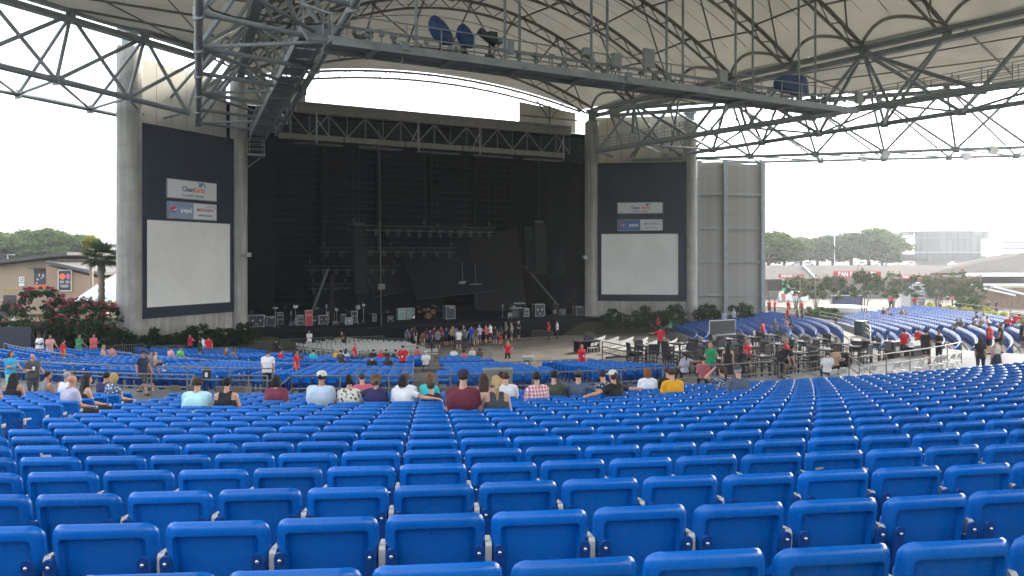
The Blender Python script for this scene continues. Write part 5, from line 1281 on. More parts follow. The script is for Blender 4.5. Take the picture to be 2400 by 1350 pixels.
PS(1556, 864, 17, 'sit', -5, 'brown haired boy in a bright yellow T-shirt', 'main', hair='short', hc='b', tc='yellow')
PS(1573, 862, 18.5, 'sit', 0, 'dark haired man in black beside the yellow T-shirt', 'main', hair='short', hc='b', tc=K)
PS(1714, 875, 18, 'sit_handhead', -10, 'woman with brown ponytail holding a hand to her head', 'main', fem=True, hair='ponytail', hc='b', tc='slate', pattern='dots')
PS(1775, 870, 18, 'sit', 0, 'man in a grey T-shirt and dark grey cap at the right end of the row', 'main', hair='short', hc='g', tc='slate', cap='dgrey')
# standing people: px, head y, distance guess, pose, facing, label, ...
def ST(px, py, Yg, pose, deg, label, **kw):
    s = kw.get('scale', 1.0); h = {'bend': 1.55, 'lean': 1.64}.get(pose, 1.76) * s
    Y = solve(px, py, h, Yg); p = at(px, py, Y); p.z = floor_at(p.x, p.y); return person(pose, p, face_to(p, deg), label, **kw)
def SI(px, py, Yg, pose, deg, label, **kw):        # seated in the lower bowl, the side blocks and on folding chairs
    Y = solve(px, py, 1.34 * kw.get('scale', 1), Yg); p = at(px, py, Y); p.z = floor_at(p.x, p.y); kw.setdefault('group', 'people sitting in the lower bowl')
    return person(pose, p, face_to(p, deg), label, **kw)
ST(25, 822, 30, 'cup', 80, 'woman with glasses in a bright blue top standing at the left edge', fem=True, hair='long', hc='b', tc='cyan', leg='shorts', lc='mint', heavy=.2)
ST(76, 830, 29, 'cup', 100, 'bald man in a grey T-shirt walking with a plastic cup', hair=None, tc='dgrey', leg='trousers', lc='dgrey', heavy=.35, extra=('cup',), skin='r')
ST(335, 821, 30.3, 'stand_walk', 95, 'man in a navy T-shirt and black cap walking along the aisle', hair='short', hc='k', tc='navy', leg='shorts', lc='dgrey', cap=K, skin='r')
ST(352, 823, 31, 'stand_walk', 100, 'man in a striped navy shirt and black shorts carrying a child', hair='short', hc='b', tc='navy', pattern='stripe', leg='shorts', lc=K, skin='r')
_q = at(366, 850, 30.9); _q.z = WALK_Z + .82
person('sit', _q, face_to(_q, 60), 'small child with fair hair carried by the man in stripes', hair='full', hc='y', tc='tan', leg='shorts', lc='navy', scale=.58, shoe='white')
ST(628, 809, 30.2, 'stand', -5, 'man in a white polo and black trousers with his back turned at the railing', hair='short', hc='b', tc=W, heavy=.15)
ST(694, 819, 33, 'stand', 80, 'woman in a red polo and black shorts standing in the aisle in profile', fem=True, hair='ponytail', hc='k', tc='red', leg='shorts', skin='m', group='staff in red polos')
ST(944, 808, 32.5, 'hips', 175, 'man in a red polo, black cap and badge facing the camera', hair='short', hc='k', tc='red', leg='shorts', cap=K, extra=('badge',), heavy=.1, group='staff in red polos')
ST(1363, 806, 33, 'stand', 165, 'red haired woman in a red polo with a badge behind the railing', fem=True, hair='bob', hc='o', tc='red', leg='shorts', extra=('badge',), heavy=.3, group='staff in red polos')
ST(1665, 802, 33, 'hips', 5, 'woman in a green T-shirt and jeans seen from behind', fem=True, hair='bob', hc='w', tc='green', lc='jeans', heavy=.25)
ST(1706, 806, 33, 'stand', 40, 'woman with long black hair in a long black dress', fem=True, hair='long', hc='k', tc=K, leg='dress', lc=K, top='tank', heavy=.1)
ST(1737, 817, 34, 'bend', 60, 'person with pink hair in black bending over', fem=True, hair='bob', hc='p', tc=K, scale=1.0)
ST(1752, 795, 37, 'cross', 165, 'blonde woman in a red polo with a badge, arms folded, on the deck', fem=True, hair='bob', hc='w', tc='red', leg='shorts', extra=('badge',), heavy=.3, group='staff in red polos')
ST(1843, 794, 40, 'phone', 150, 'curly blonde woman in a red polo on the deck looking down', fem=True, hair='curly', hc='w', tc='red', leg='shorts', extra=('badge',), heavy=.1, group='staff in red polos')
ST(1830, 806, 35, 'bend', 110, 'person in a black T-shirt leaning over the deck railing', hair='short', hc='k', tc=K, lc=K)
SI(1939, 825, 30.5, 'sit', 40, 'man in a white T-shirt and dark cap sitting by the stair', hair='short', hc='k', tc=W, cap='dgrey', lc='navy')
SI(1957, 812, 33, 'sit', 20, 'auburn haired woman sitting beside the man in white', fem=True, hair='bob', hc='l', tc='tan')
SI(1984, 812, 33, 'sit', -10, 'grey haired person in a black top sitting with the back to us', hair='full', hc='g', tc=K)
SI(1604, 825, 33.2, 'sit_armright', 0, 'woman with a long dark braid in a lavender T-shirt', fem=True, hair='ponytail', hc='k', tc='lav')
SI(1648, 837, 33, 'sit', 30, 'person in dark red sitting left of the green T-shirt', hair='short', hc='k', tc='salmon')
SI(872, 833, 38, 'sit', 0, 'man in a black T-shirt with a round white print on the back', hair='buzz', hc='k', tc=K, extra=('logo',), heavy=.2)
SI(910, 833, 38, 'sit', 0, 'woman with long dark hair in black beside the round print T-shirt', fem=True, hair='long', hc='b', tc=K, heavy=.2)
# left strip by the planting
for px, py, pose, deg, lab, kw in (
    (93, 782, 'cross', 165, 'heavy man in a white polo standing by the dark hedge', dict(tc=W, lc=K, heavy=.35, hair='short', hc='k', skin='d')),
    (117, 784, 'cup', 80, 'person in a pink T-shirt in profile at the left', dict(tc='pink', leg='shorts', lc='cream', hair='short', hc='k', skin='m')),
    (148, 795, 'stand', 0, 'woman in a dark red T-shirt with a black ponytail', dict(tc='red', leg='shorts', lc='khaki', hair='ponytail', hc='k', fem=True, scale=.94)),
    (185, 783, 'cup', 60, 'young man in a bright green T-shirt', dict(tc='green', leg='shorts', lc='khaki', hair='short', hc='k', skin='m')),
    (219, 782, 'phone', 70, 'large man in a coral T-shirt and jeans', dict(tc='coral', lc='jeans', hair='short', hc='k', heavy=.25, skin='m'))):
    ST(px, py, 42, pose, deg, lab, **kw)
for px, py, Y, pose, deg, lab, kw in (
    (244, 808, 40, 'sit', 30, 'blonde woman in beige sitting at the left railing', dict(fem=True, hair='long', hc='y', tc='tan')), (263, 808, 40, 'sit', -30, 'dark haired woman in a floral top sitting at the left railing', dict(fem=True, hair='bun', hc='k', tc='pink', pattern='lace')),
    (424, 812, 46, 'sit', 0, 'person in a lime green T-shirt in the lower bowl', dict(hair='short', hc='l', tc='lime')), (402, 812, 46, 'sit', 0, 'dark haired person left of the lime green T-shirt', dict(hair='short', hc='k', tc='pink')),
    (532, 815, 46, 'sit', 20, 'fair haired woman with a dark top in the lower bowl', dict(fem=True, hair='bob', hc='y', tc='brown')), (549, 815, 46, 'sit', 10, 'woman in a grey top beside the fair haired woman', dict(fem=True, hair='bob', hc='l', tc='grey')),
    (735, 819, 46, 'sit', 0, 'man in a turquoise T-shirt in the lower bowl', dict(hair='short', hc='k', tc='teal', heavy=.2)), (790, 818, 46, 'sit', 0, 'person in a white hat and orange shirt', dict(hair='short', hc='w', tc='yellow', cap='cream')),
    (799, 820, 45, 'sit', 0, 'person in a dark top beside the orange shirt', dict(hair='short', hc='k', tc='dgrey')), (811, 817, 46, 'sit', 0, 'woman with straight brown hair in white', dict(fem=True, hair='long', hc='b', tc=W)),
    (875, 818, 47, 'sit', 0, 'dark haired person in black right of the red staff member', dict(hair='short', hc='k', tc=K)), (893, 819, 46, 'sit', 0, 'white haired woman in red', dict(fem=True, hair='bob', hc='w', tc='red')),
    (905, 818, 46, 'sit', 0, 'black haired man in a black shirt, middle of the white chairs', dict(hair='short', hc='k', tc=K)), (927, 819, 46, 'sit', 0, 'dark haired person in navy right of the black shirt', dict(hair='short', hc='k', tc='navy')),
    (978, 812, 47, 'sit', 0, 'man in a burgundy vest in the lower bowl', dict(hair='short', hc='k', tc='salmon', top='tank')), (998, 822, 44, 'sit', 0, 'man in a white T-shirt and white cap', dict(hair='short', hc='g', tc=W, cap=W)),
    (1064, 815, 46, 'sit', 20, 'dark haired man in a white shirt in the lower bowl', dict(hair='short', hc='k', tc=W)), (1087, 818, 46, 'sit', 0, 'woman with pale shoulders in a rose top', dict(fem=True, hair='bob', hc='k', tc='salmon', top='tank')),
    (1106, 813, 48, 'sit', 0, 'fair haired woman in cream in the lower bowl', dict(fem=True, hair='bun', hc='y', tc='cream')), (1124, 815, 46, 'sit', 0, 'person with brown hair and a black and yellow top', dict(fem=True, hair='bob', hc='b', tc='brown')),
    (660, 818, 44, 'sit', 20, 'person in a red top behind the man in the white polo', dict(hair='short', hc='k', tc='red')), (702, 822, 42, 'sit', 0, 'dark skinned man behind the red polo in profile', dict(hair='short', hc='k', tc='brown', skin='d')),
    (648, 795, 52, 'sit', -40, 'woman in black turning round near the barricade', dict(fem=True, hair='short', hc='k', tc=K)), (750, 795, 57, 'sit', 10, 'child in a purple top sitting at the barricade', dict(hair='short', hc='b', tc='purple', scale=.8)),
    (806, 778, 62, 'lean', 180, 'guard in black leaning on the barricade in front of the stage', dict(hair='short', hc='k', tc=K, lc=K)) ):
    SI(px, py, Y, pose, deg, lab, **kw) if pose != 'lean' else ST(px, py, Y, pose, deg, lab, **kw)
for px, py, Y, pose, deg, lab, kw in (
    (446, 779, 47, 'point', 170, 'man in a red polo and black cap pointing near the hedge', dict(tc='red', cap=K, hair='short', group='staff in red polos')), (469, 792, 46, 'stand', 30, 'person in black talking to the man in white', dict(tc=K, leg='shorts', lc='khaki', hair='short', hc='k', skin='d')),
    (478, 790, 46, 'bend', -80, 'bald man in a white T-shirt bending forward', dict(tc=W, leg='shorts', lc='mint', hair='buzz', hc='g', skin='r')), (489, 787, 47, 'stand', -60, 'red polo half hidden behind the man in white', dict(tc='red', hair='short', hc='k', group='staff in red polos')),
    (725, 774, 58, 'phone', 150, 'man in a white top looking at his phone in front of the stage', dict(tc=W, leg='shorts', lc='grey', hair='short', hc='k', skin='m')), (831, 803, 50, 'stand', 80, 'bald man in a red polo in profile in front of the white chairs', dict(tc='red', hair='buzz', hc='w', group='staff in red polos')),
    (1190, 799, 58, 'hips', 10, 'woman with long fair hair in a red polo on the empty pit floor', dict(tc='red', fem=True, hair='long', hc='y', leg='shorts', group='staff in red polos')),
    (1286, 753, 76, 'hips', -10, 'man in a red shirt standing at the right stage barricade', dict(tc='red', hair='short', hc='k', heavy=.1)), (1306, 751, 77, 'stand', 10, 'man in a white shirt standing at the right stage barricade', dict(tc=W, hair='short', hc='k')),
    (1300, 707, 80, 'stand', 160, 'stage hand in black and pale trousers on the right of the stage', dict(tc=K, lc='cream', hair='short', hc='k')),
    (1542, 743, 62, 'cross', 170, 'man in a red polo standing beside the hedge on the right', dict(tc='red', hair='short', hc='k', group='staff in red polos')), (1548, 764, 55, 'point', 60, 'person in a red polo reaching out near the white chairs', dict(tc='red', hair='short', hc='k', group='staff in red polos')),
    (1697, 728, 77, 'stand', 150, 'man in a grey shirt below the louvred wall, left one', dict(tc='lblue', hair='short', hc='g', heavy=.2)), (1720, 723, 78, 'stand', 160, 'man in a grey shirt below the louvred wall, right one', dict(tc='lblue', hair='short', hc='g')),
    (1787, 752, 62, 'stand', 30, 'person in a red polo among the curved seats', dict(tc='red', hair='short', hc='k', group='staff in red polos')), (1817, 747, 64, 'stand', 60, 'person in a blue grey shirt among the curved seats', dict(tc='slate', hair='short', hc='g', lc='jeans')),
    (2120, 771, 42, 'stand_walk', 80, 'woman in a red polo and black shorts beside the cart on the right walkway', dict(tc='red', fem=True, hair='bun', hc='l', leg='shorts', heavy=.1, group='staff in red polos')), (2153, 767, 44, 'cross', 20, 'heavy man in a red polo behind the cart', dict(tc='red', hair='short', hc='k', heavy=.4, group='staff in red polos')),
    (2170, 772, 42, 'stand', 90, 'man in black with a black cap right of the cart', dict(tc=K, leg='shorts', lc=K, hair='short', hc='k', cap=K, heavy=.2, skin='m')), (2201, 773, 43, 'phone', -60, 'man in black with arms bent facing the cart', dict(tc=K, leg='shorts', lc=K, hair='short', hc='k', skin='m')),
    (2319, 757, 45, 'hips', 10, 'woman in a red polo with her back to us beside the woman in grey', dict(tc='red', fem=True, hair='short', hc='b', leg='shorts', heavy=.15, group='staff in red polos')), (2346, 754, 45, 'stand', 10, 'woman in a grey top and black shorts on the right walkway', dict(tc='dgrey', fem=True, hair='bob', hc='l', leg='shorts', lc=K)),
    (2361, 741, 53, 'bend', 120, 'person in a red polo bending down near the right edge, lower one', dict(tc='red', hair='short', hc='k', lc='navy', group='staff in red polos')), (2376, 734, 54, 'bend', 150, 'person in a red polo bending near the right edge, upper one', dict(tc='red', hair='short', hc='k', group='staff in red polos')),
    (2396, 752, 44, 'stand', -30, 'woman in dark clothes cut off by the right edge', dict(tc=K, fem=True, hair='bob', hc='l', leg='shorts', lc=K)),
    (2298, 791, 39, 'stand_walk', 70, 'woman with long dark hair in a dark dress walking behind the railing', dict(tc=K, fem=True, hair='long', hc='b', lc='purple')), (2335, 793, 38.5, 'stand', 20, 'woman with a bun in a tank top and navy skirt behind the railing', dict(tc='cream', fem=True, hair='bun', hc='k', top='tank', leg='dress', lc='navy')),
    (1791, 684, 100, 'stand_walk', 120, 'dark dressed person walking beside the edge of the louvred wall', dict(tc=K, lc=K, hair='short', hc='k')), (1803, 702, 90, 'stand', 170, 'red polo on the plaza, first from the left', dict(tc='red', leg='shorts', hair='short', hc='k', group='staff in red polos')),
    (1816, 702, 92, 'stand', 20, 'red polo on the plaza, second from the left', dict(tc='red', hair='short', hc='k', group='staff in red polos')), (1827, 682, 112, 'stand_walk', 80, 'woman in a long pale dress crossing the plaza', dict(tc=W, lc='lblue', leg='dress', fem=True, hair='long', hc='y')),
    (1848, 703, 92, 'stand', 170, 'red polo on the plaza beside the drinks counter', dict(tc='red', hair='short', hc='k', group='staff in red polos')), (1847, 719, 80, 'hips', 20, 'large person in a red polo at the ramp', dict(tc='red', hair='short', hc='k', heavy=.4, group='staff in red polos')),
    (1878, 704, 96, 'stand', 90, 'red polo right of the drinks counter', dict(tc='red', hair='short', hc='k', group='staff in red polos')), (1868, 719, 82, 'stand', 20, 'dark dressed person on the ramp, left of two', dict(tc=K, hair='short', hc='k')), (1881, 719, 82, 'stand', 40, 'dark dressed person on the ramp, right of two', dict(tc=K, hair='bob', hc='k', fem=True)),
    (2090, 690, 100, 'hips', 10, 'person in a coral red shirt among the small trees', dict(tc='red', leg='shorts', hair='short', hc='k', heavy=.2)), (2144, 694, 92, 'cup', 120, 'person in a red shirt in front of the white kiosk', dict(tc='red', lc='slate', hair='short', hc='k')),
    (2193, 686, 100, 'stand', 60, 'dark dressed person right of the white kiosk', dict(tc=K, lc=K, hair='short', hc='k')), (2206, 682, 100, 'stand', -20, 'tall dark dressed man right of the white kiosk', dict(tc=K, lc=K, hair='short', hc='k', heavy=.2)),
    (2221, 682, 108, 'stand', 20, 'person in a mint green T-shirt near the ramp wall', dict(tc='mint', leg='shorts', hair='short', hc='b')), (2232, 688, 106, 'stand', 60, 'person in salmon beside the mint green T-shirt', dict(tc='coral', hair='short', hc='b')),
    (2318, 703, 86, 'stand', 10, 'man in dark blue seen from behind near the right hedge, left one', dict(tc='slate', hair='short', hc='k', lc='navy')), (2336, 703, 86, 'stand', 20, 'man in dark blue near the right hedge, right one', dict(tc='navy', hair='short', hc='k', lc=K))):
    ST(px, py, Y, pose, deg, lab, **kw)
for px, py, Y, lab, kw in (
    (1570, 750, 60, 'person in a turquoise top sitting beside the red polo', dict(tc='teal', hair='short', hc='k')), (1680, 757, 62, 'tanned woman sitting low among the curved seats', dict(tc='tan', fem=True, hair='bob', hc='l')), (1716, 752, 64, 'woman in a sun visor sitting in the curved seats', dict(tc='tan', fem=True, hair='bob', hc='w', cap=W)),
    (1842, 745, 66, 'woman in pale pink in the curved seats', dict(tc='pink', fem=True, hair='bob', hc='b')), (1853, 747, 66, 'woman in black in the curved seats', dict(tc=K, fem=True, hair='long', hc='k')), (1840, 733, 72, 'person bending in the top curved row', dict(tc='brown', hair='full', hc='l')),
    (2031, 728, 62, 'blonde woman at the left end of the sunlit seats', dict(tc='lblue', fem=True, hair='long', hc='y')), (2070, 720, 70, 'person in brown leaning back in the sunlit seats', dict(tc='brown', hair='short', hc='l')), (2082, 722, 69, 'woman beside the person in brown', dict(tc='tan', fem=True, hair='bob', hc='l')),
    (2112, 722, 66, 'woman with light hair, left of a pair high in the sunlit seats', dict(tc='khaki', fem=True, hair='curly', hc='w')), (2123, 724, 66, 'man with light hair, right of a pair high in the sunlit seats', dict(tc='khaki', hair='full', hc='w')),
    (2242, 746, 50, 'dark haired person of the couple in the middle of the sunlit seats', dict(tc=K, hair='short', hc='k')), (2251, 747, 50, 'brown haired woman of the couple in the middle of the sunlit seats', dict(tc='brown', fem=True, hair='bob', hc='l')),
    (2281, 744, 50, 'woman in grey, first of the group near the right walkway', dict(tc='grey', fem=True, hair='bun', hc='l')), (2287, 731, 56, 'dark haired man in the back of the group near the right walkway', dict(tc='dgrey', hair='short', hc='k')),
    (2297, 742, 50, 'fair haired person in the middle of the group near the right walkway', dict(tc='khaki', hair='full', hc='l')), (2304, 734, 54, 'person in white in the back of the group near the right walkway', dict(tc=W, hair='short', hc='b')), (2313, 741, 50, 'person in pink at the right of the group near the right walkway', dict(tc='pink', hair='short', hc='k')),
    (2203, 708, 82, 'grey haired person sitting on the wall behind the sunlit seats', dict(tc='dgrey', hair='full', hc='g')), (1958, 738, 66, 'dark dressed person sitting by the curved ramp railing', dict(tc=K, hair='short', hc='k'))):
    SI(px, py, Y, 'sit', random.Random(px).uniform(-30, 30), lab, **kw)
# crowd waiting at the stage edge: px, head y, height scale, shirt, trousers kind, colour, hair, pose, facing, words
CR = [(972, 765, .96, K, 'shorts', W, 'long', 'l', 'stand', 0, 1, 'woman in a black top and white shorts, leftmost of the crowd'), (990, 778, .95, 'brown', 'shorts', 'khaki', 'short', 'k', 'stand', 30, 0, 'person in brown with khaki shorts'),
      (1000, 768, 1, 'burg', 'trousers', 'navy', 'long', 'b', 'phone', -20, 1, 'woman in wine red and navy trousers'), (1008, 770, .97, 'purple', 'trousers', 'navy', 'short', 'k', 'stand', 10, 0, 'person in dark purple'),
      (1018, 764, 1, 'maroon', 'trousers', 'dgrey', 'short', 'k', 'hips', 0, 0, 'man in maroon with grey trousers'), (1026, 772, .98, 'grey', 'shorts', K, 'short', 'k', 'phone', 10, 0, 'person in a dark grey top and black shorts'),
      (1034, 763, 1, 'burg', 'trousers', 'brown', 'short', 'k', 'stand', 0, 0, 'man in burgundy and brown trousers'), (1046, 765, 1, 'navy', 'shorts', K, 'short', 'b', 'hips', -10, 0, 'man in a navy T-shirt and black shorts'),
      (1061, 764, .97, 'tan', 'shorts', 'navy', 'long', 'y', 'stand', 0, 1, 'blonde woman in beige with navy shorts'), (1069, 765, .98, 'grey', 'trousers', 'navy', 'short', 'k', 'stand', 20, 0, 'man in a grey hat beside the beige top'),
      (1075, 771, 1, W, 'shorts', 'dgrey', 'short', 'k', 'stand', 0, 0, 'man in a white T-shirt and grey shorts'), (1090, 768, 1, 'slate', 'trousers', 'navy', 'short', 'k', 'phone', 0, 0, 'man in slate blue and navy trousers'),
      (1087, 761, 1, 'grey', 'trousers', 'jeans', 'short', 'l', 'phone', -50, 0, 'man in grey looking at his phone'), (1105, 762, 1, 'blue', 'trousers', 'jeans', 'short', 'k', 'hips', 10, 0, 'man in a royal blue T-shirt and jeans'),
      (1115, 766, .96, 'brown', 'shorts', 'khaki', 'bob', 'b', 'stand', 0, 1, 'woman in brown with khaki shorts'), (1124, 761, 1, 'lav', 'shorts', 'slate', 'short', 'g', 'hips', 0, 0, 'man in a lavender check shirt and shorts'),
      (1139, 760, 1, 'salmon', 'shorts', 'dgrey', 'short', 'b', 'cross', -20, 0, 'person in a salmon patterned shirt'), (1149, 757, 1, W, 'shorts', 'maroon', 'short', 'k', 'stand', 0, 0, 'man in a white shirt and red shorts'),
      (1160, 762, .98, K, 'shorts', 'slate', 'short', 'k', 'stand', 30, 0, 'person in black with slate shorts'), (1174, 764, .96, K, 'shorts', 'red', 'bob', 'k', 'stand', 0, 1, 'woman in black with a red bag'),
      (1186, 754, .97, 'grey', 'shorts', K, 'long', 'o', 'hips', -20, 1, 'red haired woman in grey and black shorts'), (1199, 756, 1, 'grey', 'shorts', 'dgrey', 'short', 'w', 'hips', 0, 0, 'man in grey with grey shorts'),
      (1216, 753, 1, K, 'shorts', K, 'short', 'k', 'cross', -40, 0, 'man in black and a white cap, rightmost of the crowd'), (955, 768, .95, 'slate', 'trousers', K, 'short', 'k', 'stand', 0, 0, 'dim figure in the shade left of the crowd'), (965, 766, .97, 'purple', 'trousers', K, 'short', 'k', 'stand', 0, 0, 'person in purple in the shade left of the white shorts')]
for px, py, s, tc, leg, lc, hair, hc, pose, deg, fem, lab in CR:
    p = None
    Y = F * (EYE - PIT_Z - 1.76 * s) / (py - HOR); p = at(px, py, Y); v = (p - CEN).dot(N_)
    if v < 2.8: v = 2.8 + random.Random(px).uniform(0, .6); p = on_line(S(-20, v), S(20, v), px)
    p.z = PIT_Z
    person(pose, p, face_to(p, deg), lab + ' at the stage edge', tc=tc, leg=leg, lc=lc, hair=hair, hc=hc, fem=bool(fem), scale=s, group='crowd at the stage edge', cap=W if 'white cap' in lab else None)
build_seats()
# ------------------------------------------------------------------ railings
def railing(pts, label, heights=(1.07, .6), post_every=1, mt=M_rail, r=.028, group='grey steel railings'):
    o = thing('metal_railing', label, 'railing', group=group)
    for h in heights: m = MB(); m.path([p + Vector((0, 0, h)) for p in pts], r, 6); m.build('rail', mt, o, smooth=60)
    for p in pts[::post_every]: m = MB(); m.tube(p, p + Vector((0, 0, heights[0])), r, 6); m.build('post', mt, o, smooth=60)
    return o
def arcpts(R, pa, pb, z, step=1.7): n = max(2, int(abs(pb - pa) * R * math.pi / 180 / step)); return [RP(R, pa + (pb - pa) * i / n, z) for i in range(n + 1)]
railing(arcpts(43.9, -62, -33.0, WALK_Z), 'near railing of the cross aisle left of the aisle stair')
railing(arcpts(43.9, -31.2, -29.4, WALK_Z), 'short railing piece between the two aisle stairs'); railing(arcpts(43.9, -28.2, -2.6, WALK_Z), 'long near railing behind the row of seated people')
railing(arcpts(44.6, 3.2, 16, WALK_Z), 'railing along the right walkway behind the white folding chairs')
railing(arcpts(42.1, -68, -30.0, WALK_Z), 'far railing of the cross aisle on the left'); railing(arcpts(42.1, -25.5, -20.5, WALK_Z), 'far railing section behind the man in the white polo')
railing(arcpts(30.2, -64, -24, 1.35), 'thin railing across the lower bowl on the left', (1.0, .55)); railing(arcpts(30.2, -22, -4, 1.35), 'thin railing across the lower bowl at the centre', (1.0, .55))
railing(arcpts(34.5, -72, -56, 1.8), 'sloping pale railing along the left planting', (1.05, .6))
railing(arcpts(37.2, 34, 66, 1.9, 2.5), 'curved railing of the ramp between the two right seat blocks', (1.05, .7, .35)); railing(arcpts(50.4, 38, 70, 2.7, 2.5), 'curved railing behind the sunlit seats')
for a, b, lab in ((-33.0, -32.0, 'stair handrail left of the aisle stair'), (-31.2, -30.6, 'stair handrail right of the aisle stair'), (-28.2, -29.0, 'stair handrail beside the beige cap')):
    p0 = RP(43.9, a, WALK_Z); p1 = RP(46.4, b, WALK_Z - .1)
    railing([p0, p0.lerp(p1, .5) + Vector((0, 0, -.35)), p1 + Vector((0, 0, -.75))], lab, (1.07, .55))
for a, b, lab in ((-2.5, -1.2, 'stair handrail at the left of the right walkway stair'), (3.0, 1.0, 'stair handrail at the right of the right walkway stair')):
    p0 = RP(44.2, a, WALK_Z); p1 = RP(47.4, b, WALK_Z); railing([p0, p0.lerp(p1, .5) + Vector((0, 0, -.4)), p1 + Vector((0, 0, -.8))], lab, (1.07, .6))
for k, ph in enumerate((-52, -40, -28, -16)):
    p = RP(38, ph, 2.15); q = RP(35, ph, 1.85); railing([p, p.lerp(q, .5), q], ('first', 'second', 'third', 'fourth')[k] + ' short aisle handrail from the left in the lower bowl', (1.0, .55), r=.022)
railing([RP(41.4, -3.8 + .1 * i, 2.4) for i in (0, 1)] + arcpts(41.4, -3, 8, 2.4), 'dark railing of the deck with the bar chairs', (1.05, .75, .45), mt=M_dark)
railing([RP(R, -3.9, 2.4) for R in (41.2, 38.8, 36.4, 34, 31.4)], 'dark side railing of the deck with the bar chairs', (1.05, .75, .45), mt=M_dark)
railing([S(17.5 + i * 2.4, 5.6 - .2 * i, 1.75) for i in range(5)], 'low grey handrail in front of the right hedge', (.9, .5))
# row number sign on the left railing
p = RP(42.0, -33.7, WALK_Z); o = thing('section_sign', 'small black section sign with a white 8 on the left railing', 'sign', p); t = (CEN - p).normalized(); dr = Vector((t.y, -t.x, 0)); PMs = plane_m(dr, Vector((0, 0, .85)) - t * .05)
m = MB(); m.box((0, 0, .85) , (.36, .03, .46), rz=math.atan2(dr.y, dr.x)); m.build('sign_board', M_dark, o); text_mesh('8', .26, M_tw, 'lettering', o, PMs @ Matrix.Translation((0, -.08, 0)), bold=.006); text_mesh('SECTION', .085, M_tw, 'lettering', o, PMs @ Matrix.Translation((0, .14, 0)))
p = RP(30.1, -11.5, 1.35); o = thing('section_sign', 'small dark sign on the railing in the middle of the lower bowl', 'sign', p); m = MB(); m.box((0, 0, .8), (.3, .03, .5), rz=DANG); m.build('sign_board', M_dark, o); m = MB(); m.box((0, -.02, .85), (.2, .02, .2), rz=DANG); m.build('sign_print', M_white, o)
# ------------------------------------------------------------------ folding chairs
def folding_proto(mt, name):
    o = thing(name, 'x', 'chair'); m = MB()
    for s in (-.21, .21): m.tube((s, .18, 0), (s, -.16, .82), .012, 5); m.tube((s, -.2, 0), (s, .16, .44), .012, 5)
    m.build('frame', M_steel_l if mt is M_white else mt, o); m = MB(); m.box((0, .03, .44), (.40, .38, .025)); m.build('seat', mt, o)
    m = MB(); P = [Vector((x, 0, z)) for x, z in rrect(.21, .12, .07, 3)]; m.m = Matrix.Translation((0, -.15, .74)) @ Matrix.Rotation(R_(20), 4, 'X'); m.prism(P, (0, -.012, 0), (0, .012, 0)); m.build('backrest', mt, o, smooth=40); return o
M_wfold = mat('white_folding_plastic', (.50, .49, .45), .6); M_tanf = mat('tan_folding_metal', (.17, .14, .11), .5)
pw = folding_proto(M_wfold, 'folding_chair'); pt_ = folding_proto(M_tanf, 'folding_chair'); used = {id(pw): False, id(pt_): False}
def fold(proto, p, rz, label, group):
    if not used[id(proto)]: used[id(proto)] = True; proto.location = p; proto.rotation_euler = (0, 0, rz); proto['label'] = label; proto['group'] = group; return proto
    return dup(proto, p, rz, label, group)
for i, ph in enumerate((-.4, .3, 1.9, 2.7, 4.9, 5.7, 7.3, 9.1, 9.9, 11.2, 12.1)):
    p = RP(45.4, ph, WALK_Z); fold(pw, p, seat_xf(45.4, ph, 0)[1] + random.Random(i).uniform(-.2, .2), f'white folding chair at the right walkway railing, {NTH(i)} from the left', 'white folding chairs by the railing')
for i, ph in enumerate((-60, -58.9, -57.5, -56.2, -55, -53.6, -50, -48.8, -46, -45, -41, -39.8)):
    fold(pt_, RP(30.9, ph, 1.4), seat_xf(30.9, ph, 0)[1], f'tan folding chair behind the thin left railing, {NTH(i)} from the left', 'tan folding chairs in the lower bowl')
for i, ph in enumerate((-33.2, -32.4, -31.0, -30.2)): fold(pt_, RP(44.8, ph, WALK_Z), seat_xf(44.8, ph, 0)[1], f'tan folding chair beside the aisle stair, {NTH(i)} from the left', 'tan folding chairs in the cross aisle')
for i, ph in enumerate((-36, -35, -33, -29, -28, -24.6, -21, -19, -14)): fold(pt_, RP(19.0, ph, PIT_Z), seat_xf(19, ph, 0)[1], f'tan folding chair at the back of the pit, {NTH(i)} from the left', 'tan folding chairs in the pit')
def small_chair(mt):                              # one mesh: far too small to show its parts
    m = MB(); m.box((0, .02, .44), (.42, .40, .03)); P = [Vector((x, 0, z)) for x, z in rrect(.21, .14, .06, 2)]; m.m = Matrix.Translation((0, -.16, .72)) @ Matrix.Rotation(R_(15), 4, 'X'); m.prism(P, (0, -.012, 0), (0, .012, 0)); m.m = Matrix.Identity(4)
    for s in (-.19, .19):
        for y in (-.17, .18): m.box((s, y, .22), (.022, .022, .44))
    return m.mesh('folding_chair', mt)
scm = small_chair(M_wfold)
for r in range(6):
    R = 9.2 + r * 1.05
    for i, ph in enumerate(row_phis(R, -77 + r * 1.2, -34 + r * 2.6, 0)):
        p = RP(R, ph, PIT_Z); o = link('folding_chair', scm, None, p, seat_xf(R, ph, 0)[1]); tag(o, f'white folding chair, {NTH(i)} from the left in the {NTH(r)} row left of the crowd', 'chair', 'white folding chairs in the pit, left')
for r in range(7):
    R = 16 + r * 1.25
    for i, ph in enumerate(row_phis(R, 24, 46, 0)):
        p = RP(R, ph, PIT_Z); o = link('folding_chair', scm, None, p, seat_xf(R, ph, 0)[1]); tag(o, f'white folding chair, {NTH(i)} from the left in the {NTH(r)} slanting row right of the stage', 'chair', 'white folding chairs in the pit, right')
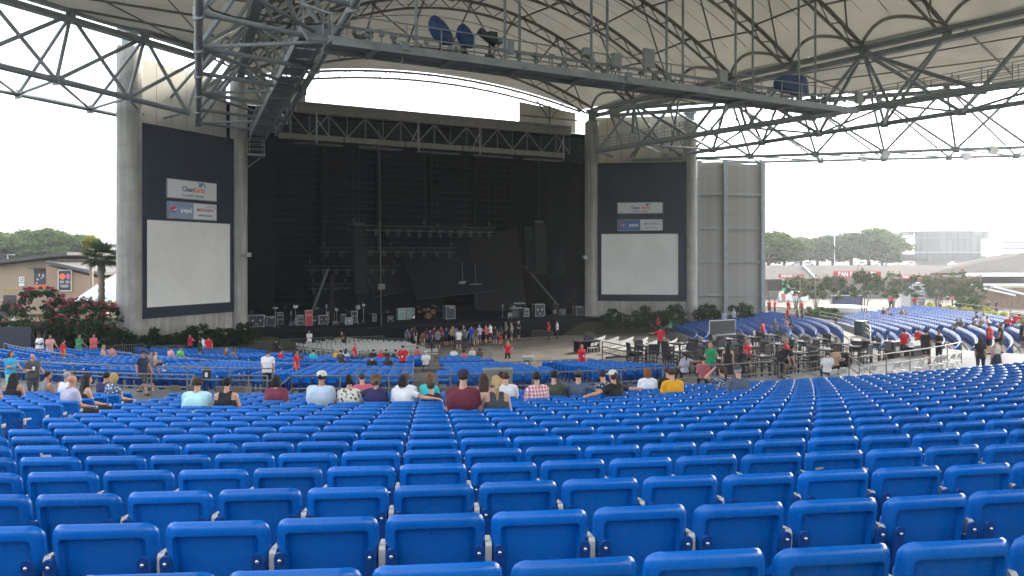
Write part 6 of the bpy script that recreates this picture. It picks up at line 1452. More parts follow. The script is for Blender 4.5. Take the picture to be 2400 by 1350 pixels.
# ------------------------------------------------------------------ crowd barricades
def barricade_mesh():
    m = MB(); w = 2.1; rr = .02
    m.path([(-w / 2, 0, .12), (-w / 2, 0, 1.0), (-w / 2 + .1, 0, 1.1), (w / 2 - .1, 0, 1.1), (w / 2, 0, 1.0), (w / 2, 0, .12)], rr, 6); m.tube((-w / 2, 0, .2), (w / 2, 0, .2), rr, 6)
    b = MB()
    for i in range(1, 15): x = -w / 2 + w * i / 15; b.tube((x, 0, .2), (x, 0, 1.1), .012, 5)
    f = MB()
    for s in (-1, 1): f.bar((s * w * .38, -.3, .02), (s * w * .38, .3, .02), .05, .03); f.tube((s * w * .38, 0, .03), (s * w * .38, 0, .2), .02, 5)
    return m.mesh('frame', M_rail, 60), b.mesh('bars', M_rail), f.mesh('feet', M_rail)
BMX = barricade_mesh(); bc = 0
def barricade(p, rz, label):
    o = thing('crowd_barricade', label, 'barricade', p, rz, 'steel crowd barricades')
    for n, me in zip(('frame', 'bars', 'feet'), BMX): link(n, me, o)
for px, Y, a, lab in ((617, 60, 0, 'first barricade from the left in front of the stage'), (690, 62, 0, 'second barricade from the left in front of the stage'), (752, 63, 0, 'third barricade from the left in front of the stage'), (815, 63.5, 0, 'fourth barricade from the left in front of the stage'), (873, 64, .1, 'fifth barricade from the left in front of the stage'), (930, 62, -.6, 'barricade turned sideways left of the waiting crowd'),
                      (975, 57, .1, 'low barricade in front of the white shorts'), (1062, 54.5, 0, 'barricade on the pit floor, left of two in front of the crowd'), (1124, 55.5, 0, 'barricade on the pit floor, right of two in front of the crowd'), (1266, 76, 0, 'barricade at the right stage front, left one'), (1306, 78, 0, 'barricade at the right stage front, middle one'), (1345, 79, 0, 'barricade at the right stage front, right one'), (1272, 69, -1.0, 'barricade standing end on beside the white chairs'),
                      (300, 50, 0, 'low barricade beside the left column'), (395, 51, 0, 'low barricade in front of the left hedge'), (520, 52, 0, 'low barricade right of the left hedge')):
    p = at(px, 700, Y); p.z = PIT_Z if Y > 53 else floor_at(p.x, p.y); barricade(p, DANG + a, lab)
# ------------------------------------------------------------------ deck with bar tables and tall chairs
M_wick = mat('dark_wicker', (.022, .019, .022), .6, var=.2, scale=40, bump=.3, bscale=60)
bch = thing('bar_chair', 'x', 'chair'); m = MB(); m.box((0, 0, .74), (.48, .46, .07)); m.build('seat', M_wick, bch)
m = MB(); m.m = Matrix.Translation((0, -.22, .98)) @ Matrix.Rotation(R_(8), 4, 'X'); m.box((0, 0, 0), (.5, .06, .52)); m.build('backrest', M_wick, bch)
for sx in (-.21, .21):
    for sy in (-.19, .19): m = MB(); m.box((sx, sy, .36), (.045, .045, .72)); m.build('leg', M_dark, bch)
    m = MB(); m.box((sx * 1.1, 0, .95), (.05, .46, .04)); m.box((sx * 1.1, .2, .85), (.04, .04, .2)); m.build('arm', M_wick, bch)
m = MB()
for sx in (-.21, .21): m.box((sx, 0, .25), (.03, .38, .03))
for sy in (-.19, .19): m.box((0, sy, .3), (.42, .03, .03))
m.build('footrest', M_dark, bch)
btb = thing('bar_table', 'x', 'table'); m = MB(); m.box((0, 0, 1.04), (.85, .85, .05)); m.build('tabletop', mat('bar_top', (.03, .03, .033), .7, spec=.12), btb); m = MB(); m.tube((0, 0, .03), (0, 0, 1.02), .05, 8); m.build('pedestal', M_dark, btb); m = MB(); m.lathe((0, 0, 0), [(.3, 0), (.3, .03), (.06, .05)], 14); m.build('base', M_dark, btb)
fc = ft = True; rn = random.Random(7); ci = 0
M_nap = mat('paper_white', (.7, .7, .7), .6)
for i, (R, ph) in enumerate([(r, a) for r in (40.2, 37.2, 34.2) for a in (-1.9, 1.6, 5.1, 8.6, 12.1, 15.6)]):
    p = RP(R, ph + rn.uniform(-.2, .2), 2.4); rz = seat_xf(R, ph, 0)[1]
    pos = f'{("near", "middle", "far")[i // 6]} row, {("first", "second", "third", "fourth", "fifth", "sixth")[i % 6]} from left'
    if ft: btb.location = p; btb.rotation_euler = (0, 0, rz); btb['label'] = f'tall dark bar table on the deck, {pos}'; btb['group'] = 'bar tables on the deck'; ft = False
    else: dup(btb, p, rz, f'tall dark bar table on the deck, {pos}', 'bar tables on the deck')
    m = MB(); m.box((rn.uniform(-.2, .2), rn.uniform(-.2, .2), 1.10), (.12, .1, .08)); m.box((.2, .1, 1.075), (.22, .15, .012)); tag(link('napkin_holder', m.mesh('napkin_holder', M_nap), None, p, rz), f'white napkin holder on bar table, {pos}', 'napkin holder', 'napkin holders on the bar tables')
    for a in (0, math.pi / 2, math.pi, -math.pi / 2):
        if rn.random() < .10: continue
        q = rz + a + rn.uniform(-.25, .25); c = p + Vector((math.sin(q) * .78, -math.cos(q) * .78, 0))
        lab = f'bar chair at the table in the {pos}, {("nearest side", "right side", "far side", "left side")[(0, math.pi / 2, math.pi, -math.pi / 2).index(a)]}'
        if fc: bch.location = c; bch.rotation_euler = (0, 0, q); bch['label'] = lab; bch['group'] = 'bar chairs on the deck'; fc = False
        else: dup(bch, c, q, lab, 'bar chairs on the deck')
# ------------------------------------------------------------------ odd things
def thing_box(name, lab, cat, p, rz, parts):
    o = thing(name, lab, cat, p, rz)
    for n, mt, bx in parts:
        m = MB()
        for c, d in bx: m.box(c, d)
        m.build(n, mt, o)
    return o
p = at(2148, 845, 42.5); p.z = floor_at(p.x, p.y); thing_box('vending_cart', 'black drinks cart with a pale tray on the right walkway', 'cart', p, DANG, [('cart_body', M_dark, [((0, 0, .45), (1.3, .6, .75))]), ('tray', M_white, [((0, 0, .95), (1.1, .5, .06)), ((.3, .1, 1.05), (.3, .2, .16)), ((-.3, 0, 1.05), (.35, .25, .14))]), ('wheel', M_dark, [((-.5, -.2, .06), (.12, .08, .12)), ((.5, -.2, .06), (.12, .08, .12))])])
p = at(2092, 830, 44); p.z = floor_at(p.x, p.y); thing_box('waste_bin', 'dark waste bin with a white label left of the drinks cart', 'bin', p, DANG, [('bin_body', M_dark, [((0, 0, .45), (.6, .6, .9))]), ('label_plate', M_white, [((0, -.31, .55), (.3, .02, .25))]), ('lid', M_dark, [((0, 0, .93), (.66, .66, .06))])])
p = RP(37.0, 47, 1.9); thing_box('waste_bin', 'dark green bin beside the ramp of the right seat blocks', 'bin', p, DANG, [('bin_body', mat('bin_green', (.02, .04, .03), .5), [((0, 0, .55), (.9, .7, 1.1))]), ('lid', M_dark, [((0, 0, 1.13), (.96, .76, .07))])])
p = at(1375, 800, 62); p.z = PIT_Z; thing_box('camera_platform', 'black camera platform with monitor beside the white chairs', 'platform', p, DANG, [('table_top', M_dark, [((0, 0, .95), (2.2, .9, .08))]), ('cloth', M_black, [((0, 0, .5), (2.0, .8, .85))]), ('monitor', M_dark, [((.2, 0, 1.3), (.9, .1, .6))])])
p = at(1465, 815, 50); p.z = PIT_Z; thing_box('covered_equipment', 'low equipment pile under a black cover in front of the bar deck', 'equipment', p, DANG, [('cover', M_black, [((0, 0, .6), (2.4, 1.0, 1.2)), ((.9, .1, 1.3), (.7, .6, .3))]), ('case', M_case, [((-1.6, 0, .4), (.7, .7, .8))])])
p = at(1700, 765, 60); p.z = floor_at(p.x, p.y) + .2; thing_box('console_case', 'open black console case with a pale rim among the curved seats', 'case', p, DANG, [('case_body', M_dark, [((0, 0, .7), (2.6, .9, .5))]), ('raised_lid', M_dark, [((0, .4, 1.5), (2.6, .08, 1.0))]), ('rim', M_edge, [((0, .35, 2.0), (2.7, .06, .06)), ((-1.32, .35, 1.5), (.06, .06, 1.0)), ((1.32, .35, 1.5), (.06, .06, 1.0)), ((0, -.46, .95), (2.7, .05, .05))])])
p = at(1238, 823, 55); p.z = PIT_Z; thing_box('folded_chair_stack', 'white stack of folded chairs on the pit floor', 'chairs', p, 0, [('stacked_chair', M_wfold, [((0, 0, .2 + .09 * i), (1.0 - .04 * i, .5, .05)) for i in range(5)])])
p = at(1536, 773, 57); p.z = PIT_Z; thing_box('equipment_cart', 'grey cart behind the red polo at the white chairs', 'cart', p, DANG, [('cart_body', M_steel, [((0, 0, .8), (1.2, .7, 1.0))]), ('cart_wheels', M_dark, [((-.45, 0, .12), (.1, .6, .24)), ((.45, 0, .12), (.1, .6, .24))])])
p = RP(43.3, -18.0, WALK_Z); thing_box('utility_box', 'tan utility box behind the railing beside the man with the black cap', 'box', p, seat_xf(43, -18, 0)[1], [('box_body', mat('box_tan', (.20, .18, .15), .6), [((0, .9, .5), (1.1, .5, 1.0))]), ('box_lid', M_steel, [((0, .9, 1.02), (1.16, .56, .05))])])
# ------------------------------------------------------------------ vegetation
M_bark = mat('bark_brown', (.10, .08, .06), .9, var=.3, scale=4, bump=.4, bscale=12); M_palmbark = mat('palm_bark', (.20, .165, .12), .9, var=.3, scale=6, bump=.6, bscale=14)
LF_oak = leafmat('oak_leaves', (.035, .065, .022), (.075, .11, .035)); LF_myr = leafmat('myrtle_leaves', (.022, .045, .02), (.05, .085, .03)); LF_flower = leafmat('myrtle_flowers', (.20, .022, .05), (.36, .075, .115), .3)
LF_hedge = leafmat('hedge_leaves', (.012, .026, .012), (.03, .055, .022)); LF_palm = leafmat('palm_leaves', (.04, .065, .025), (.08, .11, .04)); LF_yel = leafmat('yellow_green_leaves', (.22, .24, .03), (.38, .36, .06)); LF_ypalm = leafmat('yellow_palm_leaves', (.16, .17, .03), (.26, .25, .06))
LF_pale = leafmat('plaza_leaves', (.05, .075, .04), (.10, .13, .07), .35)
LF_redtip = leafmat('faded_flowers', (.16, .06, .05), (.26, .11, .09), .3)
def leaf_cloud(cl, n, size, seed, name, mt, aspect=.55, droop=.25):
    """cl: list of (centre, radii, weight); n leaf quads through the clusters' shells"""
    rg = np.random.default_rng(seed); w = np.array([c[2] for c in cl], float); w /= w.sum(); idx = rg.choice(len(cl), n, p=w)
    C = np.array([c[0] for c in cl], float)[idx]; Rr = np.array([c[1] for c in cl], float)[idx]
    d = rg.normal(size=(n, 3)); d /= np.linalg.norm(d, axis=1)[:, None]; r = rg.random(n) ** .45
    P = C + d * Rr * r[:, None] * (1 + .12 * rg.normal(size=(n, 1)))
    a = rg.normal(size=(n, 3)); a[:, 2] -= droop; a /= np.linalg.norm(a, axis=1)[:, None]; b = np.cross(a, rg.normal(size=(n, 3))); b /= np.linalg.norm(b, axis=1)[:, None]
    s = size * (.6 + .8 * rg.random((n, 1))); A = a * s; B = b * s * aspect
    V = np.stack([P - A, P + B * .9, P + A, P - B * .9], 1).reshape(-1, 3)
    me = bpy.data.meshes.new(name); me.from_pydata(V.tolist(), [], [(4 * i, 4 * i + 1, 4 * i + 2, 4 * i + 3) for i in range(n)]); me.materials.append(mt); me.update(); return me
def crown_clusters(rx, ry, rz, cz, k, seed, r=(.28, .5), flat=.0):
    rn = random.Random(seed); out = []
    for i in range(k):
        t = rn.uniform(0, 6.283); z = rn.uniform(-.75, 1); q = math.sqrt(max(.05, 1 - z * z * .9)) * rn.uniform(.55, 1); s = rn.uniform(*r)
        out.append(((rx * q * math.cos(t), ry * q * math.sin(t), cz + rz * z), (rx * s, ry * s, rz * s * .8), s * s))
    return out
def trunk_mesh(h, r, limbs, seed, spread, top, name='trunk'):
    rn = random.Random(seed); m = MB(); b = Vector((rn.uniform(-.1, .1), rn.uniform(-.1, .1), h)); m.path([(0, 0, -.3), (rn.uniform(-.05, .05) * h, 0, h * .5), b], [r * 1.25, r * .9, r * .75], 8)
    for i in range(limbs):
        t = 6.283 * i / limbs + rn.uniform(-.4, .4); e = Vector((spread * math.cos(t), spread * math.sin(t), top * rn.uniform(.75, 1))); md = b.lerp(e, .5) + Vector((0, 0, .12 * top)); m.path([b - Vector((0, 0, .2)), md, e], [r * .6, r * .35, r * .12], 6)
    return m.mesh(name, M_bark, 60)
_tr = {}
def tree(name, label, cat, p, key, make, scale=1.0, rz=0.0, group=None):
    if key not in _tr: _tr[key] = make()
    o = thing(name, label, cat, p, rz, group); o.scale = (scale,) * 3 if not isinstance(scale, tuple) else scale
    for n, me in _tr[key]: link(n, me, o)
    return o
def oak(seed): return lambda: [('trunk', trunk_mesh(3.2, .38, 6, seed, 4.6, 7.0)), ('crown', leaf_cloud(crown_clusters(6.2, 6.2, 4.2, 6.2, 46, seed, (.2, .36)), 8600, .38, seed, 'crown', LF_oak))]
for i, (px, py, Y, s) in enumerate(((-40, 560, 165, 1.15), (30, 566, 150, 1.0), (88, 552, 158, 1.25), (135, 562, 150, 1.1), (178, 572, 160, .95), (215, 590, 185, .8))):
    p = at(px, HOR, Y); p.z = 5.2; tree('oak_tree', 'broad oak beyond the car park on the left, ' + ('first from the left edge', 'second from the left edge', 'tallest of the clump', 'right of the tallest', 'fifth from the left edge', 'small one right of the clump')[i], 'tree', p, ('oak', i % 3), oak(11 + i % 3), (s, s, s * .68), i * 1.3, 'oaks beyond the car parks')
for i, (px, Y, s) in enumerate(((1800, 150, 1.05), (1838, 205, 1.1), (1878, 200, 1.2), (1915, 210, 1.1), (1952, 215, 1.1), (1995, 195, 1.3), (2035, 190, 1.35), (2068, 200, 1.0), (1770, 180, 1.1))):
    p = at(px, HOR, Y); p.z = 5.5; tree('oak_tree', 'hazy oak behind the food stalls, ' + ('nearest one beside the louvred wall', 'second from the louvred wall', 'third from the louvred wall', 'left of the flag pole', 'right of the flag pole', 'large one left of the glass building', 'largest one left of the glass building', 'closest to the glass building', 'half hidden by the louvred wall')[i], 'tree', p, ('oak', i % 3), oak(11 + i % 3), (s, s, s * .66), i * 2.1, 'oaks beyond the car parks')
def myrtle(seed, fl, h=4.6, n=4200, flower=LF_flower, lf=None):
    def mk():
        rn = random.Random(seed); m = MB()
        for i in range(5):
            t = 6.283 * i / 5 + rn.uniform(-.3, .3); e = Vector((1.0 * math.cos(t), 1.0 * math.sin(t), h * .62)); m.path([(.15 * math.cos(t), .15 * math.sin(t), -.2), (.4 * math.cos(t), .4 * math.sin(t), h * .3), e], [.07, .05, .02], 6)
        cl = crown_clusters(2.2, 2.0, h * .34, h * .68, 48, seed, (.10, .24)); fc_ = [((c[0][0] * 1.12, c[0][1] * 1.12, c[0][2] + .45), (c[1][0] * .45, c[1][1] * .45, c[1][2] * .6), 1) for c in cl if c[0][2] > h * .60 or rn.random() < .25]
        return [('trunk', m.mesh('trunk', M_bark, 60)), ('crown', leaf_cloud(cl, n, .17, seed, 'crown', lf or LF_myr)), ('blossom', leaf_cloud(fc_, int(n * fl), .10, seed + 5, 'blossom', flower))]
    return mk
for i, (px, Y, s, rz) in enumerate(((22, 53, .62, 0), (92, 51, .80, 1), (150, 53, .68, 2), (196, 51, .68, 3), (250, 54, .56, 4))):
    p = at(px, HOR, Y); p.z = 1.7; tree('crepe_myrtle', 'crepe myrtle with pink blossom before the tan building, ' + ('at the left edge', 'under the first poster', 'between the posters and the tent', 'left of the palm trunk', 'under the palm beside the left column')[i], 'tree', p, ('myr', i % 3), myrtle(31 + i % 3, .75, 5.1, 1500), s, rz, 'crepe myrtles on the left')
for i, (px, Y, s) in enumerate(((1865, 96, .95), (1912, 92, .92), (1952, 88, 1.0), (2025, 86, 1.15), (2090, 88, 1.08), (2160, 92, 1.0), (2195, 96, 1.0), (2250, 90, 1.12), (2275, 84, .9))):
    p = at(px, HOR, Y); p.z = 1.8; tree('crepe_myrtle', 'hazy small tree with reddish tips on the plaza, ' + ('first', 'second', 'third', 'fourth', 'fifth', 'sixth', 'seventh', 'eighth', 'ninth')[i] + ' from the left', 'tree', p, ('myr2', i % 3), myrtle(41 + i % 3, .14, 5.0, 1900, LF_redtip, LF_pale), s * .82, i * 1.1, 'small trees on the plaza')
def fan_palm(h, col, seed, crown=1.5):
    def mk():
        rn = random.Random(seed); m = MB(); prof = []
        for i in range(26): z = h * i / 25; prof.append((.21 + .05 * (i % 2) + .06 * (1 if i < 3 else 0) + (.05 if i > 20 else 0), z))
        m.lathe((0, 0, 0), prof, 12); v = []; f = []
        for k in range(46):
            az = rn.uniform(0, 6.283); el = rn.uniform(-.6, 1.5); d = Vector((math.cos(az) * math.cos(el), math.sin(az) * math.cos(el), math.sin(el))); L = crown * rn.uniform(.75, 1.1); sd = d.cross(Vector((0, 0, 1))).normalized(); upv = sd.cross(d)
            b = Vector((0, 0, h)) + d * L * .45
            for j in range(-7, 8):
                a = j * .16; dd = (d * math.cos(a) + sd * math.sin(a)).normalized(); e = b + dd * L * .62 * (1 - .03 * abs(j)) - Vector((0, 0, .14 * L * rn.random())); w = sd * .03; o = len(v); v += [b, b.lerp(e, .5) + upv * .03 + dd.cross(upv) * .05, e, b.lerp(e, .5) + upv * .03 - dd.cross(upv) * .05]; f.append((o, o + 1, o + 2, o + 3))
            o = len(v); v += [Vector((0, 0, h - .1)) - sd * .02, Vector((0, 0, h - .1)) + sd * .02, b + sd * .02, b - sd * .02]; f.append((o, o + 1, o + 2, o + 3))
        c = MB(); c.v = [tuple(x) for x in v]; c.f = f; return [('trunk', m.mesh('trunk', M_palmbark, 50)), ('fronds', c.mesh('fronds', col))]
    return mk
p = at(238, HOR, 60); p.z = 1.7; tree('palm_tree', 'green fan palm with a ragged trunk left of the widest column', 'palm', p, 'palm1', fan_palm(6.5, LF_palm, 3, 1.65))
p = at(214, HOR, 78); p.z = 1.7; tree('palm_tree', 'yellowish palm with a thin pale trunk behind the green palm', 'palm', p, 'palm2', fan_palm(7.4, LF_ypalm, 5, 1.6), (.8, .8, 1))
def feather(seed, n=18, L=2.2):
    def mk():
        rn = random.Random(seed); v = []; f = []; m = MB()
        for k in range(n):
            az = rn.uniform(0, 6.283); el = rn.uniform(.5, 1.3); pts = []; 
            for i in range(9): t = i / 8; pts.append(Vector((math.cos(az) * math.cos(el) * L * t, math.sin(az) * math.cos(el) * L * t, math.sin(el) * L * t - .95 * L * .55 * t * t)))
            m.path(pts, .014, 4)
            for i in range(1, 9):
                d = (pts[i] - pts[i - 1]).normalized(); sd = d.cross(Vector((0, 0, 1))).normalized()
                for s in (-1, 1):
                    for q in (0, .5): b = pts[i - 1].lerp(pts[i], q); e = b + sd * s * .34 * (1.1 - i / 10) + d * .22 - Vector((0, 0, .08)); o = len(v); v += [b, b.lerp(e, .4) + d * .03, e, b.lerp(e, .4) - d * .03]; f.append((o, o + 1, o + 2, o + 3))
        c = MB(); c.v = [tuple(x) for x in v]; c.f = f; return [('stems', m.mesh('stems', LF_palm, 60)), ('fronds', c.mesh('fronds', LF_palm))]
    return mk
for i, (px, Y, z, s, lab) in enumerate(((222, 58, 4.2, 1.0, 'arching small palm against the white tent, left of the palm trunk'), (258, 59, 4.0, 1.0, 'arching small palm right of the palm trunk'), (263, 57, 2.6, .9, 'low small palm beside the widest column'))):
    p = at(px, HOR, Y); p.z = z; o = tree('small_palm', lab, 'palm', p, 'feather', feather(9), s, i * 2.0, 'small palms on the left'); m = MB(); m.tube((0, 0, -z + 1.5), (0, 0, .1), .07, 8); m.build('trunk', M_palmbark, o)
def shrub(seed, mt, n=1500, leaf=.17, rx=1.2, rz=.9, long=.35): return lambda: [('foliage', leaf_cloud(crown_clusters(rx, rx * .8, rz, rz * .9, 16, seed, (.35, .55)), n, leaf, seed, 'foliage', mt, long)), ('stems', trunk_mesh(.4, .05, 6, seed, rx * .6, rz * 1.2, 'stems'))]
def shrubs(pts, key, mt, labf, group, scale=1.0, **kw):
    for i, (p, s) in enumerate(pts): tree('shrub', labf(i), 'shrub', p, (key, i % 3), shrub(61 + i % 3, mt, **kw), s * scale, i * 1.7, group)
NUM = ['first', 'second', 'third', 'fourth', 'fifth', 'sixth', 'seventh', 'eighth', 'ninth', 'tenth', 'eleventh', 'twelfth']
hp = []
for i in range(8): q = at(338 + i * 33, HOR, 54.0 + i * .85); q.z = 1.35; hp.append((q, (1.0 + .18 * math.sin(i * 1.9)) * (1 if i else .8)))
shrubs(hp, 'hedge', LF_hedge, lambda i: f'dark green bush under the left screen, {NUM[i]} from the left', 'bushes under the left screen', .82)
hp = []
for i in range(7): q = at(1436 + i * 24, HOR, 76.5); q.z = 1.3; hp.append((q, 1.0 + .22 * math.sin(i * 2.3 + 1) + .05 * i))
shrubs(hp, 'hedge', LF_hedge, lambda i: f'dark green bush under the right screen, {NUM[i]} from the left', 'bushes under the right screen', .74)
hp = [((lambda q: (setattr(q, 'z', 1.7), q)[1])(at(px, HOR, 78)), s) for px, s in ((1650, .8), (1668, .95), (1735, 1.0), (1755, .8))]
shrubs(hp, 'hedge', LF_hedge, lambda i: f'sparse bush at the foot of the louvred wall, {NUM[i]} from the left', 'bushes at the louvred wall', 1.0)
hp = []
for i in range(12): q = at(-15 + i * 26, HOR, 51.6 + (i % 3) * .8); q.z = 1.2; hp.append((q, 1.0 + .25 * math.sin(i * 1.7)))
shrubs(hp, 'hedge', LF_hedge, lambda i: f'dark bush of the planting behind the people on the left, {NUM[i]} from the left', 'bushes of the left planting', 1.15)
hp = [(RP(50.8, a, 2.1), s) for a, s in ((44, .8), (47, .9), (50, 1.0), (53, .8), (57, .9), (60, .8))]
shrubs(hp, 'yel', LF_yel, lambda i: f'yellow green shrub behind the sunlit seats, {NUM[i]} from the right', 'yellow shrubs on the plaza', .8)
hp = [(RP(54, a, 1.9), 1.0) for a in (66, 69, 72, 75)]
shrubs(hp, 'yel', LF_yel, lambda i: f'low yellow green shrub round the white planter on the plaza, {NUM[i]} from the right', 'yellow shrubs on the plaza', .7)
hp = [(RP(38.6, a, 1.8), s) for a, s in ((66, .9), (68.5, 1.0), (71, .9), (73.5, .8))] + [((lambda q: (setattr(q, 'z', 2.2), q)[1])(at(2290, HOR, 80)), 1.3), ((lambda q: (setattr(q, 'z', 2.2), q)[1])(at(2268, HOR, 81)), 1.1)]
shrubs(hp, 'green', LF_oak, lambda i: f'green shrub beside the right seat blocks, {NUM[i]}' + ' in the row', 'green shrubs on the right', .8)
# ------------------------------------------------------------------ tan building on the left
M_tan = mat('tan_stucco', (.34, .255, .175), .9, var=.06, scale=.5); M_tan2 = mat('brown_stucco', (.30, .205, .14), .9, var=.06, scale=.5); M_roofg = mat('grey_metal_roof', (.09, .088, .083), .7, spec=.08, var=.1, scale=.4)
tb = thing('tan_building', 'tan stucco building with two sloping grey roofs at the left edge', 'building')
def facade(pts, Y, depth, name, mt, parent):      # outline in pixels at distance Y, real depth behind it
    P = [at(px, py, Y) for px, py in pts]; m = MB(); m.prism(P, (0, 0, 0), (0, depth, 0)); return m.build(name, mt, parent)
Yb = 88
facade([(-260, 690), (-260, 645), (135, 608), (135, 740), (-260, 740)], Yb, 10, 'wall', M_tan, tb)
facade([(108, 740), (108, 622), (232, 652), (232, 740)], Yb - 1.2, 9, 'wall', M_tan2, tb)
for a, b, Y in (((-290, 650), (157, 598), Yb - 1.5), ((107, 618), (232, 645), Yb - 2.5)):
    A_, B_ = at(a[0], a[1], Y), at(b[0], b[1], Y); m = MB(); m.prism([A_, B_, B_ + Vector((0, 0, .35)), A_ + Vector((0, 0, .35))], (0, 0, 0), (0, 13, 0)); m.build('roof', M_roofg, tb)
A_, B_ = at(66, 630, Yb - 1.0), at(108, 630, Yb - 1.0); m = MB(); m.prism([A_, B_, B_ + Vector((0, 0, .12)), A_ + Vector((0, 0, .12))], (0, 0, 0), (0, 1.0, 0)); m.build('ledge', M_roofg, tb)
P0 = at(8, 725, Yb - .05); m = MB(); q = [at(8, 740, Yb - .06), at(38, 740, Yb - .06), at(38, 692, Yb - .06), at(8, 692, Yb - .06)]; m.prism(q, (0, 0, 0), (0, .05, 0)); m.build('doorway', M_dark, tb)
m = MB(); q = [at(-260, 742, Yb - .1), at(10, 742, Yb - .1), at(10, 724, Yb - .1), at(-260, 724, Yb - .1)]; m.prism(q, (0, 0, 0), (0, .1, 0)); m.build('base_band', M_roofg, tb)
M_yel = mat('letter_yellow', (.62, .42, .06), .5)
def sign_text(txt, px, py, Y, h, mt, par, sx=1.0, bold=.0): 
    p = at(px, py, Y); return text_mesh(txt, h, mt, 'lettering', par, plane_m(Vector((1, 0, 0)), p), sx=sx, ext=.02, bold=bold)
sign_text("WOMEN'S", 22, 679.5, Yb - .03, .34, M_yel, tb, 1.05); sign_text('EXIT', 24, 686.5, Yb - .03, .34, M_yel, tb, 1.1)
po = thing('poster', 'dark concert poster with pale figures and an orange foot on the tan wall', 'poster', group='posters on the tan building')
m = MB(); q = [at(80, 676, Yb - .25), at(111, 676, Yb - .25), at(111, 630, Yb - .25), at(80, 630, Yb - .25)]; m.prism(q, (0, 0, 0), (0, .15, 0)); m.build('poster_sheet', mat('poster_dark', (.03, .03, .045), .6), po)
m = MB(); q = [at(80.5, 675.5, Yb - .28), at(110.5, 675.5, Yb - .28), at(110.5, 667, Yb - .28), at(80.5, 667, Yb - .28)]; m.prism(q, (0, 0, 0), (0, .02, 0)); m.build('poster_print', M_orange, po)
M_pale = mat('poster_pale', (.42, .42, .45), .6); rn = random.Random(2)
for cx, cy, w, h in ((88, 655, 6, 5), (92, 645, 4, 8), (101, 646, 5, 9), (86, 663, 5, 4), (97, 652, 4, 4)): p = at(cx, cy, Yb - .28); m = MB(); m.ball(p, (w / 2 * Yb / F, .012, h / 2 * Yb / F), 10, 6); m.build('poster_figure', M_pale, po)
sign_text('CONCERT', 95.5, 633.5, Yb - .28, .2, M_orange, po, 1.0)
po = thing('poster', 'white framed black poster with an orange and a pink disc', 'poster', group='posters on the tan building')
q = lambda x0, x1, y0, y1, Y: [at(x0, y1, Y), at(x1, y1, Y), at(x1, y0, Y), at(x0, y0, Y)]
m = MB(); m.prism(q(135.5, 167, 632.5, 682.5, Yb - 1.45), (0, 0, 0), (0, .15, 0)); m.build('poster_frame', M_white, po); m = MB(); m.prism(q(137.2, 165.4, 634.5, 680.5, Yb - 1.48), (0, 0, 0), (0, .03, 0)); m.build('poster_sheet', mat('poster_black', (.02, .02, .025), .6), po)
for cx, w, mt in ((146, 7.5, mat('disc_orange', (.72, .16, .05), .6)), (159.5, 6.5, mat('disc_pink', (.58, .12, .30), .6))):
    p = at(cx, 648, Yb - 1.5); m = MB(); m.prism([p + Vector((w * Yb / F * (1 if cx < 150 else .62) * math.cos(a), 0, 7.2 * Yb / F * math.sin(a))) for a in [6.283 * i / 20 for i in range(20)]], (0, 0, 0), (0, .015, 0)); m.build('disc', mt, po)
for cx, cy, w in ((144.5, 660, 10), (158, 660, 10), (151, 669.5, 20), (151, 672, 16)):
    m = MB()
    for k in range(2 if cy > 661 else 3): m.prism(q(cx - w / 2, cx + w / 2, cy - 2 + k * 2.1, cy - .6 + k * 2.1, Yb - 1.5), (0, 0, 0), (0, .015, 0))
    m.build('poster_print', M_pale, po)
o = thing('wall_sign', 'round green and white sign above a pale plate on the tan wall', 'sign'); p = at(51, 655, Yb - .1); m = MB(); m.box(p, (.62, .06, .62)); m.build('sign_board', M_white, o); m = MB(); m.box(at(51, 667, Yb - .1), (.6, .06, .35)); m.build('sign_plate', M_white, o)
m = MB(); m.prism([p + Vector((.22 * math.cos(a), -.04, .2 * math.sin(a))) for a in [6.283 * i / 20 for i in range(20)]], (0, 0, 0), (0, .012, 0)); m.build('emblem', mat('emblem_green', (.03, .2, .08), .5), o); m = MB(); m.prism([p + Vector((.13 * math.cos(a), -.052, .1 * math.sin(a))) for a in [6.283 * i / 20 for i in range(20)]], (0, 0, 0), (0, .012, 0)); m.build('emblem', M_white, o)
tn = thing('event_tent', 'white peaked tent roof behind the palm', 'tent'); a = [at(168, 706, 74), at(300, 706, 74), at(340, 706, 84), at(180, 706, 84)]; top = at(335, 606, 79); m = MB(); m.add(a + [top, at(222, 670, 74.5)], [(0, 1, 4, 5), (1, 2, 4), (2, 3, 4), (3, 0, 5, 4)]); m.build('tent_roof', mat('tent_white', (.75, .75, .75), .6), tn)
m = MB()
for p in a: m.tube(Vector((p.x, p.y, 1.6)), p, .06, 6)
m.build('tent_pole', M_steel_l, tn)
for k, (px, py, h) in enumerate(((31, 755, 3.0), (124, 768, 1.6))):
    p = at(px, py, 55); p.z = 1.7; m = MB(); m.box((0, 0, 1.0 + h / 3), (.22, .08, 1.2)); m.box((0, 0, .6), (.06, .06, 1.4)); o = link('marker_post', m.mesh('marker_post', M_white), None, p); tag(o, ('white marker post among the blossom at the left edge', 'white marker post under the posters')[k], 'post', 'white marker posts')
m = MB(); q0 = [at(-30, 805, 48.2), at(72, 805, 48.2)]; m.prism([Vector((q0[0].x, 48.2, 1.2)), Vector((q0[1].x, 48.2, 1.2)), Vector((q0[1].x, 48.2, 3.8)), Vector((q0[0].x, 48.2, 3.8))], (0, 0, 0), (0, .06, 0)); tag(m.build('screen_fence', mat('fence_navy', (.018, .024, .04), .7)), 'dark navy screened fence at the left edge', 'fence')
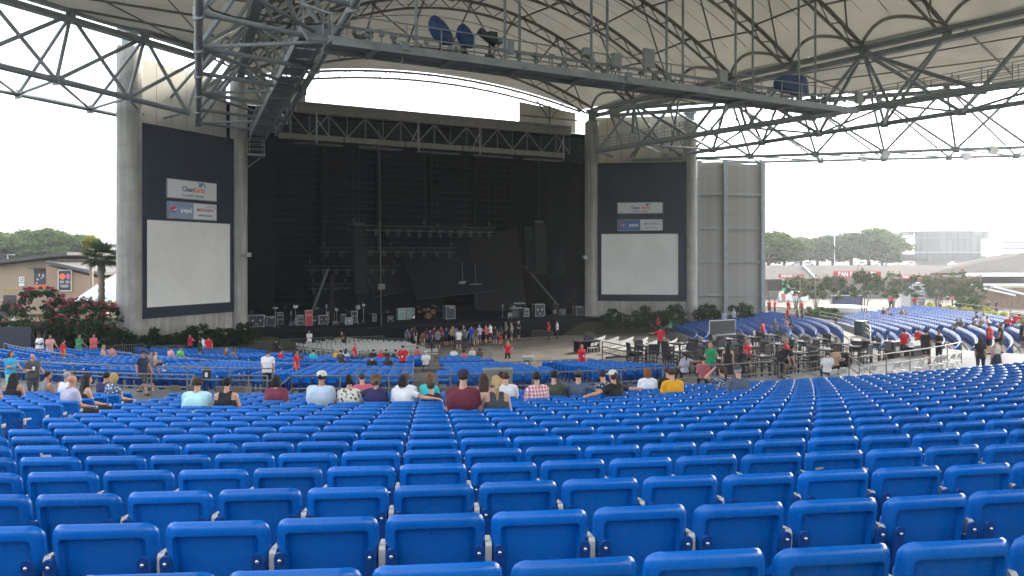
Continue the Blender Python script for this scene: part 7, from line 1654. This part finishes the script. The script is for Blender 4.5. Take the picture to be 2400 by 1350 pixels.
lb = thing('long_grey_building', 'long low white building behind the car park on the left', 'building'); m = MB(); m.box(at(245, 590, 215) + Vector((2, 3, -1)), (24, 8, 7)); m.build('wall', M_white, lb); m = MB(); m.box(at(245, 577, 215) + Vector((2, 3, .1)), (26, 9, .7)); m.build('roof', M_roofg, lb)
for k in range(6): m = MB(); m.box(at(232 + k * 9, 592, 215) + Vector((0, -1.05, 0)), (.8, .1, 1.6)); m.build('window', M_dark, lb)
for k, (px, py, Y, h) in enumerate(((18, 597, 140, 3.0), (153, 575, 190, 6.0))):
    p = at(px, py, Y); o = thing('lot_lamp', ('tall thin lamp post at the left edge', 'pale lamp post above the oaks on the left')[k], 'lamp post', (p.x, p.y, 5.0)); m = MB(); m.tube((0, 0, 0), (0, 0, p.z - 5), .1, 6); m.build('pole', M_steel_l, o); m = MB(); m.box((.5, 0, p.z - 5), (1.4, .3, .15)); m.build('lamp_head', M_steel_l, o)
m = MB()
for z in (0, 1.2): m.path([Vector((-90 + i * 10, 130, at(0, 586, 130).z + z - .02 * i * (8 - i))) for i in range(9)], .03, 4)
tag(m.build('power_line', M_dark), 'thin power lines across the oaks on the left', 'cable')
# ------------------------------------------------------------------ cars
def car_meshes():
    m = MB(); prof = [(-2.2, .35), (-2.25, .75), (-1.7, .92), (-.9, 1.42), (.6, 1.45), (1.35, .98), (2.1, .85), (2.25, .5), (2.2, .35)]
    m.prism([Vector((x, -.85, z)) for x, z in prof], (0, 0, 0), (0, 1.7, 0)); b = m
    w = MB(); w.prism([Vector((x, -.865, z)) for x, z in ((-1.5, .98), (-.85, 1.36), (.55, 1.38), (1.15, 1.0))], (0, 0, 0), (0, 1.73, 0)); w.prism([Vector((1.37, y, z)) for y, z in ((-.7, 1.0), (.7, 1.0), (.62, 1.36), (-.62, 1.36))], (-.02, 0, 0), (-.7, 0, .02))
    k = MB()
    for x in (-1.4, 1.4):
        for y in (-.8, .8): k.tube((x, y - .1, .33), (x, y + .1, .33), .33, 12)
    l = MB()
    for y in (-.62, .62): l.box((2.2, y, .68), (.12, .34, .14))
    return b, w, k, l
cb, cw_, ck, cl_ = car_meshes(); cb_me = cb.mesh('body', None, 35); cw_me = cw_.mesh('windows', mat('car_glass', (.02, .025, .03), .1)); ck_me = ck.mesh('wheels', M_dark); cl_me = cl_.mesh('headlights', M_white)
CC = {'white': (.6, .6, .6), 'silver': (.38, .39, .4), 'black': (.02, .02, .022), 'red': (.3, .03, .03), 'blue': (.05, .08, .18), 'grey': (.14, .14, .145)}
def carobj(px, Y, colr, ang, lab, z=5.55, grp='parked cars on the left'):
    p = at(px, HOR, Y); p.z = z; o = thing('parked_car', lab, 'car', p, ang, grp); b = part_copy('body', cb_me, o, mat('car_' + colr, CC[colr], .25, .2, coat=.5)); link('windows', cw_me, o); link('wheels', ck_me, o); link('headlights', cl_me, o)
for i, (px, Y, c_) in enumerate(((168, 190, 'grey'), (176, 178, 'white'), (188, 186, 'silver'), (199, 176, 'white'), (212, 182, 'black'), (222, 196, 'silver'), (232, 176, 'white'), (245, 190, 'silver'), (260, 178, 'white'), (272, 186, 'grey'), (5, 165, 'black'), (-8, 172, 'white'), (45, 182, 'grey'), (70, 190, 'white'))):
    carobj(px, Y, c_, -1.4 + .1 * (i % 3), f'{c_} car parked behind the tan building, {NUM[i] if i < 12 else ("thirteenth", "fourteenth")[i - 12]} of the lot')
for i, (px, Y, c_) in enumerate(((1866, 232, 'white'), (1890, 240, 'silver'), (2015, 238, 'silver'), (2062, 245, 'white'), (2110, 250, 'white'), (2130, 238, 'silver'), (2240, 240, 'white'))): carobj(px, Y, c_, .2 * (i % 3), f'{c_} car far behind the food stalls, {NUM[i]} from the left', 5.6, 'parked cars on the right')
# ------------------------------------------------------------------ food stalls on the right
M_stall = mat('stall_beige', (.17, .155, .135), .85, var=.06, scale=.4); M_shin = mat('grey_shingle', (.085, .08, .073), .95, spec=.03, var=.1, scale=.6); M_stred = mat('stall_red', (.40, .035, .045), .5)
fs = thing('food_stall_building', 'long beige food stall building with a grey hipped roof behind the plaza', 'building')
def quadroof(pts, name, par, mt): m = MB(); m.add([Vector(p) for p in pts], [tuple(range(len(pts)))]); m.prism([Vector(p) for p in pts], (0, 0, 0), (0, 0, -.25)) ; return m.build(name, mt, par)
def hip(x0, x1, y0, y1, yt0, Y, dep, nm):
    # eave from (x0,y0)-(x1,y1) px at distance Y, ridge above at yt px and dep metres behind
    a, b = at(x0, y0, Y), at(x1, y1, Y); rz_ = EYE + (HOR - yt0) / F * (Y + dep); c, d = Vector((b.x * (Y + dep) / Y, Y + dep, rz_)), Vector((a.x * (Y + dep) / Y, Y + dep, rz_)); m = MB(); m.add([a, b, c, d], [(0, 1, 2, 3)]); m.add([a - Vector((0, 0, .25)), b - Vector((0, 0, .25)), c - Vector((0, 0, .25)), d - Vector((0, 0, .25))], [(3, 2, 1, 0)]); m.bar(a - Vector((0, 0, .13)), b - Vector((0, 0, .13)), .25, .3); m.build(nm, M_shin, fs)
hip(1770, 1912, 655, 653, 622, 118, 9, 'roof'); hip(1908, 2300, 652, 650, 622, 122, 9, 'roof')
a, b = at(1882, 622, 126), at(1914, 655, 117); m = MB(); m.bar(a, b, .25, .2); m.build('roof_valley', M_steel_l, fs)
q = [at(2180, 640, 118), at(2420, 640, 118), at(2420, 590, 124), at(2330, 599, 124), at(2230, 620, 124)]; m = MB(); m.prism(q, (0, 0, 0), (0, .2, -.3)); m.build('roof', M_shin, fs)
for x0, x1 in ((1770, 1800), (1842, 1868), (1910, 1950), (1985, 2030), (2070, 2110), (2150, 2200)):
    A_, B_ = at(x0, 700, 121), at(x1, 700, 121); m = MB(); m.box(((A_.x + B_.x) / 2, 121.5, 3.3), (B_.x - A_.x, .6, 3.4)); m.build('wall', M_stall, fs)
m = MB(); A_, B_ = at(1770, 700, 127), at(2320, 700, 127); m.box(((A_.x + B_.x) / 2, 127, 3.2), (B_.x - A_.x, .3, 3.6)); m.build('back_wall', mat('stall_dark', (.07, .065, .06), .8), fs)
for x0, x1 in ((1800, 1842), (1868, 1910), (1950, 1985), (2030, 2070), (2110, 2150)):
    A_, B_ = at(x0, 700, 121), at(x1, 700, 121); m = MB(); m.box(((A_.x + B_.x) / 2, 121, 2.3), (B_.x - A_.x, .7, 1.1)); m.build('counter', M_stall, fs); m = MB(); m.box(((A_.x + B_.x) / 2, 120.95, 2.88), (B_.x - A_.x, .9, .06)); m.build('counter_top', M_steel_l, fs)
for txt, px0, px1, py, h, Y, hh in (('FROZEN DRINKS - COCKTAILS', 1825, 1884, 647, .62, 117.2, 10), ('FAN FAVORITES', 1953, 2064, 643, 1.02, 121.0, 15), ('FAN FAVORITES', 2108, 2176, 649, .62, 121.0, 10)):
    so = thing('stall_sign', {1825: 'red sign for frozen drinks and cocktails under the left roof', 1953: 'large red FAN FAVORITES sign with white letters', 2108: 'smaller red FAN FAVORITES sign partly behind the small trees'}[px0], 'sign', group='red signs on the food stalls'); A_, B_ = at(px0, py, Y), at(px1, py, Y); m = MB(); m.box((A_ + B_) / 2, (B_.x - A_.x, .12, hh / F * Y)); m.build('sign_board', M_stred, so)
    w = (B_.x - A_.x) * .9; text_mesh(txt, h, M_tw, 'lettering', so, plane_m(Vector((1, 0, 0)), (A_ + B_) / 2 + Vector((0, -.08, 0))), sx=w / (len(txt) * h * .62), bold=.012)
o = thing('drinks_counter', 'white and green drinks counter with a red disc on the plaza', 'counter'); p = at(1862, 695, 112); m = MB(); m.box((p.x, 112, 2.55), (3.8, .8, 1.4)); m.build('counter_front', M_white, o); m = MB(); m.box((p.x - 1.1, 112.2, 3.9), (1.2, .2, 2.4)); m.build('menu_board', mat('menu_green', (.10, .42, .25), .5), o); m = MB(); m.tube((p.x + .6, 111.55, 2.8), (p.x + .6, 111.5, 2.8), .38, 16); m.build('disc', M_stred, o)
m = MB(); m.tube((p.x - 1.9, 111.8, 1.8), (p.x - 1.9, 111.8, 3.0), .5, 12); m.build('barrel', mat('barrel_pink', (.42, .18, .15), .6), o)
o = thing('white_kiosk', 'tall pale blue and white kiosk behind the red shirt on the plaza', 'kiosk'); p = at(2149, 690, 98); m = MB(); m.box((p.x, 98, 3.4), (1.5, 1.2, 3.2)); m.build('kiosk_body', mat('kiosk_blue', (.32, .38, .45), .6), o)
for k in range(7): m = MB(); m.box((p.x, 97.38, 2.3 + k * .4), (1.3, .06, .16)); m.build('shelf_stripe', M_white, o)
o = thing('white_kiosk', 'low white serving stand between the small trees', 'kiosk'); p = at(2118, 700, 98); m = MB(); m.box((p.x, 98, 2.7), (1.2, 1.0, 1.8)); m.build('kiosk_body', M_white, o); m = MB(); m.box((p.x, 97.9, 3.65), (1.5, 1.3, .1)); m.build('kiosk_top', M_steel_l, o)
o = thing('planter', 'round white low planter wall on the plaza', 'planter'); p = at(1978, 716, 92); m = MB(); m.lathe((p.x, 92, 1.75), [(2.9, 0), (2.9, .6), (2.6, .65)], 36); m.build('planter_wall', M_white, o)
o = thing('bar_tent', 'dark blue bar counter under the small trees', 'counter'); p = at(1985, 705, 100); m = MB(); m.box((p.x, 100, 2.5), (3.8, .7, 1.3)); m.build('counter_front', mat('counter_blue', (.05, .06, .16), .6), o); m = MB(); m.box((p.x, 100, 3.2), (4.1, .9, .08)); m.build('counter_top', M_dark, o)
# terrace with brown boards at the far right
M_brd = mat('brown_boards', (.20, .12, .075), .8, var=.2, scale=1); o = thing('brown_terrace', 'brown boarded terrace with white canopy at the right edge', 'building')
for k in range(14): A_ = at(2288 + k * 13, 690, 96); m = MB(); m.box((A_.x, 96, 3.1), (.62, .12, 2.7)); m.build('board', M_brd, o)
for py, w in ((645, .35), (667, .25)): A_, B_ = at(2290, py, 97), at(2430, py, 97); m = MB(); m.box((A_ + B_) / 2 + Vector((0, 1.5, 0)), (B_.x - A_.x, 4, w)); m.build('canopy', M_white, o)
m = MB(); A_, B_ = at(2296, 657, 99), at(2430, 657, 99); m.box((A_ + B_) / 2, (B_.x - A_.x, .3, 1.0)); m.build('dark_band', M_shin, o)
for a, b in (((2290, 672), (2380, 692)), ((2330, 672), (2420, 694))): m = MB(); m.bar(at(*a, 95.5), at(*b, 95.5), .12, .22); m.build('ramp_rail', M_white, o)
p = at(2347, 634, 119); m = MB(); m.box(p, (1.3, .3, .5)); m.build('roof_vent', M_steel, o)
m = MB(); a = arcpts(52.5, 60, 40, 0, 2.0); m.path([q + Vector((0, 0, 3.3)) for q in a], .05, 5); 
for i in range(len(a) - 1): m.prism([a[i] + Vector((0, 0, 1.7)), a[i + 1] + Vector((0, 0, 1.7)), a[i + 1] + Vector((0, 0, 3.2)), a[i] + Vector((0, 0, 3.2))], (0, 0, 0), (.12, .12, 0))
tag(m.build('retaining_wall', M_stall), 'low beige wall with a handrail behind the sunlit seats', 'wall')
m = MB(); m.box((RP(37.6, 70, 1.6) + RP(37.6, 50, 1.6)) / 2, (.1, .1, .1)); 
a = arcpts(37.0, 50, 76, 0, 2.0)
for i in range(len(a) - 1): m.prism([a[i] + Vector((0, 0, 1.0)), a[i + 1] + Vector((0, 0, 1.0)), a[i + 1] + Vector((0, 0, 2.3)), a[i] + Vector((0, 0, 2.3))], (0, 0, 0), (.1, .1, 0))
tag(m.build('ramp_wall', M_conc), 'low concrete wall along the curved ramp', 'wall')
# glass building and white building far away
M_glass = mat('facade_glass', (.05, .062, .07), .12, .3, var=.15, scale=.3); gb = thing('glass_building', 'large dark glass building beyond the oaks on the right', 'building')
def fbox(x0, x1, y0, y1, Y, d, nm, mt, par): A_, B_ = at(x0, y1, Y), at(x1, y0, Y); m = MB(); m.box(((A_.x + B_.x) / 2, Y + d / 2, (A_.z + B_.z) / 2), (B_.x - A_.x, d, B_.z - A_.z)); return m.build(nm, mt, par)
Yg = 262
m = MB(); pts = []
for i in range(13): f_ = i / 12; A_ = at(2145 + 174 * f_, HOR, Yg - 2.5 * math.sin(math.pi * f_)); pts.append(Vector((A_.x, A_.y, 0)))
zs = [EYE + (HOR - y) / F * Yg for y in (612, 556, 543)]
for i in range(12):
    for j, (za, zb) in enumerate(((zs[0], zs[0] + 2.6), (zs[0] + 2.75, zs[1] - .2), (zs[1], zs[2]))):
        a, b = pts[i], pts[i + 1]; mm = MB(); mm.prism([a.lerp(b, .02) + Vector((0, 0, za)), a.lerp(b, .98) + Vector((0, 0, za)), a.lerp(b, .98) + Vector((0, 0, zb)), a.lerp(b, .02) + Vector((0, 0, zb))], (0, 0, 0), (0, .3, 0)); mm.build('glass_pane', M_glass, gb)
m = MB(); m.prism([p_ + Vector((0, 0, zs[0] - 6)) for p_ in pts], (0, .6, 0), (0, .6, zs[2] - zs[0] + 5.9)); m.prism([p_ + Vector((0, 0, zs[2])) for p_ in pts] + [Vector((pts[-1].x, Yg + 20, zs[2])), Vector((pts[0].x, Yg + 20, zs[2]))], (0, 0, 0), (0, 0, .3)); m.build('building_core', mat('facade_grey', (.06, .065, .07), .6), gb)
fbox(2085, 2150, 556, 560, Yg, 6, 'roof_slab', _mats['facade_grey'], gb); fbox(2085, 2150, 590, 593, Yg, 6, 'floor_slab', _mats['facade_grey'], gb); fbox(2104, 2116, 545, 620, Yg + 3, 4, 'lift_tower', M_glass, gb); fbox(2098, 2100, 545, 620, Yg, .4, 'column', M_steel, gb); fbox(2078, 2080, 560, 620, Yg, .4, 'column', M_steel, gb)
fbox(2092, 2108, 547, 554, Yg, 2, 'roof_unit', M_steel_l, gb); fbox(2122, 2142, 547, 553, Yg + 4, 2, 'roof_unit', M_steel_l, gb); fbox(2085, 2320, 590, 592, Yg - 10, 6, 'canopy', M_steel_l, gb); fbox(2310, 2346, 557, 568, Yg, 8, 'roof_slab', _mats['facade_grey'], gb); fbox(2314, 2318, 568, 615, Yg - 2, .6, 'column', M_white, gb); fbox(2333, 2336, 568, 615, Yg - 2, .6, 'column', M_white, gb); fbox(2300, 2346, 570, 600, Yg + 8, 2, 'glass_pane', M_glass, gb); fbox(2080, 2145, 595, 612, Yg + 6, 3, 'glass_pane', M_glass, gb)
wb = thing('white_building', 'white building with dark window bands at the right edge', 'building'); fbox(2347, 2460, 558, 600, 230, 10, 'wall', M_white, wb)
for k in range(3): fbox(2351, 2460, 567 + k * 14, 570.5 + k * 14, 229.9, .2, 'window_band', mat('band_grey', (.2, .21, .21), .4), wb)
o = thing('flag_pole', 'tall pale pole among the hazy oaks', 'pole', at(1956, HOR, 190)); o.location.z = 5.5; m = MB(); m.tube((0, 0, 0), (0, 0, 8.4), .13, 6); m.build('pole', M_white, o); m = MB(); m.box((0, 0, 8.4), (.5, .3, .15)); m.build('lamp_head', M_white, o)
for k, (px, Y) in enumerate(((1875, 84), (1911, 82), (2298, 84))): p = at(px, HOR, Y); o = thing('thin_pole', f'thin grey pole on the plaza, {NUM[k]} from the left', 'pole', (p.x, p.y, 1.7), group='poles on the plaza'); m = MB(); m.tube((0, 0, 0), (0, 0, 4.6), .06, 6); m.build('pole', M_rail, o); m = MB(); m.box((0, 0, 4.6), (.25, .2, .12)); m.build('lamp_head', M_rail, o)
# ------------------------------------------------------------------ humid summer air
hm_ = bpy.data.materials.new('haze_air'); hm_.use_nodes = True; nt = hm_.node_tree; nt.nodes.clear()
out = nt.nodes.new('ShaderNodeOutputMaterial'); pv = nt.nodes.new('ShaderNodeVolumePrincipled'); pv.inputs['Color'].default_value = (.93, .96, .98, 1); pv.inputs['Density'].default_value = .00038; pv.inputs['Anisotropy'].default_value = .6
nt.links.new(pv.outputs[0], out.inputs['Volume'])
m = MB(); m.box((0, 70, 14.0), (2100, 2100, 33.5)); hz_ = m.build('haze', hm_); hz_['kind'] = 'stuff'
SC.cycles.volume_bounces = 1
